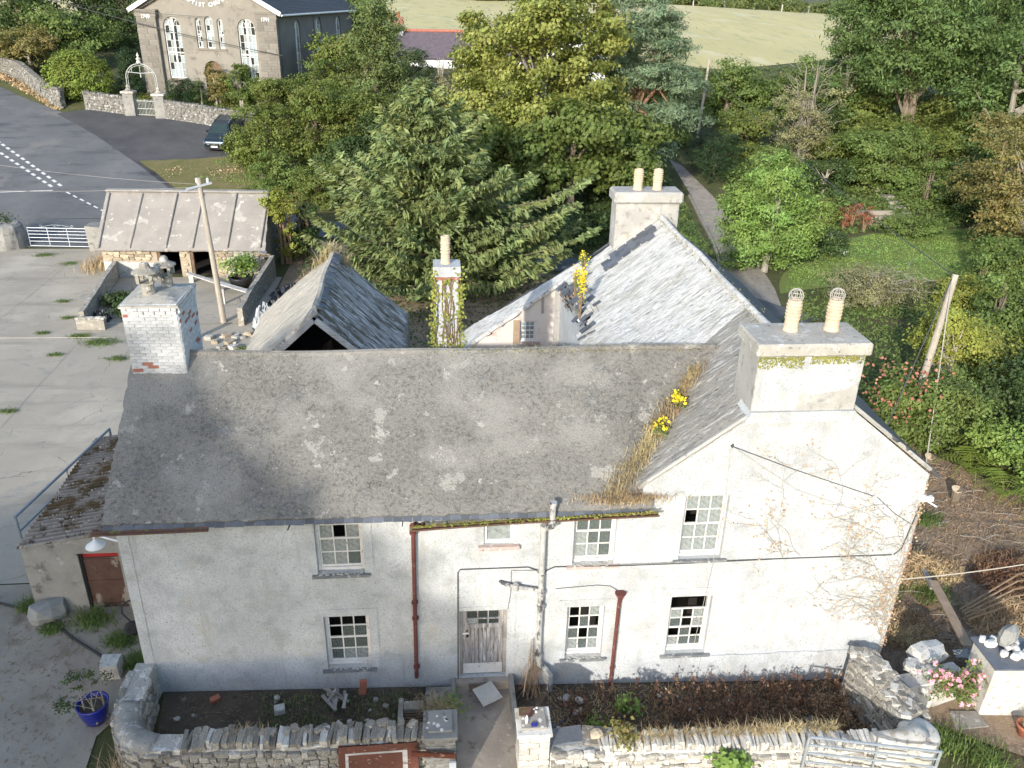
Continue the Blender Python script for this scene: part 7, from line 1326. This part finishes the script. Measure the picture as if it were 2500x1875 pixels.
inst('boulder', ROCKS[1], None, (-3.35,2.75,.32), (0,0,.7), (.85,.55,.6), M['rock_g'], label='grey boulder at the corner of the grey store', cat='boulder')
mk('hose_pipe', MB().tube([(-6.6,4.15,.17),(-5.2,3.5,.16),(-4.3,3.15,.16),(-3.55,2.75,.16),(-3.0,2.38,.16),(-2.45,1.9,.16),(-1.9,1.5,.16),(-1.35,1.1,.16),(-1.2,.95,.16)], .035, 8), M['rubber'], org=(-5,3.4,.15), label='black hose pipe lying across the grit yard', cat='hose', smooth=True)
o = thing('wheelbarrow', 'wheelbarrow with dark tubing leaning against the house corner', 'wheelbarrow', (-1.0,2.0,.13)); w = mk('wheel', MB().lathe([(.11,-.05),(.17,-.055),(.195,0),(.17,.055),(.11,.05)], (0,0,0), 20).xf(Matrix.Translation((-1.0,1.95,.36)) @ Matrix.Rotation(R_(65),4,'X') @ Matrix.Rotation(R_(25),4,'Y')), M['rubber'], o, smooth=True); mk('hub', MB().lathe([(.01,-.04),(.12,-.045),(.12,.045),(.01,.04)], (0,0,0), 16).xf(Matrix.Translation((-1.0,1.95,.36)) @ Matrix.Rotation(R_(65),4,'X') @ Matrix.Rotation(R_(25),4,'Y')), M['hub'], w)
mk('frame', MB().tube([(-.8,1.9,.3),(-1.15,2.2,.42),(-1.35,2.35,.5),(-1.4,2.5,.62),(-1.25,2.6,.7),(-.95,2.55,.72),(-.95,2.7,.85),(-1.1,2.8,1.05),(-.95,2.85,1.2)], .022, 8), M['rubber'], o, smooth=True); mk('tray', MB().add([(-.78,1.8,.45),(-.66,2.6,.6),(-.72,2.6,1.1),(-.83,1.8,1.0)], [(0,1,2,3)]).add([(-.74,1.8,.45),(-.62,2.6,.6),(-.68,2.6,1.1),(-.79,1.8,1.0)], [(3,2,1,0)]), M['greenpl'], o)
for k, (x, y, r, s) in enumerate(((-2.2,2.55,.5,.30),(-1.25,1.75,.35,.25),(-.55,.95,.35,.3),(-3.9,3.1,.25,.4),(-3.1,2.3,.3,.15))): blades('weed_tuft', [(x+random.gauss(0,r*.5),y+random.gauss(0,r*.4),.12) for _ in range(420)], s,.022, M['blade'], None, .9, 40+k, ['green weeds at the brown door foot','green weeds beside the wheelbarrow','weeds at the white house corner','weeds sprouting by the boulder','low weeds in the cracked concrete'][k], 'weeds', org=(x,y,.1), bend=.9)
litter('scattered straw and twigs on the grit yard', [(-5,3.2),(-1.2,1.4),(-1.4,-2.5),(-3.5,-2.5)], 420, 5)
# weeds in the concrete joints
for k, (x, y, r, n) in enumerate(((-8.6,21.4,.7,700),(-9.8,22.2,.4,300),(-11.6,22.6,.3,160),(-10.0,20.0,.3,160),(-6.4,20.5,.5,420),(-7.2,19.5,.4,260),(-12.4,27.0,.35,150),(-11.2,24.6,.3,140),(-9.6,14.6,.3,160),(-5.1,11.6,.25,120),(-4.6,9.6,.3,160),(-8.3,8.6,.25,120),(-8.0,7.7,.25,120),(-7.6,6.9,.25,110),(-8.9,9.6,.25,120),(-16.6,35.2,.6,300),(-14.5,33.5,.5,200))):
    blades('weed_tuft', [(x+random.gauss(0,r*.6),y+random.gauss(0,r*.35),.12) for _ in range(n)], .16,.025, M['blade'], None, 1.1, 60+k, 'green weed tuft in a yard concrete joint, %s' % ['widest one before the pen','left of the widest before the pen','far left before the pen','small one left of brick chimney','beside the brick chimney','just below the chimney side','along the upper yard','near the pen wall corner','alone in mid yard','by the metal gate top','beside the metal gate','second of the diagonal row','third of the diagonal row','lowest of the diagonal row','top of the diagonal row','by the road gate','below the road gate'][k], 'weeds', org=(x,y,.1), bend=1.0)
weed('pen_weeds', 'dark nettles filling the left side of the pen', (-9.3,26.5,.1), 1.0, .7, 1800, 'dark', .14, 77, stems=14)
weed('pen_weeds', 'nettles by the low end of the pen', (-8.6,24.6,.1), .8, .6, 1000, 'dark', .13, 78, stems=12)
weed('barn_weeds', 'dark green weeds in the corner between house and barn', (-1.1,19.4,.1), 1.0, .8, 1800, 'mid', .13, 79, stems=14)
# ---------------------------------------------------------------- right side garden
o = thing('stone_pillar', 'white painted stone pillar with slate top holding pebbles', 'pillar', (20.2,-1.0,-.55)); mk('shaft', MB().prism([(19.58,-1.35),(20.72,-1.42),(20.75,-.35),(19.62,-.42)], -.6, .98, 'z').jit(.015), M['white_stone'], o, bev=.02); mk('slate_top', MB().prism([(19.52,-1.42),(20.8,-1.5),(20.83,-.28),(19.56,-.34)], .985, 1.03, 'z'), M['slate'], o)
for k, (x, y, s) in enumerate(((19.75,-.5,.2),(19.85,-.68,.26),(20.05,-.48,.16),(19.98,-1.0,.2),(20.2,-1.12,.24),(20.42,-1.1,.24),(20.35,-.88,.22),(20.5,-.65,.18),(20.62,-1.0,.26),(20.2,-.82,.16))): inst('pebble', ROCKS[k % 6], None, (x,y,1.03+s*.3), (random.uniform(-.2,.2),0,random.uniform(0,3)), (s,s*.75,s*.6), M['rock_w'], label='rounded white stone on the slate pillar top', cat='stone', group='stones on the pillar')
inst('grey_stone', ROCKS[2], None, (20.28,-.62,1.28), (0,.1,.3), (.42,.3,.55), M['rock_g'], label='big grey stone standing on the pillar', cat='stone')
# low white planter wall with roses
o = lowwall('planter_wall', 'broken white rubble planter behind the rose', [(17.75,-.85),(18.5,-.8),(19.35,-.55)], .5, [.75,.85,.8], 'white_stone')
for k in range(14): inst('stone', STONES[k % 8], o, (17.8+random.random()*1.5,-.75+random.uniform(-.3,.25),.12+random.uniform(-.35,.25)), (0,0,random.uniform(0,3)), (.34,.26,.2), M['white_stone' if k % 3 else 'stone_dk'])
inst('white_boulder', ROCKS[4], None, (18.75,-.15,.35), (0,0,.3), (.9,.55,.45), M['white_stone'], label='white boulder on the planter behind the rose', cat='boulder')
b = MB(); rr = random.Random(12); C = []; FL = []
for k in range(44):
    a = rr.uniform(-.3,3.6); L_ = rr.uniform(.6,1.25); e = Vector((18.95+math.cos(a)*L_*.75, -1.05-abs(math.sin(a))*L_*.55+.35*rr.random(), .1+rr.uniform(-.35,.75))); p0 = Vector((18.95,-.95,-.3)); mm = (p0+e)/2+Vector((0,-.1,.55)); b.tube([p0,mm,e],[.012,.009,.004],4)
    for j in range(46): t = rr.uniform(.35,1); q = p0*(1-t)**2+mm*2*t*(1-t)+e*t*t; C.append((q.x+rr.gauss(0,.07),q.y+rr.gauss(0,.07),q.z+rr.gauss(0,.06)))
    if rr.random() < .85: FL.append((e.x,e.y-.03,e.z+.05))
ro = thing('rose_bush', 'sprawling rose bush with pink flowers beside the white pillar', 'rose bush', (18.95,-.95,-.5)); mk('stems', b, M['twig_br'], ro); v, f = leafquads(np.array(C), .065, np.array([0,-.5,.8]), .6, .7); mk('leaves', npmesh('leaves', v-np.array((18.95,-.95,-.5)), f), LF['mid'], ro)
for p in FL:
    cs_ = []; 
    v, f = leafquads(np.array([p]*9)+rng.normal(0,.022,(9,3)), .085, np.array([0,-.5,.9]), .5, .95); mk('flower', npmesh('flower', v-np.array((18.95,-.95,-.5)), f), M['pink'], ro)
mk('plank', MB().bar((20.0,.15,.25),(20.75,3.0,.0),.26,.04), M['wood_tan'], org=(20,.2,0), label='tan scaffold plank lying up the earth bank', cat='plank'); mk('plank', MB().bar((20.72,2.9,-.2),(21.2,4.4,-.35),.13,.05), M['wood_g'], org=(20.7,2.9,-.3), label='narrow grey plank beyond the tan one', cat='plank')
crumple('plastic_sheet', 'scrap of clear grey plastic under the tan plank', (20.1,.2,-.1), .36,.14,.12, 'clearpl', 14, n=9)
o = thing('terracotta_pot', 'terracotta pot with dry stems at the lower right', 'pot', (20.3,-1.95,-.5)); mk('pot_body', MB().lathe([(.14,0),(.20,.24),(.225,.25),(.225,.31),(.19,.31),(.17,.2)], (20.3,-1.95,-.5), 22), M['terra_r'], o, smooth=True); blades('pot_stems', [(20.3+random.gauss(0,.06),-1.95+random.gauss(0,.06),-.28) for _ in range(50)], .5,.012, M['straw'], o, .8, 16)
mk('flagstone', MB().prism([(18.75,-1.75),(19.6,-1.7),(19.55,-1.25),(18.9,-1.2)], -.55, -.46, 'z'), M['mortar'], org=(19.1,-1.5,-.5), label='flat grey flagstone between rose and pillar', cat='flagstone')
# cut stumps with pale faces, dead grass mounds, litter on the bank
for k, (x, y, z, r) in enumerate(((24.75,10.2,-.2,.17),(24.2,7.6,.05,.17),(29.3,9.6,-.1,.16))): o = thing('tree_stump', ['pale sawn stump near the ferns','pale sawn stump on a thin trunk down the bank','sawn stump face at the right edge'][k], 'stump', (x,y,-.55)); mk('stem', MB().tube([(x+.08,y+.05,-.6),(x,y,z)],[.12,r],12), M['bark'], o); mk('sawn_face', MB().lathe([(.01,.012),(r*1.02,.004),(r*1.02,-.02)], (0,0,0), 18).xf(Matrix.Translation((x,y,z)) @ Matrix.Rotation(R_(14),4,'X')), surf('sawn wood', (.62,.50,.34), (.52,.41,.27), 4, .8, .1), o)
def mound(label, c, r, n, mat, h, seed):
    rr = np.random.default_rng(seed); n = int(n*2.6); a = rr.uniform(0,6.28,n); q = np.sqrt(rr.random(n))*r; g = gz(c[0],c[1])
    lump = .75+.5*noise3(np.stack([np.cos(a)*q,np.sin(a)*q,q*0],1), 2.2, seed); C = np.stack([np.cos(a)*q*1.15, np.sin(a)*q*.85, .06+c[2]*np.clip(1-(q/r)**1.6,0,1)*lump*rr.uniform(.55,1.0,n)], 1)
    v, f = leafquads(C, .30, np.array([0,-.2,.7]), .9, .10, 0, rr); o = thing('dead_grass_mound', label, 'dead grass', (c[0],c[1],g)); mk('straw', npmesh('straw', v, f), M[mat], o, kind='stuff')
    b = MB(); r2 = random.Random(seed)
    for _ in range(60): i = r2.randrange(n); p = C[i]; t = r2.uniform(-.5,1.2); L_ = r2.uniform(.3,.9); b.tube([p,p+np.array([math.cos(t)*L_*.5,math.sin(t)*L_*.5,.12]),p+np.array([math.cos(t)*L_,math.sin(t)*L_,-.05])],[.010,.008,.004],4,False)
    mk('stems', b, M['twig_br'], o, local=True, kind='stuff'); return o
mound('round brown hay-like mound at the gable corner', (19.2,4.6,1.2), .75, 1500, 'straw_d', .6, 21); mound('straw coloured dead grass mound mid bank', (21.0,4.2,.4), 1.2, 1300, 'straw_d', .8, 22); mound('russet dead grass heap at the right edge', (24.2,3.6,.5), 1.5, 1500, 'dead', .8, 23); mound('brown cut brushwood below the gable wall', (19.0,1.8,.25), 1.0, 900, 'straw_d', .6, 24); mound('brown cut stems on the lower bank', (22.6,1.7,.3), 1.3, 1100, 'straw_d', .7, 25)
b = MB(); rr = random.Random(8)
for k in range(420): x = rr.uniform(17.9,28); y = rr.uniform(-1,12); a = rr.uniform(-.6,.9); L_ = rr.uniform(.25,1.1); z = gz(x,y)+.08+rr.random()*.1; b.tube([(x,y,z),(x+L_*.5*math.cos(a),y+L_*.5*math.sin(a),z+rr.uniform(.0,.14)),(x+L_*math.cos(a),y+L_*math.sin(a),z+rr.uniform(-.03,.08))],[.009,.008,.004],4,False)
mk('cut_brushwood', b, M['twig'], org=(21,4,-.5), label='scattered cut stems over the earth bank', cat='brushwood', kind='stuff')
b = MB(); [b.tube([(21.0,1.6+.1*k,-.2),(22.4+.2*k,1.9+.25*k,.0+.05*k),(25.5,2.4+.35*k,-.1)],[.03,.025,.012],6) for k in range(5)]; mk('cut_branches', b, M['twig_br'], org=(21.5,1.8,-.4), label='long cut branches lying right of the plank', cat='branches')
for k, (x, y) in enumerate(((20.2,5.8),(20.8,2.9),(19.4,3.2),(22.6,6.6),(18.4,9.4),(23.8,-1.8),(18.2,-2.0),(19.0,-2.6),(21.6,-2.2))): blades('grass_tuft', [(x+random.gauss(0,.3),y+random.gauss(0,.22),gz(x,y)+.04) for _ in range(380)], .3,.022, M['blade'], None, .9, 80+k, 'green tuft on the bank, %s' % ['by the mound','by the grey plank','close to the gable','halfway up the slope','near the roof corner','at the far lower right','at the foot of rubble wall','in front of the round wall end','beside the terracotta pot'][k], 'grass', org=(x,y,gz(x,y)), bend=.8)
M['bracken'] = leafmat('dead bracken', (.16,.10,.055), (.34,.235,.135), tr=.15)
def bracken(label, poly, n, mat, seed, size, h):
    r = np.random.default_rng(seed); P = np.array(scatter(poly, n, seed)); z = zg(P[:,0], P[:,1]); mm = np.clip(.45+.9*noise3(np.stack([P[:,0],P[:,1],z*0],1), 1.6, seed), 0, 1); C = np.stack([P[:,0],P[:,1],z+.07+h*mm*r.random(n)],1)
    v, f = leafquads(C, size, np.array([0,-.1,.7]), 1.0, .14, 0, r); return mk('dead_bracken', npmesh('bracken', v, f), M[mat], label=label, cat='dead bracken', kind='stuff')
bracken('brown dead bracken spread over the upper bank', [(18.2,8.5),(18.6,14),(22,15),(24.2,11.6),(26,8.2),(27.6,4.5),(24,3),(20.5,4.5)], 17000, 'bracken', 51, .13, .25)
bracken('dark brown litter at the gable foot', [(17.8,-.4),(18.2,9),(20.6,4.6),(24,3),(27,1),(24,-2),(20.9,-.2)], 8000, 'dead', 52, .16, .12)
inst('bank_stone', ROCKS[5], None, (25.6,5.2,-.4), (0,0,.2), (.4,.3,.22), M['rock_w'], label='pale stone at right on the bank', cat='stone')
for k, (x, y) in enumerate(((29.4,8.4),(29.2,6.2),(30.4,4.6))): copytree(bpy.data.objects['bramble_shrub'], 'light green bramble on the bank, %s' % ['middle one','lowest one','one at the right edge'][k], (x,y,gz(x,y)), 1.1+k, (.62,.62,.6), 'brambles on the bank')
for k, (x, y, r) in enumerate(((25.9,9.4,1.0),(26.2,7.9,1.0),(25.2,11.6,.9),(26.8,10.4,1.1),(26.9,6.9,.95),(23.6,13.2,.8),(24.6,12.9,.9),(28.2,7.4,.8))): fern('yellow-green fern, %s' % ['uppermost by the sawn stump','middle of the bank edge','beside the pole foot','under the brambles','lowest at the right','left of the pole','just right of the pole','at the right edge'][k], (x,y,gz(x,y)+.1), r*1.15, 11, 100+k, 'ferns on the bank')
# ---------------------------------------------------------------- growth on the house
rf = lambda y: 5.0+(y+.25)*.7385
def vg(t): return (10.62+2.55*t, .05+2.75*t, rf(.05+2.75*t)+.03)
pts = []
for _ in range(1500):
    t = random.uniform(-.05,.88); p = vg(t); w = .12+.22*(1-t)+.08*math.sin(t*15); pts.append((p[0]+random.gauss(0,w*.55), p[1]+random.gauss(0,.06), p[2]+.02))
blades('valley_grass', pts, .30,.014, M['straw'], None, .9, 17, 'dry grass growing along the roof valley', 'dry grass', org=(11.5,1.3,6.2), bend=1.1)
blades('valley_grass', [(10.7+random.gauss(0,.45),-.12+random.gauss(0,.10),5.12) for _ in range(700)], .26,.014, M['straw_d'], None, .9, 18, 'brown grass clump at the valley foot over the gutter', 'dry grass', org=(10.7,-.1,5.1), bend=1.2)
pm = [(x, -.36+random.gauss(0,.03), 4.75+.18*(x-6.12)/5.3+.03) for x in np.random.default_rng(3).uniform(6.2,11.4,700)]; v, f = leafquads(np.array(pm), .06, np.array([0,-.2,1]), .6); mk('gutter_moss', npmesh('moss', v, f), M['moss'], label='moss filling the sagging front gutter', cat='moss', kind='stuff')
pr_ = [(x, 2.98+random.gauss(0,.10), 7.42-abs(random.gauss(0,.05))) for x in np.random.default_rng(4).uniform(6.5,13.0,900)]; v, f = leafquads(np.array(pr_), .055, np.array([0,0,1]), .5); mk('ridge_moss', npmesh('moss', v, f), leafmat('ridge moss', (.20,.19,.07), (.27,.25,.12)), label='yellowish moss along the main ridge', cat='moss', kind='stuff')
def ragwort(label, p, h, n, seed): return weed('ragwort', label, p, .16, h, 130, 'mid', .07, seed, 'ragwort on the roofs', flower='yellow', fl_n=n, fl_s=.075)
ragwort('yellow ragwort in the roof valley, upper one', (12.2,1.55,6.35), .55, 70, 201); ragwort('small yellow ragwort in the roof valley, lower one', (11.75,1.05,6.0), .4, 40, 202)
ragwort('tall yellow ragwort at the broken rear roof', (11.25,9.6,5.6), 1.5, 170, 203); ragwort('yellow ragwort just above the broken rear roof', (11.35,11.3,5.7), 1.0, 70, 204); ragwort('smaller ragwort near the rear roof verge', (11.9,12.9,6.1), .7, 45, 205)
# creeper on the gable
b = MB(); rr = random.Random(31); C = []
def creep(x, z, a, L, r, dep=0):
    p = [(x, -.02, z)]; 
    for k in range(6):
        x += math.cos(a)*L/6; z += math.sin(a)*L/6; a += rr.uniform(-.35,.35); x = min(x, 17.58); p.append((x,-.025-rr.random()*.02,z))
        if dep < 2 and rr.random() < .55: creep(x, z, a+rr.choice([-1,1])*rr.uniform(.4,1.1), L*.5, r*.65, dep+1)
        if rr.random() < (.28 if dep else .1): C.extend([(x+rr.gauss(0,.05), -.05, z+rr.gauss(0,.05)) for _ in range(1)])
    b.tube(p, [r*(1-.12*k) for k in range(7)], 4, False)
for k in range(16): creep(17.5, .3+rr.random()*3.6, rr.uniform(1.2,2.3), rr.uniform(1.0,2.2), .011)
for x, z, a in ((16.6,3.3,2.3),(16.2,3.3,2.0),(14.6,3.35,2.1),(14.5,3.5,1.7),(15.0,3.4,2.4),(15.6,4.6,1.4),(16.4,2.7,3.4),(16.9,4.4,2.6),(16.9,4.7,2.9),(14.3,4.8,1.5),(16.8,3.9,2.5)): creep(x, z, a, rr.uniform(.8,1.5), .008)
o = thing('creeper', 'withered brown creeper clinging to the gable corner', 'creeper', (17.3,-.02,.2)); mk('stems', b, M['twig'], o); v, f = leafquads(np.array(C), .055, np.array([0,-1,.3]), .5, .8); mk('leaves', npmesh('leaves', v-np.array((17.3,-.02,.2)), f), M['autumn'], o)
# ivy on the slim chimney
b = MB(); C = []; rr = random.Random(41)
for k in range(16):
    x = rr.uniform(6.7,7.36); z = 5.0; p = []
    for j in range(8): p.append((min(7.4,max(6.66,x)), 6.575 if 6.7 < x < 7.36 else 6.62, z)); x += rr.uniform(-.10,.10); z += .42
    b.tube(p, .012, 4, False)
    for q in p:
        for _ in range(7): sd__ = rr.choice([6.66,7.40]); C.append((sd__+rr.gauss(0,.06) if rr.random() < .62 else q[0]+rr.gauss(0,.07), 6.55+rr.gauss(0,.05), q[2]+rr.gauss(0,.18)))
o = thing('ivy', 'yellow-green ivy climbing the slender rear chimney', 'ivy', (7.03,6.57,4.8)); mk('stems', b, M['twig_br'], o); v, f = leafquads(np.array(C), .075, np.array([0,-1,.4]), .5, .85); mk('leaves', npmesh('leaves', v-np.array((7.03,6.57,4.8)), f), LF['ivy'], o)
# moss on the bay ridge
pr_ = [(14.45+random.gauss(0,.16), y, 8.10-abs(random.gauss(0,.06))) for y in np.random.default_rng(6).uniform(1,13,700)]; v, f = leafquads(np.array(pr_), .06, np.array([0,0,1]), .5); mk('ridge_moss', npmesh('moss', v, f), leafmat('bay ridge moss', (.24,.21,.09), (.30,.27,.14)), label='brownish moss along the bay ridge', cat='moss', kind='stuff')
